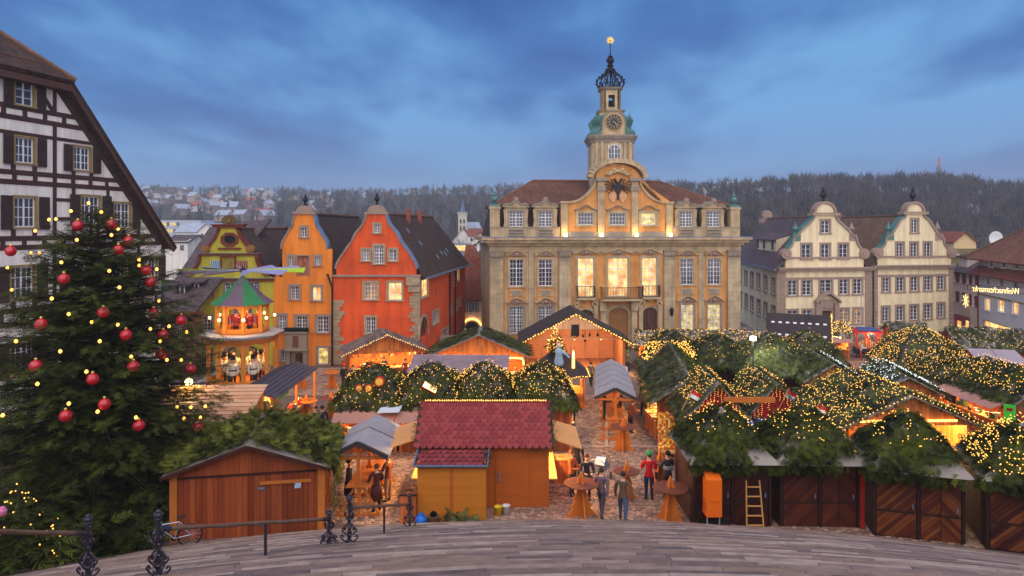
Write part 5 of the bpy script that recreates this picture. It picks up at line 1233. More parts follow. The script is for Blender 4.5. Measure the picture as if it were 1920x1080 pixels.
# neon writing over the lane, read from the far side
ng = thing('neon_sign', 'glowing mirrored lettering on a thin frame strung across the lane by the white house', 'sign', W(1820, 550, 70))
b = MB(); a_, c_ = W(1814, 534, 70)-ng.location, W(1935, 541, 70)-ng.location; d_, e_ = W(1814, 544, 70)-ng.location, W(1935, 552, 70)-ng.location
for p, q in ((a_, c_), (d_, e_), (a_, d_), (c_, e_)): b.tube([p, q], .03, 5)
b.build('frame', DARKMETAL, ng)
fc = bpy.data.curves.new('t', 'FONT'); fc.body = 'Weihnachtsmarkt'; fc.size = 1.0; fc.shear = .25; fc.extrude = .02; fc.offset = -.012
to = bpy.data.objects.new('t', fc); tm = bpy.data.meshes.new_from_object(to); bpy.data.objects.remove(to)
co_ = np.empty(len(tm.vertices)*3); tm.vertices.foreach_get('co', co_); co_ = co_.reshape(-1, 3); wdt = co_[:, 0].max(); k_ = 4.9/wdt
x_ = (1912-1820)*70/FPX - co_[:, 0]*k_; z_ = co_[:, 1]*k_*1.35 + (425-546)*70/FPX + (CAMH - ng.location.z) - (x_*.065); tm.vertices.foreach_set('co', np.stack([x_, co_[:, 2]-.05, z_], 1).astype(np.float32).ravel())
tm.update(); tm.materials.append(emit_mat('neon', (1, .7, .28), .7)); o = place('lettering', tm, ng)
# mossy-roofed buildings behind
def roof_house(name, label, px0, px1, y_base, y_eave, y_ridge, Y, wm, rm, ridge_along=True, dep=9, over=.4, wins=0, group=None):
    A = W(px0, y_base, Y); B = W(px1, y_base, Y); w_ = B.x-A.x; ze = W(0, y_eave, Y).z-A.z; zr_ = CAMH-(y_ridge-HZ)*(Y+(dep/2 if ridge_along else .5))/FPX-A.z
    o = thing(name, label, 'house', A, 0, group)
    b = MB()
    if ridge_along:
        b.box(0, w_, 0, dep, -4, ze); b.prism([(0, ze), (w_, ze), (w_, ze), (0, ze)], 0, .01) if False else None
        b.build('wall', wm, o); q = MB(); q.slab([(-over, -over, ze-.2), (w_+over, -over, ze-.2), (w_+over, dep/2, zr_), (-over, dep/2, zr_)], .2); q.slab([(w_+over, dep+over, ze-.2), (-over, dep+over, ze-.2), (-over, dep/2, zr_), (w_+over, dep/2, zr_)], .2)
        q.build('roof', rm, o); g_ = MB()
        for x in (0, w_-.2): g_.add([(x, 0, ze), (x, dep, ze), (x, dep/2, zr_-.15), (x+.2, 0, ze), (x+.2, dep, ze), (x+.2, dep/2, zr_-.15)], [(0,2,1), (3,4,5), (0,3,5,2), (1,2,5,4)])
        g_.build('gable_wall', wm, o)
    else:
        b.prism([(0, -4), (w_, -4), (w_, ze), (w_/2, zr_-.2), (0, ze)], 0, dep); b.build('wall', wm, o)
        q = MB(); q.slab([(w_+over, -over, ze-over*.6), (w_+over, dep, ze-over*.6), (w_/2, dep, zr_), (w_/2, -over, zr_)], .2); q.slab([(-over, dep, ze-over*.6), (-over, -over, ze-over*.6), (w_/2, -over, zr_), (w_/2, dep, zr_)], .2); q.build('roof', rm, o)
    for k in range(wins):
        x = w_*(k+.5)/wins; h_ = min(1.6, ze*.3) if ze > 2 else .9; z_ = max(.3, ze-h_-.8); f = MB(); f.box(x-.5, x+.5, -.08, .02, z_, z_+h_, 0); f.box(x-.42, x+.42, -.1, -.08, z_+.08, z_+h_-.08, 1); f.build('window', [WHITE, GLASS], o)
    return o
roof_house('long_house', 'house with long mossy roof and satellite dish behind the red-shuttered house', 1790, 1990, 560, 510, 466, 100, PINK_P, TILE_M, True, 14)
dh = thing('satellite_dish', 'white satellite dish on the mossy roof', 'dish', W(1864, 462, 101)); b = MB(); b.lathe([(.02, 0), (.5, .08), (.9, .25), (1.05, .38), (1.0, .38), (.5, .14)], (0, 0, 0), 14)
for i, v in enumerate(b.v): b.v[i] = (v[0], -v[2], v[1]+1.2)
b.build('dish', WHITE, dh, smooth=True); MB().tube([(0, .1, -1), (0, 0, 1.2)], .06, 5).build('arm', DARKMETAL, dh)
roof_house('small_house', 'small house with yellowish gable and purple roof behind the mossy roof', 1788, 1830, 480, 452, 434, 130, mat('yellowish_wall', hexl(220, 190, 140), .85, .06), TILE_R, False, 12)
roof_house('low_annex', 'low mossy-roofed annex between pale house and shuttered house', 1768, 1800, 520, 478, 455, 104, PINK_P, TILE_M, True, 10)
roof_house('valley_house', 'red-roofed house behind the right-hand pale gable', 1755, 1790, 480, 460, 440, 150, PINK_P, TILE_R, True, 10)

# ------------------------------------------------------------------ old town across the river, seen between the houses
ct = thing('church', 'small distant church with pale square tower, spire and grey nave roof', 'church', W(867, 470, 330))
def cl_(px, py, Y=330): return W(px, py, Y)-ct.location
b = MB(); a_ = cl_(859, 470); c_ = cl_(875, 402); tw = c_.x-a_.x; b.box(a_.x, c_.x, 0, tw, -8, c_.z)
CWM = mat('church_stone', hexl(206, 196, 178), .85, .1, .4, .1); b.build('tower', CWM, ct)
b = MB(); b.box(a_.x-.3, c_.x+.3, -.3, tw+.3, c_.z, c_.z+.4); xm = (a_.x+c_.x)/2
for k in range(5): x = a_.x+tw*k/4; b.box(x-.25, x+.25, -.3, .1, c_.z+.4, c_.z+1.2)
b.build('parapet', CWM, ct)
b = MB(); b.lathe([(tw*.36, 0), (tw*.3, 1.6), (.1, 6.8)], (xm, tw/2, c_.z+.4), 8, ph=.39); b.build('spire', mat('slate_blue', hexl(92, 112, 146), .6, .15), ct)
for (py, hh) in ((415, 2.0), (428, 2.2), (439, 2.2)):
    for dx in (-1, 1): z = cl_(0, py).z; x = xm+dx*tw*.2; MB().box(x-.4, x+.4, -.06, .1, z-hh/2, z+hh/2).build('window', BLACK, ct)
b = MB(); n0, n1 = cl_(873, 442), cl_(906, 442); zr_ = cl_(0, 416).z; b.box(n0.x, n1.x, 4, 16, -8, n0.z); b.build('nave', CWM, ct)
b = MB(); b.slab([(n0.x-.5, 3.5, n0.z), (n1.x+.5, 3.5, n0.z), (n1.x-2.5, 10, zr_), (n0.x-.5, 10, zr_)], .3); b.build('nave_roof', mat('pale_slate', hexl(150, 160, 184), .7, .15), ct)
for a in ((848, 888, 485, 452, 428, 300, 0, 'white-gabled house with red roof below the distant church'), (878, 915, 470, 442, 428, 290, 1, 'red-roofed house beside the distant church'), (884, 918, 500, 452, 436, 250, 0, 'white house with small gable below the distant church')):
    roof_house('valley_house', a[7], a[0], a[1], a[2], a[3], a[4], a[5], WHITE_P, TILE_R, bool(a[6]), 12, wins=3)
lb = MB(); p = W(868, 472, 260); lb.box(-4, 4, 0, 5, -6, 3.2, 0); lb.box(-3, 3.2, -.1, 0, .4, 2.4, 1); o = lb.build('flat_house', [mat('greyblue_wall', hexl(140, 140, 156), .8, .1), LIT]); o.location = p; tag(o, 'grey house with one brightly lit window below the distant church', 'house')
for (px0, px1, yb, ye, yr, Y, lab) in ((878, 915, 520, 475, 452, 190, 'white half-timbered gable house with dark beams below the distant church'), (886, 912, 545, 497, 470, 165, 'lower half-timbered gable house just left of the town hall')):
    o = roof_house('timbered_house', lab, px0, px1, yb, ye, yr, Y, WHITE_P, TILE_P, False, 10)
    A = W(px0, yb, Y); w_ = W(px1, yb, Y).x-A.x; ze = W(0, ye, Y).z-A.z; zr_ = W(0, yr, Y).z-A.z
    for k in range(6): MB().box(w_*k/5-.1, w_*k/5+.1, -.08, .02, -2, ze + (zr_-ze)*(1-abs(k/5-.5)*2)-.2).build('timber_beam', TIMBER, o)
    for z in (ze*.2, ze*.6, ze): MB().box(0, w_, -.09, .02, z-.1, z+.1).build('timber_beam', TIMBER, o)
# modern block and roofs at the left foot of the slope
mb_ = thing('school_block', 'long flat modern block with lit window bands at the foot of the slope', 'building', W(298, 440, 260))
b = MB(); b.box(0, 16, 0, 12, -4, 5.5); b.box(16.002, 29, 2, 12, -4, 3.5); b.build('wall', mat('concrete_white', hexl(176, 182, 200), .8, .06), mb_)
for (x0, x1, z) in ((.5, 8, 3.4), (.5, 8, .8), (17, 28, 1.4), (22, 28, -.6)):
    for k in range(6): xx = x0+(x1-x0)*k/6; MB().box(xx, xx+(x1-x0)/6-.25, -.1 if x0 < 16 else 1.9, .02 if x0 < 16 else 2.02, z, z+1.3).build('window', LITY if (k*7+int(z*3)) % 3 else GLASS, mb_)
for a in ((330, 372, 450, 434, 418, 200, 1), (372, 402, 452, 432, 418, 190, 0), (395, 440, 456, 440, 428, 210, 1), (310, 352, 470, 452, 440, 150, 1)):
    roof_house('valley_house', {330: 'frosted-roofed house below the modern block', 372: 'white-gabled house with frosted roof behind the olive house', 395: 'frosted-roofed house behind the olive gable', 310: 'dark-roofed house close behind the half-timbered house'}[a[0]], *a[:2], a[2]+20, a[3], a[4], a[5], WHITE_P, SNOWR if a[0] != 310 else TILE_P, bool(a[6]), 10, wins=2)
# ------------------------------------------------------------------ fir greenery
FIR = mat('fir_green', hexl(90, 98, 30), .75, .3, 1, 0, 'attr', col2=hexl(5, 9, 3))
FIRB = mat('blue_fir', hexl(112, 122, 70), .75, .3, 1, 0, 'attr', col2=hexl(12, 18, 9))
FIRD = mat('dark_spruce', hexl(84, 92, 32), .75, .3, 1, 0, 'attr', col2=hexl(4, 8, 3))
def sprig_tpl(rg, pairs):
    V = []; F = []
    def dia(b, t, w_):
        b = np.array(b); t = np.array(t); d = t-b; n = np.array([-d[1], d[0], 0.0]); n = n/(np.linalg.norm(n)+1e-9)*w_; m = b+d*.4; o = len(V)
        up = np.array([0, 0, w_*.5]); V.extend([b, m+n-up*.4, t, m-n-up*.4]); F.extend([(o, o+1, o+2), (o, o+2, o+3)])
    dia((0, 0, 0), (1, 0, -.06), .03)
    for i in range(pairs):
        t = .08 + .8*i/pairs
        for s in (-1, 1):
            a = R(rg.uniform(38, 58)); l = (.46*(1-.62*t))*rg.uniform(.8, 1.15); b = (t+rg.uniform(-.03, .03), 0, -.06*t)
            dia(b, (b[0]+l*math.cos(a), s*l*math.sin(a), b[2]+rg.uniform(-.14, .05)), .034)
    return np.array(V), np.array(F)
_r = np.random.default_rng(2)
TPL = {5: [sprig_tpl(_r, 7) for _ in range(3)], 7: [sprig_tpl(_r, 9) for _ in range(3)], 3: [sprig_tpl(_r, 5) for _ in range(3)]}
def sprigs(name, P, D, Nn, size, m, parent=None, pairs=5, rg=RNG, tone=None):
    """many fir twigs in one mesh: base points, growth directions, up normals, lengths"""
    D = D/np.linalg.norm(D, axis=1)[:, None]; Y = np.cross(Nn, D); Y /= np.linalg.norm(Y, axis=1)[:, None]+1e-9; Z = np.cross(D, Y)
    n = len(P); pick = rg.integers(0, 3, n); Vs = []; Fs = []; Ts = []; o = 0
    if tone is None:
        cl = .5+.5*np.sin(P[:, 0]*2.1+np.sin(P[:, 1]*1.7))*np.cos(P[:, 1]*2.3+P[:, 2]*1.9); tone = np.clip(.55*rg.random(n)+.45*cl, 0, 1)**1.35
    for k in range(3):
        i = np.where(pick == k)[0]
        if len(i) == 0: continue
        tv, tf = TPL[pairs][k]; nv = len(tv)
        V = P[i][:, None, :] + size[i][:, None, None]*(tv[None, :, 0:1]*D[i][:, None, :] + tv[None, :, 1:2]*Y[i][:, None, :] + tv[None, :, 2:3]*Z[i][:, None, :])
        F = tf[None] + (np.arange(len(i))*nv)[:, None, None] + o; Vs.append(V.reshape(-1, 3)); Fs.append(F.reshape(-1, 3)); Ts.append(np.repeat(tone[i], nv)); o += nv*len(i)
    ob = npmesh(name, np.concatenate(Vs), np.concatenate(Fs), m, parent, np.concatenate(Ts)); kind(ob, 'stuff'); return ob
def on_polys(polys, dens, rg):
    """random points, downhill directions and normals over sloped polygons"""
    Ps = []; Ds = []; Ns = []
    for q in polys:
        q = [np.array(p, dtype=float) for p in q]; tris = [(q[0], q[1], q[2])] + ([(q[0], q[2], q[3])] if len(q) == 4 else [])
        for a, b, c in tris:
            nr = np.cross(b-a, c-a); ar = np.linalg.norm(nr)/2
            if ar < 1e-6: continue
            nr = nr/(2*ar); nr = nr if nr[2] > 0 else -nr; k = max(1, int(ar*dens)); u = rg.random((k, 2)); f = u.sum(1) > 1; u[f] = 1-u[f]
            p = a + u[:, :1]*(b-a) + u[:, 1:]*(c-a); dn = np.array([0, 0, -1.0]); d = dn - nr*dn.dot(nr); d = d/np.linalg.norm(d) if np.linalg.norm(d) > 1e-3 else np.array([1.0, 0, 0])
            sd_ = np.cross(nr, d); an = rg.normal(0, .75, k)[:, None]; dd = d*np.cos(an)+sd_*np.sin(an) + nr*rg.uniform(-.02, .4, (k, 1))
            Ps.append(p + nr*rg.uniform(.0, .12, (k, 1))); Ds.append(dd); Ns.append(np.repeat(nr[None], k, 0))
    return np.concatenate(Ps), np.concatenate(Ds), np.concatenate(Ns)
def fir_roof(parent, polys, dens=34, size=.5, m=None, hang=(), pairs=5, rg=RNG, droop=.4):
    P, D, Nn = on_polys(polys, dens*1.7, rg); n = len(P)
    Nn = Nn + rg.normal(0, .3, Nn.shape); sz = size*.74*rg.uniform(.65, 1.25, n)
    hp = []; hd = []
    for (a, b) in hang:                                             # twigs hanging over the eaves
        a = np.array(a); b = np.array(b); k = max(3, int(np.linalg.norm(b-a)*16)); t = rg.random((k, 1)); hp.append(a+(b-a)*t+rg.normal(0, .04, (k, 3)))
        nn = np.cross(b-a, [0, 0, 1.0]); nn /= np.linalg.norm(nn)+1e-9; hd.append(nn*rg.uniform(-.1, .9, (k, 1)) + np.array([0, 0, -1])*rg.uniform(.5, 1.2, (k, 1)) + rg.normal(0, .3, (k, 3)))
    if hp:
        hp = np.concatenate(hp); hd = np.concatenate(hd); P = np.concatenate([P, hp]); D = np.concatenate([D, hd]); Nn = np.concatenate([Nn, rg.normal(0, 1, hp.shape)]); sz = np.concatenate([sz, size*droop*rg.uniform(.7, 1.5, len(hp))])
    return sprigs('fir_cover', P, D, Nn, sz, m or FIR, parent, pairs, rg)
OCT_V = np.array([(1,0,0),(-1,0,0),(0,1,0),(0,-1,0),(0,0,1),(0,0,-1)], dtype=float); OCT_F = np.array([(0,2,4),(2,1,4),(1,3,4),(3,0,4),(2,0,5),(1,2,5),(3,1,5),(0,3,5)])
def bulbs(parent, P, r, m=None, name='light_string'):
    P = np.asarray(P, dtype=float); V = (P[:, None] + OCT_V[None]*r).reshape(-1, 3); F = (OCT_F[None] + (np.arange(len(P))*6)[:, None, None]).reshape(-1, 3)
    return kind(npmesh(name, V, F, m or BULB, parent), 'stuff')
def line_pts(a, b, step, jit=.02, sag=0):
    a = np.array(a, dtype=float); b = np.array(b, dtype=float); n = max(2, int(np.linalg.norm(b-a)/step)); t = np.linspace(0, 1, n)[:, None]
    p = a+(b-a)*t; p[:, 2] -= sag*4*(t*(1-t))[:, 0]; return p + RNG.normal(0, jit, p.shape)

# ------------------------------------------------------------------ stalls
WOODO = mat('orange_pine', hexl(206, 122, 54), .6, .2, 1.2, .2, 'plank', tile=(3, .16))
WOODR = mat('reddish_boards', hexl(160, 76, 34), .6, .25, 1.2, .2, 'plank', tile=(3, .15))
WOODD = mat('dark_brown_boards', hexl(66, 30, 22), .6, .25, 1.2, .2, 'plank', tile=(3, .15))
WOODL = mat('light_timber', hexl(206, 150, 86), .6, .18, 1.5, .15)
WOODP = mat('plain_pine', hexl(196, 112, 48), .55, .2, 1.0, .15)
TARP = mat('grey_tarp', hexl(150, 140, 134), .6, .12, 1.5, .2)
ROOFD = mat('dark_felt_roof', hexl(54, 44, 46), .8, .25, 1.0, .2)
REDW = mat('red_boards', hexl(150, 22, 22), .6, .15, 1.2, .15, 'plank', tile=(3, .15))
BLUEC = mat('blue_cloth', hexl(70, 110, 200), .7, .1, 2, .1)
AWN = mat('mauve_awning', hexl(170, 124, 112), .7, .12, 1.0, .1)
GOODC = [mat('goods_%d' % i, c, .55, .15, 6, 0) for i, c in enumerate((hexl(200, 40, 30), hexl(230, 190, 80), hexl(240, 230, 210), hexl(60, 90, 50), hexl(150, 90, 50), hexl(60, 60, 70), hexl(220, 120, 40)))]
def goods_mesh(rows, rg, sz=.12):
    """rows: list of (x0,x1,y,z,n) in stall coordinates"""
    b = MB()
    for (x0, x1, y0, y1, z, n) in rows:
        for k in range(n):
            x = x0+(x1-x0)*rg.random(); y = y0+(y1-y0)*rg.random(); s = sz*rg.uniform(.5, 1.1); m = int(rg.integers(0, len(GOODC)))
            if rg.random() < .5: b.box(x-s*.6, x+s*.6, y-s*.5, y+s*.5, z, z+s*rg.uniform(.8, 2.0), m)
            else: b.lathe([(s*.35, 0), (s*.5, s*.4), (s*.3, s*1.0), (s*.08, s*1.3)], (x, y, z), 6, m)
    return b
STALLS = 0
def stall(label, loc, rz, w_, d, he, hr, axis='y', roof='fir', open_=(), wall=WOODR, over=.35, energy=0, net=0, net_top=0.0, edge=(), rb=.035, firm=None, dens=34, size=.5, front_wall=None, cover=None, cat='stall', group=None, goods=None, name='market_stall', pairs=5, awn=None, counter_m=None, hang=True, bulbm=None, netsel=None, fringe=None):
    global STALLS; STALLS += 1; rg = np.random.default_rng(100+STALLS)
    o = thing(name, label, cat, loc, R(rz), group); hw_, hd = w_/2, d/2; t = .06; zb = -.5
    sd = {'front': ((-hw_, -hd), (hw_, -hd)), 'right': ((hw_, -hd), (hw_, hd)), 'back': ((hw_, hd), (-hw_, hd)), 'left': ((-hw_, hd), (-hw_, -hd))}
    wm = counter_m or wall
    for s, ((x0, y0), (x1, y1)) in sd.items():
        dx, dy = x1-x0, y1-y0; l = math.hypot(dx, dy); a = math.atan2(dy, dx); at = None
        def lb(b, nm, m_):
            q = b.build(nm, m_, o); q.location = (x0, y0, 0); q.rotation_euler = (0, 0, a); return q
        if s in open_:
            c = MB(); c.box(.06, l-.06, 0, t, zb, .95); lb(c, 'counter_front', wm)
            c = MB(); c.box(0, l, -.32, .45, .95, 1.0); lb(c, 'counter', WOODL)
            c = MB(); c.box(0, l, 0, t, he-.22, he); lb(c, 'header_beam', wm)
            if awn == s:
                c = MB(); c.slab([(-.1, -1.25, he-.5), (l+.1, -1.25, he-.5), (l+.1, -.02, he-.08), (-.1, -.02, he-.08)], .03); lb(c, 'awning', AWN)
        else:
            c = MB(); c.box(t, l-t, 0, t, zb, he); lb(c, 'wall', (front_wall if (s == 'front' and front_wall) else wall))
    for sx in (-1, 1):
        for sy in (-1, 1): MB().box(sx*hw_-.06, sx*hw_+.06, sy*hd-.06, sy*hd+.06, zb, he-.01).build('post', WOODP if wall is not WOODD else WOODD, o)
    ov = over; polys = []
    if axis == 'pyr':
        c = [(-hw_-ov, -hd-ov, he-.12), (hw_+ov, -hd-ov, he-.12), (hw_+ov, hd+ov, he-.12), (-hw_-ov, hd+ov, he-.12)]; ap = (0, 0, hr)
        polys = [[c[i], c[(i+1) % 4], ap] for i in range(4)]; hang_e = [(c[i], c[(i+1) % 4]) for i in range(4)]; rk = []
        md = [(q[0]*.68, q[1]*.68, he-.12+(hr-he)*.62) for q in c]; dome = [[c[i], c[(i+1) % 4], md[(i+1) % 4], md[i]] for i in range(4)] + [[md[i], md[(i+1) % 4], (0, 0, hr+.05)] for i in range(4)]   # boughs bulge over the tent
    else:
        k = (hr-he)/(hw_ if axis == 'y' else hd); dz = ov*k
        if axis == 'y':
            polys = [[(hw_+ov, -hd-ov, he-dz), (hw_+ov, hd+ov, he-dz), (0, hd+ov, hr), (0, -hd-ov, hr)], [(-hw_-ov, hd+ov, he-dz), (-hw_-ov, -hd-ov, he-dz), (0, -hd-ov, hr), (0, hd+ov, hr)]]
            for yy in (-hd, hd-t): MB().prism([(-hw_, he), (hw_, he), (0, hr-.03)], yy, yy+t).build('gable', (front_wall or wall) if yy < 0 else wall, o)
        else:
            polys = [[(-hw_-ov, -hd-ov, he-dz), (hw_+ov, -hd-ov, he-dz), (hw_+ov, 0, hr), (-hw_-ov, 0, hr)], [(hw_+ov, hd+ov, he-dz), (-hw_-ov, hd+ov, he-dz), (-hw_-ov, 0, hr), (hw_+ov, 0, hr)]]
            for xx in (-hw_, hw_-t): MB().add([(xx, -hd, he), (xx, hd, he), (xx, 0, hr-.03), (xx+t, -hd, he), (xx+t, hd, he), (xx+t, 0, hr-.03)], [(0,2,1), (3,4,5), (0,3,5,2), (1,2,5,4), (0,1,4,3)]).build('gable', wall, o)
        hang_e = [(polys[0][0], polys[0][1]), (polys[1][0], polys[1][1])]; rk = [(polys[0][0], polys[0][3]) if axis == 'y' else (polys[0][0], polys[0][3])]
    rm = {'fir': TARP, 'dark': ROOFD, 'tarp': TARP}.get(roof, roof)
    for q in polys: MB().slab(q, .05).build('roof_panel', rm, o)
    if roof == 'fir':
        fp = [[np.array(p)+np.array([0, 0, .05]) for p in q] for q in (dome if axis == 'pyr' else polys)]
        rd = [(polys[0][2], polys[0][3]), (polys[0][3], polys[0][2])] if axis != 'pyr' else []
        if axis == 'y': he2 = rd + hang_e + [(polys[0][3], polys[0][0]), (polys[1][1], polys[1][2])]
        elif axis == 'x': he2 = rd + hang_e + [(polys[0][1], polys[0][2]), (polys[0][3], polys[0][0])]
        else: he2 = hang_e
        fir_roof(o, fp, dens, size, firm, he2 if hang else (), 3 if loc[1] > 36 else 5, rg)
    if net:
        P, D, Nn = on_polys((dome if axis == 'pyr' else polys) if netsel is None else [polys[i] for i in netsel], net, rg); P = P+Nn*.16
        P = P[P[:, 2] > he+(hr-he)*net_top]; bulbs(o, P[rg.random(len(P)) < .52], rb*.64, bulbm)
    pts = []
    for e in edge:
        if axis == 'y' and e == 'rake': pts += [line_pts(polys[1][1], polys[1][2], .17), line_pts(polys[0][3], polys[0][0], .17)]
        if axis == 'x' and e == 'rake': pts += [line_pts(polys[0][1], polys[0][2], .17), line_pts(polys[1][0], polys[1][3], .17)]
        if e == 'eave': pts += [line_pts(polys[0][0], polys[0][1], .17)]
        if e == 'eave2': pts += [line_pts(polys[1][0], polys[1][1], .17)]
        if e == 'ridge': pts += [line_pts(polys[0][2], polys[0][3], .12)]
    if pts: p = np.concatenate(pts); p[:, 2] += .08; bulbs(o, p, rb*.95, bulbm)
    if open_:
        sh = MB()
        if 'front' in open_ and 'back' not in open_:
            for z in (1.25, 1.6, 1.95): sh.box(-hw_+.1, hw_-.1, hd-.35, hd-.06, z, z+.03)
            rows = [(-hw_+.15, hw_-.15, hd-.3, hd-.12, z+.03, int(w_*5)) for z in (1.25, 1.6, 1.95)] + [(-hw_+.1, hw_-.1, -hd-.25, -hd+.4, 1.0, int(w_*9))]
        elif 'left' in open_:
            for z in (1.25, 1.6, 1.95): sh.box(hw_-.35, hw_-.06, -hd+.1, hd-.1, z, z+.03)
            rows = [(hw_-.3, hw_-.12, -hd+.1, hd-.1, z+.03, int(d*5)) for z in (1.25, 1.6, 1.95)] + [(-hw_-.25, -hw_+.4, -hd+.1, hd-.1, 1.0, int(d*9))]
        elif 'right' in open_:
            for z in (1.25, 1.6, 1.95): sh.box(-hw_+.06, -hw_+.35, -hd+.1, hd-.1, z, z+.03)
            rows = [(-hw_+.12, -hw_+.3, -hd+.1, hd-.1, z+.03, int(d*5)) for z in (1.25, 1.6, 1.95)] + [(hw_-.4, hw_+.25, -hd+.1, hd-.1, 1.0, int(d*9))]
        sh.build('shelves', WOODL, o)
        if goods:
            g_ = goods_mesh(rows, rg, .16).build('goods', GOODC); g_.location = loc; g_.rotation_euler = (0, 0, R(rz)); kind(tag(g_, goods, 'goods'), 'stuff')
    if energy:
        n = max(1, int(max(w_, d)/2.4))
        for k in range(n):
            u = (k+.5)/n-.5; ox = (-.3 if 'left' in open_ else .3 if 'right' in open_ else 0)*w_; oy = -.3*d if 'front' in open_ else 0; p = (w_*u, oy, he-.25) if 'front' in open_ or w_ > d else (ox, d*u, he-.25)
            l = MB(); l.ball(p, .07, 0, 8, 6); l.tube([p, (p[0], p[1], he+.1)], .012, 4); l.build('lamp', GLOW, o); point('lamp_light', (p[0], p[1], p[2]-.14), energy, (1, .60, .24), .08, o)
    return o
def gz(x, y): return (x, y, zg(y))

# --- near right: four shuttered tent booths with herringbone doors
DOORB = [mat('door_board_%d' % i, c, .5, .28, 2.0, .2) for i, c in enumerate((hexl(110, 54, 26), hexl(94, 42, 22), hexl(124, 66, 32), hexl(82, 34, 20)))]
DARKB = [mat('dark_door_board_%d' % i, c, .5, .28, 2.0, .2) for i, c in enumerate((hexl(62, 22, 17), hexl(52, 18, 15), hexl(72, 27, 19)))]
def clip_strip(x0, x1, z0, z1, c0, c1, sg):
    """rectangle cut by c0 < x*sg+z < c1"""
    poly = [(x0, z0), (x1, z0), (x1, z1), (x0, z1)]
    for c, keep in ((c0, 1), (c1, -1)):
        out_ = []
        for i in range(len(poly)):
            p, q = poly[i], poly[(i+1) % len(poly)]; fp = (p[0]*sg+p[1]-c)*keep; fq = (q[0]*sg+q[1]-c)*keep
            if fp >= 0: out_.append(p)
            if fp*fq < 0: t = fp/(fp-fq); out_.append((p[0]+(q[0]-p[0])*t, p[1]+(q[1]-p[1])*t))
        poly = out_
        if len(poly) < 3: return None
    return poly
def chevron_booth(label, X, Y, rz, mats, w_=2.6, d=2.7, net=34, topf=.15, seed=1, firm=FIR, extra=None):
    rg = np.random.default_rng(seed); o = thing('market_stall', label, 'stall', gz(X, Y), R(rz), 'shuttered stalls along the foot of the steps'); he = 2.35; hw_, hd = w_/2, d/2; hr = 3.75
    FR = mat('door_frame_wood', hexl(46, 22, 17), .6, .2, 2, .15)
    MB().box(-hw_, hw_, -hd+.06, -hd+.1, -.6, he).build('back_board', FR, o)
    for s in (-1, 1): MB().box(s*hw_-(.05 if s > 0 else 0), s*hw_+(.05 if s < 0 else 0), -hd+.1, hd, -.6, he).build('side_wall', WOODD, o)
    MB().box(-hw_, hw_, hd-.05, hd, -.6, he).build('back_wall', WOODD, o)
    for x in (-hw_, -.04, hw_-.1): MB().box(x, x+.1, -hd-.03, -hd+.06, -.6, he).build('door_post', FR, o)
    MB().box(-hw_, hw_, -hd-.035, -hd+.06, he-.14, he).build('lintel', FR, o)
    zs = [.12, .92, he-.16]
    for (x0, x1, split) in ((-hw_+.11, -.05, False), (.07, hw_-.11, True)):
        leaf = MB(); leaf.box(x0, x1, -hd+.02, -hd+.06, zs[0]-.08, zs[-1]+.02); lf = leaf.build('door', FR, o)
        MB().box(x0, x1, -hd-.02, -hd+.02, zs[1]-.05, zs[1]+.03).build('rail', FR, lf)
        cols = [(x0, (x0+x1)/2, -1), ((x0+x1)/2, x1, 1)] if split else [(x0, x1, -1)]
        for (a, b, sg) in cols:
            for (z0, z1) in ((zs[0], zs[1]-.05), (zs[1]+.03, zs[2])):
                s2 = sg if z0 > .5 else (sg if split else -1); pitch = .165; cmin = min(a*s2, b*s2)+z0; cmax = max(a*s2, b*s2)+z1; c = cmin - rg.random()*pitch
                while c < cmax:
                    p = clip_strip(a+.012, b-.012, z0, z1, c+.006, c+pitch-.006, s2)
                    if p and len(p) >= 3:
                        j = rg.uniform(0, .008); MB().prism(p, -hd-.012-j, -hd+.02).build('board', mats[int(rg.integers(0, len(mats)))], lf)
                    c += pitch
        h_ = MB(); h_.box(x1-.12, x1-.08, -hd-.05, -hd-.01, 1.05, 1.2); h_.box((x0+x1)/2-.05, (x0+x1)/2+.05, -hd-.04, -hd-.01, he-.42, he-.36); h_.build('latch', LEAD_SKY, lf)
    ov = .38; c = [(-hw_-ov*.5, -hd-ov, he-.1), (hw_+ov*.5, -hd-ov, he-.1), (hw_+ov*.5, hd+ov, he-.1), (-hw_-ov*.5, hd+ov, he-.1)]; ap = (0, -.1, hr)
    polys = [[c[i], c[(i+1) % 4], ap] for i in range(4)]
    for q in polys: MB().slab(q, .04).build('roof_panel', TARP, o)
    fp = []
    for i, q in enumerate(polys):
        a, b, t_ = [np.array(x) for x in q]
        f0 = .03 if i == 0 else .12                                   # the tarpaulin edge shows along the front
        fp.append([a+(t_-a)*f0+np.array([0, 0, .06]), b+(t_-b)*f0+np.array([0, 0, .06]), t_+np.array([0, 0, .12])])
    P, D, Nn = on_polys(fp, 84, rg); kp = ~((P[:, 1] < -hd*.45) & (P[:, 0] > .25+.5*rg.random(len(P))) & (P[:, 2] < he+.38)); P, D, Nn = P[kp], D[kp], Nn[kp]; n = len(P); bul = .20*np.clip(1-np.abs(P[:, 0])/hw_, 0, 1)*np.clip((hr-P[:, 2])/1.2, 0, 1); P = P+Nn*bul[:, None]
    ha, hb2 = np.array(c[0]), np.array(c[1]); k = 110; t = np.concatenate([rg.uniform(0, .66, 90), rg.uniform(.0, 1, 20)])[:, None]; hp = ha+(hb2-ha)*t+np.array([0, .15, .12])+rg.normal(0, .06, (k, 3))
    hdv = np.stack([rg.normal(0, .35, k), rg.uniform(-.8, -.1, k), rg.uniform(-1.2, -.4, k)], 1)
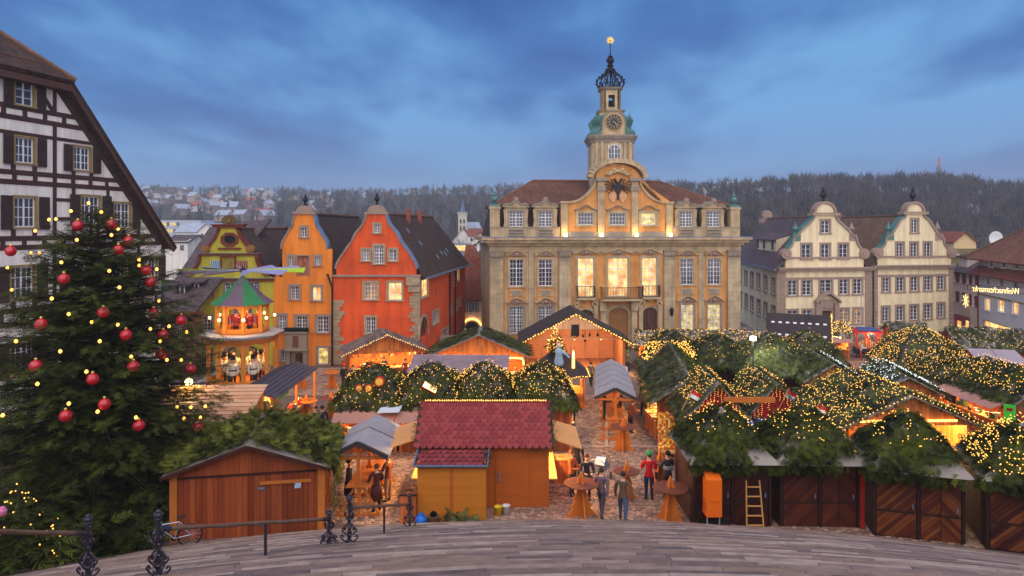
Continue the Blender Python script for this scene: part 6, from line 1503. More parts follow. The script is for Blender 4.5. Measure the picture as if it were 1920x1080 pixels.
    P = np.concatenate([P, hp]); D = np.concatenate([D, hdv]); Nn = np.concatenate([Nn+rg.normal(0, .35, Nn.shape), rg.normal(0, .5, hp.shape)+np.array([0, -1, 0])]); sz = np.concatenate([.38*rg.uniform(.6, 1.3, n), .46*rg.uniform(.7, 1.3, k)])
    for i in range(4):                                               # boughs laid over the hips
        a = np.array(c[i]); t_ = np.array(ap); u = rg.uniform(.2, 1, 46)[:, None]; q = a+(t_-a)*u+np.array([0, 0, .07])+rg.normal(0, .05, (46, 3)); P = np.concatenate([P, q]); D = np.concatenate([D, (a-t_)[None]*.4+rg.normal(0, .45, (46, 3))]); Nn = np.concatenate([Nn, np.tile([0, 0, 1.0], (46, 1))+rg.normal(0, .4, (46, 3))]); sz = np.concatenate([sz, .36*rg.uniform(.6, 1.2, 46)])
    sprigs('fir_cover', P, D, Nn, sz, firm, o, 7, rg)
    for (fx, fz) in ((rg.uniform(-.3, .2), rg.uniform(.35, .5)), (rg.uniform(.1, .6), rg.uniform(.2, .4))):  # a paler bough or two
        a, b, t_ = [np.array(x) for x in polys[0]]; ctr = (a+b)/2 + (t_-(a+b)/2)*fz + np.array([fx, -.12, .25]); an = rg.uniform(0, 6.28, 16); sprigs('pale_bough', np.repeat(ctr[None], 16, 0), np.stack([np.cos(an), -.35+0*an, np.sin(an)*.9-.2], 1), np.tile([0, -1, .5], (16, 1)), .42*rg.uniform(.7, 1.2, 16), FIRB, o, 7, rg)
    if net:
        P, D, Nn = on_polys(fp, net, rg); bul = .20*np.clip(1-np.abs(P[:, 0])/hw_, 0, 1)*np.clip((hr-P[:, 2])/1.2, 0, 1); P = P+Nn*(bul[:, None]+.14); P = P[P[:, 2] > he+(hr-he)*topf+.25*rg.random(len(P))]; bulbs(o, P, .022)
    return o
chevron_booth('shuttered booth with dark red doors and shaggy fir roof behind the orange machine', 7.36, 24.1, -1, DARKB, net=20, topf=.5, seed=1)
cb2 = chevron_booth('shuttered booth with brown and dark doors, bright red corner post and fir roof', 10.25, 24.0, -2, DOORB[1:2]+DARKB[2:]+DOORB[3:], net=24, topf=.42, seed=2)
MB().box(1.3, 1.44, -1.42, -1.28, -.6, 2.3).build('red_post', mat('red_post', hexl(176, 44, 28), .6, .15), cb2)
chevron_booth('shuttered booth with lighter brown herringbone doors and trailing fir boughs', 13.25, 22.9, -17, DOORB, net=14, topf=.45, seed=3)
chevron_booth('shuttered booth at the end of the row, fir roof thick with yellow lights', 16.2, 21.7, -21, DOORB[1:]+DARKB[:1], net=52, topf=.0, seed=4)
# dark fir between the first booth and the walkway, side trim
# --- row of four tent stalls in the middle
for i, (px, lab, net, tp) in enumerate(((700, 'tent stall with lit fir roof and little drum ornaments, left end of the middle row', 26, .0), (810, 'tent stall with fir roof and a glowing panel on its gable, second of middle row', 30, .0), (910, 'tent stall with yellow lights on its upper fir roof, third in the middle row', 50, .28), (1015, 'tent stall with thickly lit fir roof at the walkway end of the middle row', 56, .3))):
    X = (px-CX)*33.2/FPX
    stall(lab, gz(X, 33.2), 0, 2.6, 2.7, 2.3, 3.95, 'pyr', 'fir', ('front',) if i < 2 else ('right',) if i == 3 else (), WOODR, .3, 20 if i in (0, 1, 3) else 0, net, tp, (), .034, FIRD if i in (0, 2) else FIR, 56, .46, goods=('small toys and pots on the counter of the drum-ornament stall', 'wooden goods on the counter of the glowing-panel stall', None, 'goods on the counter of the walkway-end stall')[i], awn='front' if i < 2 else None, group='tent stalls of the middle row')
for (px, py, r_) in ((674, 727, .16), (692, 727, .17), (712, 715, .22)):
    p = W(px, py, 31.95); b = MB(); b.lathe([(r_, -.12), (r_*1.05, -.1), (r_*1.05, .1), (r_, .12)], (0, 0, 0), 12, 0); b.lathe([(r_*.8, .12), (r_*.78, .125)], (0, 0, 0), 12, 1)
    for k, v in enumerate(b.v): b.v[k] = (v[0], -v[2], v[1])
    o = b.build('drum_ornament', [GOODC[0], GOODC[1]]); o.location = p; tag(o, 'little round drum ornament on the lit fir roof', 'ornament', 'drum ornaments on the left tent stall')
p = W(806, 727, 31.9); b = MB(); b.box(-.38, .38, -.04, .04, -.2, .2, 0); b.box(-.33, .33, -.05, -.04, -.15, .15, 1); o = b.build('glowing_panel', [REDW, emit_mat('panel_glow', (1, .6, .25), 1.4)]); o.location = p; o.rotation_euler = (R(-50), R(28), 0); tag(o, 'glowing tilted sign panel on the second tent roof of the middle row', 'sign')
# pale cloth over the awning of the middle row
b = MB(); q = [W(707, 778, 30.9), W(748, 777, 30.9), W(758, 757, 32.0), W(722, 757, 32.0)]; b.slab([p + Vector((0, 0, .1)) for p in q], .02); o = b.build('cloth_sheet', mat('pale_blue_cloth', hexl(196, 206, 220), .7, .05)); tag(o, 'pale blue sheet lying on the mauve awning of the middle row', 'cloth')
# --- hut with dark red shingle roof
sh = thing('wooden_hut', 'wooden hut with dark red hexagonal shingle roof and lights along the ridge', 'hut', gz(-1.0, 24.55)); PANEL = mat('orange_plywood', hexl(186, 96, 36), .45, .16, .8, .12, 'grain'); PANELY = mat('yellow_plywood', hexl(200, 120, 38), .45, .14, .8, .12, 'grain')
w2 = 2.28
MB().box(-w2, w2, 0, .06, -.4, 2.36).build('front_wall', PANEL, sh); MB().box(-w2, w2, 2.9, 2.96, -.6, 2.36).build('back_wall', PANEL, sh)
for s in (-1, 1):
    x = s*w2; MB().box(min(x, x-s*.06), max(x, x-s*.06), .06, 2.9, -.4, .98).build('counter_front', PANEL, sh); MB().box(min(x-s*.3, x+s*.35), max(x-s*.3, x+s*.35), .02, 2.94, .98, 1.03).build('counter', WOODL, sh)
    for y in (.03, 2.93): MB().box(x-.05, x+.05, y-.05, y+.05, -.5, 2.38).build('post', PANEL, sh)
b = MB(); b.box(.42, 1.62, -.05, 0, .02, 2.14); dr_ = b.build('door', PANEL, sh); MB().box(.52, .58, -.1, -.05, .95, 1.3).build('handle', LEAD_SKY, dr_)
e0, r0 = Vector((0, -.38, 2.28)), Vector((0, 1.48, 3.38)); bk = Vector((0, 3.34, 2.28))
for a, c in ((e0, r0), (bk, r0)):
    q = [(-w2-.22, a.y, a.z), (w2+.22, a.y, a.z), (w2+.22, c.y, c.z), (-w2-.22, c.y, c.z)]; MB().slab(q if a is e0 else [q[1], q[0], q[3], q[2]], .05).build('roof_panel', ROOFD, sh)
SHG = [mat('red_shingle_%d' % i, c, .75, .2, 5, .3) for i, c in enumerate((hexl(132, 48, 48), hexl(122, 42, 44), hexl(140, 54, 52)))]
def shingle_mesh(wd, l, m):
    b = MB(); p = [(-wd/2, 0), (-wd/2, -l*.55), (-wd*.25, -l), (wd*.25, -l), (wd/2, -l*.55), (wd/2, 0)]; n = len(p)
    b.add([(x, y, .01 if y > -.01 else .02) for x, y in p] + [(x, y, 0) for x, y in p], [tuple(range(n))[::-1], tuple(range(n, 2*n))] + [(i, (i+1) % n, (i+1) % n+n, i+n) for i in range(n)])
    me = bpy.data.meshes.new('shingle'); me.from_pydata(b.v, [], b.f); me.materials.append(m); uv_metric(me); return me
def shingles(root, e, r, hw_, wd, l, rows):
    ms = [shingle_mesh(wd*.985, l*1.35, m) for m in SHG]; d = (r-e); step = d.length/rows; dn = d.normalized(); ang = math.atan2(d.z, d.y)
    for i in range(rows):
        x = -hw_ + (wd/2 if i % 2 else 0); p = e + dn*(step*(i+1))
        while x <= hw_+.001:
            ob = bpy.data.objects.new('shingle', random.choice(ms)); COL.objects.link(ob); ob.parent = root; ob.location = (e.x+x, p.y, p.z+.012+.004*i*0); ob.rotation_euler = (ang+.03, 0, 0); x += wd
shingles(sh, e0, r0, w2+.1, .235, .2, 11)
bulbs(sh, line_pts((-w2, 1.48, 3.47), (w2, 1.48, 3.47), .085, .006), .036)
MB().tube([(-w2-.2, 1.48, 3.40), (w2+.2, 1.48, 3.40)], .05, 6).build('ridge_cap', SHG[1], sh)
P = np.concatenate([line_pts((s*(w2+.22), -.4, 2.28), (s*(w2+.22), 1.48, 3.4), .035, .04) for s in (-1, 1)] + [line_pts((s*(w2+.2), -.4, 2.2), (s*(w2-.6), -.42, 2.18), .03, .03) for s in (-1, 1)]); sprigs('fir_garland', P, RNG.normal(0, 1, P.shape), RNG.normal(0, 1, P.shape), .17*RNG.uniform(.7, 1.2, len(P)), FIR, sh, 3)
for s in (-1, 1):
    q = [(s*(w2+.2), .15, 2.42), (s*(w2+1.25), .0, 2.12), (s*(w2+1.25), 2.7, 2.12), (s*(w2+.2), 2.75, 2.42)]; MB().slab(q if s > 0 else q[::-1], .04).build('serving_flap', mat('pale_plywood', hexl(226, 160, 96), .5, .1, 1, .08), sh)
for x, y in ((-1.95, 1.0), (-1.95, 2.2), (1.95, 1.0), (1.95, 2.2)): l = MB(); l.ball((x, y, 2.2), .07); l.build('lamp', GLOW, sh); point('lamp_light', (x, y, 2.04), 26, (1, .58, .2), .1, sh)
# lean-to store
lt = thing('lean_to_store', 'yellow plywood lean-to store with small red shingle roof in front of the hut', 'shed', gz(-2.05, 23.15)); w3 = 1.16
MB().box(-w3, -.06, 0, .05, -.3, 1.92).build('door', PANELY, lt); MB().box(.06, w3, 0, .05, -.3, 1.92).build('door', PANELY, lt); MB().box(-.06, .06, -.01, .05, -.3, 1.92).build('door_post', PANEL, lt)
MB().box(w3-.05, w3, .05, 1.3, -.3, 2.0).build('side_wall', PANELY, lt); MB().box(-w3, -w3+.05, .05, 1.3, -.3, 2.0).build('side_wall', PANELY, lt)
le0, lr0 = Vector((0, -.15, 1.92)), Vector((0, 1.3, 2.14)); MB().slab([(-w3-.1, le0.y, le0.z), (w3+.05, le0.y, le0.z), (w3+.05, lr0.y, lr0.z), (-w3-.1, lr0.y, lr0.z)], .04).build('roof_panel', ROOFD, lt)
shingles(lt, le0, lr0, w3, .235, .2, 5)
b = MB(); b.beam((-w3-.12, -.17, 1.95), (w3+.07, -.17, 1.95), .04, .06).beam((-w3-.12, -.17, 1.95), (-w3-.12, 1.3, 2.17), .04, .06).beam((w3+.07, -.17, 1.95), (w3+.07, 1.3, 2.17), .04, .06).beam((-w3-.1, 1.28, 2.19), (w3, 1.28, 2.19), .05, .05); b.build('metal_edge', LEAD_SKY, lt)
P = line_pts((w3+.05, -.15, 1.9), (w3+.05, 1.2, 2.15), .04, .05); sprigs('fir_garland', P, RNG.normal(0, 1, P.shape), RNG.normal(0, 1, P.shape), .2*RNG.uniform(.7, 1.2, len(P)), FIRB, lt, 3)
# --- long hut at the left with boarded gable front, each board its own piece
hA = thing('wooden_hut', 'long hut with boarded brown gable front and fir-covered roof', 'hut', (-8.45, 21.9, .05), R(10)); wA, heA, hrA, dA = 2.25, 2.25, 3.0, 3.7
BRD = [mat('hut_board_%d' % i, c, .5, .25, 1.4, .2, 'plank', tile=(9, 9)) for i, c in enumerate((hexl(156, 74, 36), hexl(148, 68, 33), hexl(166, 82, 42), hexl(142, 64, 32)))]
MB().box(-wA+.1, wA-.1, .05, .08, -.4, 1.98).build('backing', WOODD, hA)
x = -wA+.12; k = 0
while x < wA-.14:
    wd = random.uniform(.15, .19); wd = min(wd, wA-.12-x); j = random.uniform(0, .012); MB().box(x+.005, x+wd-.005, .015-j, .05, -.3, 1.96).build('board', random.choice(BRD), hA); x += wd
for s in (-1, 1): MB().box(s*wA-.11, s*wA+.11, -.03, .12, -.4, heA-.02).build('corner_post', WOODP, hA)
MB().box(-wA+.11, wA-.11, -.025, .05, 1.97, 2.03).build('rail', WOODD, hA)
x = -wA+.12
while x < wA-.14:
    wd = .17; z0, z1 = 2.04, [hrA-(hrA-heA)*abs(q)/wA-.04 for q in (x, x+wd)]; MB().prism([(x+.003, z0), (x+wd-.003, z0), (x+wd-.003, z1[1]), (x+.003, z1[0])], .0-random.random()*.008, .05).build('gable_board', BRD[int(random.random()*2)*2], hA); x += wd
MB().box(.35, 1.95, -.06, -.02, 1.66, 1.76).build('door_bar', WOODP, hA); MB().box(1.42, 1.62, -.05, -.012, 1.48, 1.68).build('notice', mat('blue_notice', hexl(60, 120, 190), .5, .3, 14, 0, col2=hexl(220, 230, 240)), hA)
for z in (.35, 1.5): MB().box(.28, .5, -.04, -.01, z, z+.07).build('hinge', LEAD_SKY, hA)
for s in (-1, 1): MB().box(s*wA-.04, s*wA+.04, .12, dA, -.6, heA).build('side_wall', WOODO, hA)
MB().prism([(-wA, -.6), (wA, -.6), (wA, heA), (0, hrA-.05), (-wA, heA)], dA-.06, dA).build('back_wall', WOODO, hA)
pA = []
for s in (-1, 1):
    q = [(s*(wA+.3), -.35, heA-.1), (s*(wA+.3), dA+.2, heA-.1), (0, dA+.2, hrA), (0, -.35, hrA)]; MB().slab(q if s > 0 else q[::-1], .05).build('roof_panel', TARP, hA)
    f_ = [np.array(q[0]) + (0, .22, .05), np.array(q[1])+(0, 0, .05), np.array(q[2])+(0, 0, .12), np.array(q[3])+(0, .22, .1)]; pA.append(f_)
    MB().beam((s*(wA+.3), -.34, heA-.13), (0, -.34, hrA-.02), .05, .1).build('barge_board', WOODD, hA)
P, D, Nn = on_polys(pA, 110, RNG); bul = .10*np.sin(np.clip((P[:, 1]+.2)/dA, 0, 1)*math.pi)**.5; P = P+Nn*(bul*RNG.uniform(.3, 1, len(P)))[:, None]
hp = np.concatenate([line_pts((wA+.32, .3, heA-.05), (wA+.32, dA, heA-.05), .02, .07)]); hd_ = np.stack([RNG.uniform(.0, .5, len(hp)), RNG.normal(0, .4, len(hp)), RNG.uniform(-1.3, -.7, len(hp))], 1)
hp2 = hp + np.stack([0*hp[:, 0]+.05, 0*hp[:, 0], RNG.uniform(-1.3, 0, len(hp))], 1)
P = np.concatenate([P, hp, hp2]); D = np.concatenate([D+RNG.normal(0, .5, D.shape), hd_, hd_]); Nn = np.concatenate([Nn+RNG.normal(0, .45, Nn.shape), np.tile([1, 0, .2], (2*len(hp), 1))+RNG.normal(0, .3, (2*len(hp), 3))])
sprigs('fir_cover', P, D, Nn, .38*RNG.uniform(.6, 1.3, len(P)), mat('olive_fir', hexl(132, 136, 56), .75, .3, 1, 0, 'attr', col2=hexl(22, 29, 11)), hA, 7)
# --- slatted pale roof stall: single boards
sB = thing('market_stall', 'stall with pale pink slatted plank roof beside the big Christmas tree', 'stall', gz(-13.2, 27.4), R(3)); PLK = [mat('pale_plank_%d' % i, c, .6, .12, 2, .15) for i, c in enumerate((hexl(226, 176, 140), hexl(214, 162, 126), hexl(234, 188, 152)))]
n = 13; a, c = Vector((0, -.6, 2.0)), Vector((0, 3.3, 3.15))
for i in range(n):
    p = a+(c-a)*(i/n); q = a+(c-a)*((i+1.12)/n); b = MB(); b.slab([(-2.6, p.y, p.z+.03), (2.35, p.y, p.z+.03), (2.35, q.y, q.z-.02), (-2.6, q.y, q.z-.02)], .03); b.build('roof_board', random.choice(PLK), sB)
MB().box(-2.4, 2.2, 0, .06, -.5, 2.1).build('back_wall', WOODR, sB)
for x in (-2.4, 2.14): MB().prism([(0, -.5), (3.2, -.5), (3.2, 3.0), (0, 2.1)], x, x+.06).build('side_wall', WOODO, sB) if False else MB().add([(x, 0, -.5), (x, 3.2, -.5), (x, 3.2, 3.0), (x, 0, 2.1), (x+.06, 0, -.5), (x+.06, 3.2, -.5), (x+.06, 3.2, 3.0), (x+.06, 0, 2.1)], [(3,2,1,0), (4,5,6,7), (0,1,5,4), (1,2,6,5), (2,3,7,6), (3,0,4,7)]).build('side_wall', WOODO, sB)
for x in (-1.6, -.4, .8, 1.9): MB().box(x-.04, x+.04, -.55, .0, 1.9, 2.02).build('rafter', WOODP, sB)
# --- long open stall with dark ribbed roof
sC = thing('market_stall', 'open drinks stall with dark ribbed roof and glowing yellow counter near the carousel', 'stall', gz(-12.9, 37.4)); RIB = mat('ribbed_roof', hexl(84, 76, 84), .6, .2, 2, .1)
for i in range(10):
    x0 = -1.25+.25*i; z0 = 2.75-.4*abs(x0)/1.25*1.0; z1 = 2.75-.4*abs(x0+.25)/1.25; b = MB(); b.slab([(x0, -3.6, z0), (x0+.245, -3.6, z1), (x0+.245, 3.6, z1), (x0, 3.6, z0)], .04); b.build('roof_sheet', RIB, sC); MB().beam((x0+.12, -3.6, (z0+z1)/2+.03), (x0+.12, 3.6, (z0+z1)/2+.03), .05, .05).build('roof_rib', RIB, sC)
for y in (-3.4, 0, 3.4):
    for x in (-1.1, 1.1): MB().box(x-.06, x+.06, y-.06, y+.06, -.7, 2.4).build('post', WOODP, sC)
MB().box(-1.1, -1.04, -3.4, 3.4, -.7, 2.3).build('back_wall', WOODO, sC); MB().box(.95, 1.0, -3.4, 1.5, -.7, 1.0).build('counter_front', WOODO, sC); MB().box(.7, 1.35, -3.5, 1.6, 1.0, 1.05).build('counter', WOODL, sC); MB().box(-1.0, .9, -3.42, -3.36, -.7, 1.0).build('end_board', WOODO, sC)
for y in (-2.4, 0): l = MB(); l.ball((0, y, 2.15), .08); l.build('lamp', GLOW, sC); point('lamp_light', (0, y, 1.95), 34, (1, .62, .2), .1, sC)
MB().box(1.0, 1.06, -2.6, -1.2, 2.05, 2.3).build('green_sign', mat('green_board', hexl(40, 170, 80), .5, .1), sC)
g_ = goods_mesh([(-.9, -.6, -3.2, 2, 1.05, 20), (.75, 1.2, -3.2, 1.4, 1.05, 26)], RNG, .2).build('goods', GOODC); g_.location = sC.location; kind(tag(g_, 'bottles and mugs on the yellow drinks counter', 'goods'), 'stuff')
# --- grey board roof stall and the fir-roofed stall with arched light tubes
BRDG = mat('grey_mauve_boards', hexl(150, 128, 136), .6, .2, 1.5, .15)
sG = thing('market_stall', 'low stall with mauve-grey boarded roof behind the middle row', 'stall', gz(-3.2, 42.2), R(-2)); a, c = Vector((0, -1.3, 2.4)), Vector((0, 1.3, 3.0)); n = 8
for i in range(n):
    p = a+(c-a)*(i/n); q = a+(c-a)*((i+1.1)/n); MB().slab([(-3.1, p.y, p.z+.02), (3.0, p.y, p.z+.02), (3.0, q.y, q.z-.02), (-3.1, q.y, q.z-.02)], .03).build('roof_board', BRDG, sG)
MB().box(-2.9, 2.8, -1.05, -.99, -.6, 2.42).build('back_wall', WOODR, sG)
for x in (-2.9, 2.8): MB().box(x-.06, x+.06, .9, 1.02, -.6, 2.8).build('post', WOODP, sG)
sF = stall('wide stall with fir roof and arched light tubes below the gable', gz(-2.45, 52), 0, 6.6, 3.6, 2.45, 3.85, 'y', 'fir', ('front',), WOODO, .5, 34, 0, 0, (), .05, FIR, 26, .6, goods='goods on the counter under the arched light tubes', hang=False)
for cx_, hw_ in ((-2.65, .75), (-1.0, 1.05), (1.0, 1.05), (2.6, .7)):
    pts = spline([(cx_-hw_, 1.65), (cx_-hw_*.95, 1.95), (cx_-hw_*.75, 2.1), (cx_, 2.14), (cx_+hw_*.75, 2.1), (cx_+hw_*.95, 1.95), (cx_+hw_, 1.65)], 3); MB().tube([(x, -2.1, z) for x, z in pts], .07, 6).build('light_tube', TUBE, sF)
sE = stall('stall with weathered shake roof and hanging lights before the red-orange house', gz(-10.2, 54.6), 16, 5.6, 3.4, 2.3, 3.5, 'y', mat('weathered_shakes', hexl(116, 100, 96), .85, .25, 1.5, .4, 'tile', tile=(.9, .3)), ('front', 'right'), WOODO, .6, 38, 0, 0, ('rake',), .05, goods='wooden toys on the shelves under the shake roof')
# --- stage
stg = thing('stage_hut', 'open wooden stage with dark gabled roof and bulb garland before the town hall', 'stage', gz(5.2, 58.4)); w5 = 3.95
MB().box(-w5, w5, -2.6, 2.6, -.5, .45).build('platform', mat('stage_boards', hexl(196, 130, 84), .6, .15, 1, .15, 'plank', tile=(5, .2)), stg); MB().box(-.2, w5+.6, -5.2, -2.6, -.5, .28).build('ramp', mat('stage_boards', hexl(196, 130, 84)), stg)
SW = mat('stage_panel', hexl(226, 156, 104), .6, .12, 1, .1)
for i in range(6): x0 = -w5+.1+i*(2*w5-.2)/6; MB().box(x0+.02, x0+(2*w5-.2)/6-.02, 2.3, 2.36, .45, 3.0).build('back_panel', SW, stg)
for s in (-1, 1):
    x = s*w5
    for i in range(3): MB().box(min(x, x-s*.06), max(x, x-s*.06), -2.4+i*1.6, -.84+i*1.6, .45, 2.9).build('side_panel', SW, stg)
    MB().box(x-.1, x+.1, -2.62, -2.42, -.5, 2.95).build('post', WOODP, stg)
    q = [(s*(w5+.75), -3.0, 2.62), (s*(w5+.75), 3.0, 2.62), (0, 3.0, 5.1), (0, -3.0, 5.1)]; MB().slab(q if s > 0 else q[::-1], .1).build('roof_panel', ROOFD, stg)
MB().box(-w5, w5, -2.55, -2.45, 2.9, 3.05).build('tie_beam', SW, stg)
MB().prism([(-w5, 3.0), (w5, 3.0), (0, 5.0)], 2.3, 2.36).build('back_gable', WHITE_P, stg); MB().box(-.35, .3, -2.7, -2.4, 3.2, 4.1).build('loudspeaker', BLACK, stg)
P = np.concatenate([line_pts((-w5-.75, -3.05, 2.55), (0, -3.05, 5.0), .22, .02), line_pts((0, -3.05, 5.0), (w5+.75, -3.05, 2.55), .22, .02)]); bulbs(stg, P, .075)
P2 = np.concatenate([line_pts((-w5-.75, -3.0, 2.55), (0, -3.0, 5.0), .05, .05), line_pts((0, -3.0, 5.0), (w5+.75, -3.0, 2.55), .05, .05)]); sprigs('fir_garland', P2, RNG.normal(0, 1, P2.shape), RNG.normal(0, 1, P2.shape), .22*RNG.uniform(.7, 1.2, len(P2)), FIR, stg, 3)
b = MB()
for (x, z) in ((-1.0, 2.3), (-.8, 2.1), (.1, 2.5), (.35, 2.2), (.6, 2.45), (1.1, 2.4), (1.3, 2.0), (1.7, 2.5), (2.4, 2.5)): b.lathe([(.02, -.15), (.11, 0), (.02, .18)], (x, 2.2, z), 6); b.tube([(x, 2.2, z+.1), (x, 2.2, 2.95)], .01, 4)
b.build('hanging_ornaments', BLACK, stg)
for x in (-2.2, 0, 2.2): l = MB(); l.ball((x, -1.6, 2.8), .09); l.build('lamp', GLOW, stg); point('lamp_light', (x, -1.4, 2.55), 10, (1, .60, .34), .1, stg)
# --- hut with slate roof and roof-top figures, beside the stage
sk = thing('mulled_wine_hut', 'six-sided hut with dark roof, small lit tree and carved figures on top', 'hut', gz(2.9, 42.8)); 
b = MB(); n = 6; rr = 1.75
for k in range(n):
    a0, a1 = 2*math.pi*k/n+.5, 2*math.pi*(k+1)/n+.5; c0 = (rr*math.cos(a0), rr*math.sin(a0)); c1 = (rr*math.cos(a1), rr*math.sin(a1)); zz = 2.15
    MB().slab([(c0[0]*1.25, c0[1]*1.25, zz-.1), (c1[0]*1.25, c1[1]*1.25, zz-.1), (0, 0, 3.75)], .06).build('roof_panel', ROOFD, sk); MB().add([(c0[0], c0[1], -.6), (c1[0], c1[1], -.6), (c1[0], c1[1], 1.0), (c0[0], c0[1], 1.0)], [(0,1,2,3)]).build('counter_front', WOODO, sk); MB().tube([(c0[0], c0[1], -.6), (c0[0], c0[1], 2.2)], .07, 6).build('post', WOODP, sk)
bulbs(sk, np.concatenate([line_pts((2.15*math.cos(2*math.pi*k/n+.5), 2.15*math.sin(2*math.pi*k/n+.5), 2.08), (2.15*math.cos(2*math.pi*(k+1)/n+.5), 2.15*math.sin(2*math.pi*(k+1)/n+.5), 2.08), .12) for k in range(n)]), .05)
l = MB(); l.ball((0, 0, 1.95), .1); l.build('lamp', GLOW, sk); point('lamp_light', (0, 0, 1.8), 55, (1, .56, .2), .1, sk)
def mini_tree(name, label, loc, h, nb, rbulb=.05, m=FIR, cat='christmas tree', seed=1, group=None, spread=.34):
    rg = np.random.default_rng(seed); o = thing(name, label, cat, loc, 0, group); MB().tube([(0, 0, -.3), (0, 0, h*.95)], [.05*h*.5, .01], 6).build('trunk', TIMBER, o)
    n = int(240+90*h); z = (1-rg.random(n)**.6)*h*.96+.1*h*0; z = h*.06+z*.94; r_ = (h*1.02-z)*spread; a = rg.random(n)*6.283; q = rg.uniform(.25, .8, n)
    P = np.stack([np.cos(a)*r_*q, np.sin(a)*r_*q, z], 1); D = np.stack([np.cos(a), np.sin(a), rg.uniform(-.45, .25, n)], 1); s = sprigs('crown', P, D, np.tile([0, 0, 1.0], (n, 1))+rg.normal(0, .3, (n, 3)), np.maximum(.12, r_*.75)*rg.uniform(.7, 1.2, n), m, o, 5, rg)
    if 'kind' in s.keys(): del s['kind']
    if nb:
        z = (1-rg.random(nb)**.6)*h; r_ = (h*1.03-z)*spread*rg.uniform(.85, 1.15, nb); a = rg.random(nb)*6.283; bulbs(o, np.stack([np.cos(a)*r_, np.sin(a)*r_, z], 1), rbulb)
    return o
mini_tree('christmas_tree', 'tiny fir thick with lights standing on the six-sided hut roof', (2.7, 42.4, zg(42.8)+3.5), 1.5, 110, .04, spread=.42)
fg = thing('carved_figure', 'carved blue-white figure pouring beside a candle on the six-sided hut roof', 'figure', (2.85, 41.5, zg(42.8)+2.75)); b = MB(); b.lathe([(.28, 0), (.3, .2), (.2, .7), (.24, .9), (.1, 1.1)], (0, 0, 0), 10); b.build('robe', mat('figure_blue', hexl(150, 176, 200), .6, .2), fg, smooth=True); b = MB(); b.ball((0, 0, 1.22), .16); b.build('head', mat('figure_face', hexl(220, 190, 170), .6, .1), fg, smooth=True); b = MB(); b.tube([(.15, -.05, .85), (.45, -.15, .7), (.62, -.2, .5)], [.1, .08, .06], 6); b.build('arm', mat('figure_blue', hexl(150, 176, 200)), fg)
cnd = thing('roof_candle', 'glowing electric candle on the six-sided hut roof', 'candle', (3.75, 41.7, zg(42.8)+2.55)); MB().lathe([(.09, 0), (.09, .7)], (0, 0, 0), 8).build('stick', TUBE, cnd); MB().lathe([(.02, 0), (.07, .12), (.01, .4)], (0, 0, .7), 8).build('flame', GLOW, cnd)

# --- right-hand stalls
for i, (X, lab) in enumerate(((9.05, 'red-gabled stall with icicle lights next to the fruit stall'), (11.6, 'red-gabled stall with icicle lights and flag, second of the pair'))):
    o = stall(lab, gz(X, 31.4), -2, 2.5, 3.0, 2.3, 3.75, 'y', 'fir', ('front',), REDW, .3, 22, 46, .3, (), .032, FIRB, 50, .46, group='red-gabled stalls', goods='goods on the blue counter of the %s red-gabled stall' % ('first' if i == 0 else 'second'), front_wall=REDW, counter_m=REDW)
    q = MB(); q.slab([(-1.4, -2.35, 1.85), (1.4, -2.35, 1.85), (1.4, -1.55, 2.12), (-1.4, -1.55, 2.12)], .03); q.build('blue_awning', BLUEC, o)
    P = []
    for k in range(15):
        x = -1.1+2.2*k/14; top = 3.65-1.25*abs(x)/1.25-.1
        for z in np.arange(top, top-RNG.uniform(.3, 1.0), -.09): P.append((x+RNG.normal(0, .015), -1.6, z))
    bulbs(o, P, .02)
MB_ = MB(); p = W(1405, 749, 29.4); MB_.box(-1.1, 1.1, -.06, .06, -.12, .1); o = MB_.build('name_board', WOODP); o.location = p; tag(o, 'long pale wooden board between the two red gables', 'board')
for (px, py, Y, lab) in ((1298, 731, 29.6, 'small red and white flag leaning on the first red-gabled stall'), (1478, 731, 29.6, 'small red and white flag on the second red-gabled stall'), (1535, 757, 29.2, 'small red and white flag at the corner of the wide lit stall')):
    f = thing('flag', lab, 'flag', W(px, py, Y)); 
    for k, m_ in enumerate((GOODC[0], WHITE)):
        b = MB(); n = 5
        for j in range(n): x0 = .5*j/n; x1 = .5*(j+1)/n; z = -.16*k; b.slab([(x0, .04*math.sin(j*1.3), z-.16), (x1, .04*math.sin((j+1)*1.3), z-.16), (x1, .04*math.sin((j+1)*1.3), z), (x0, .04*math.sin(j*1.3), z)], .006)
        b.build('stripe', m_, f)
    MB().tube([(0, 0, .1), (-.02, 0, -1.0)], .015, 5).build('staff', WOODL, f); f.rotation_euler = (0, R(28), R(10))
stall('long fir-roofed fruit stall lining the walkway', gz(9.75, 40.3), -7, 3.2, 11.0, 2.3, 3.4, 'y', 'fir', ('left',), WOODR, .45, 30, 0, 0, (), .05, FIR, 34, .52, goods='heaps of fruit and nuts on the walkway stall', pairs=5)
P, D, Nn = on_polys([[(8.2, 43.4, zg(44)+2.65), (12.0, 43.8, zg(44)+2.65), (11.8, 45.6, zg(44)+3.5), (8.8, 45.2, zg(44)+3.5)]], 55, RNG); o = bulbs(None, P+np.array([0, 0, .1]), .04, name='light_net'); tag(o, 'broad net of yellow lights over the far end of the fruit stall roof', 'light net')
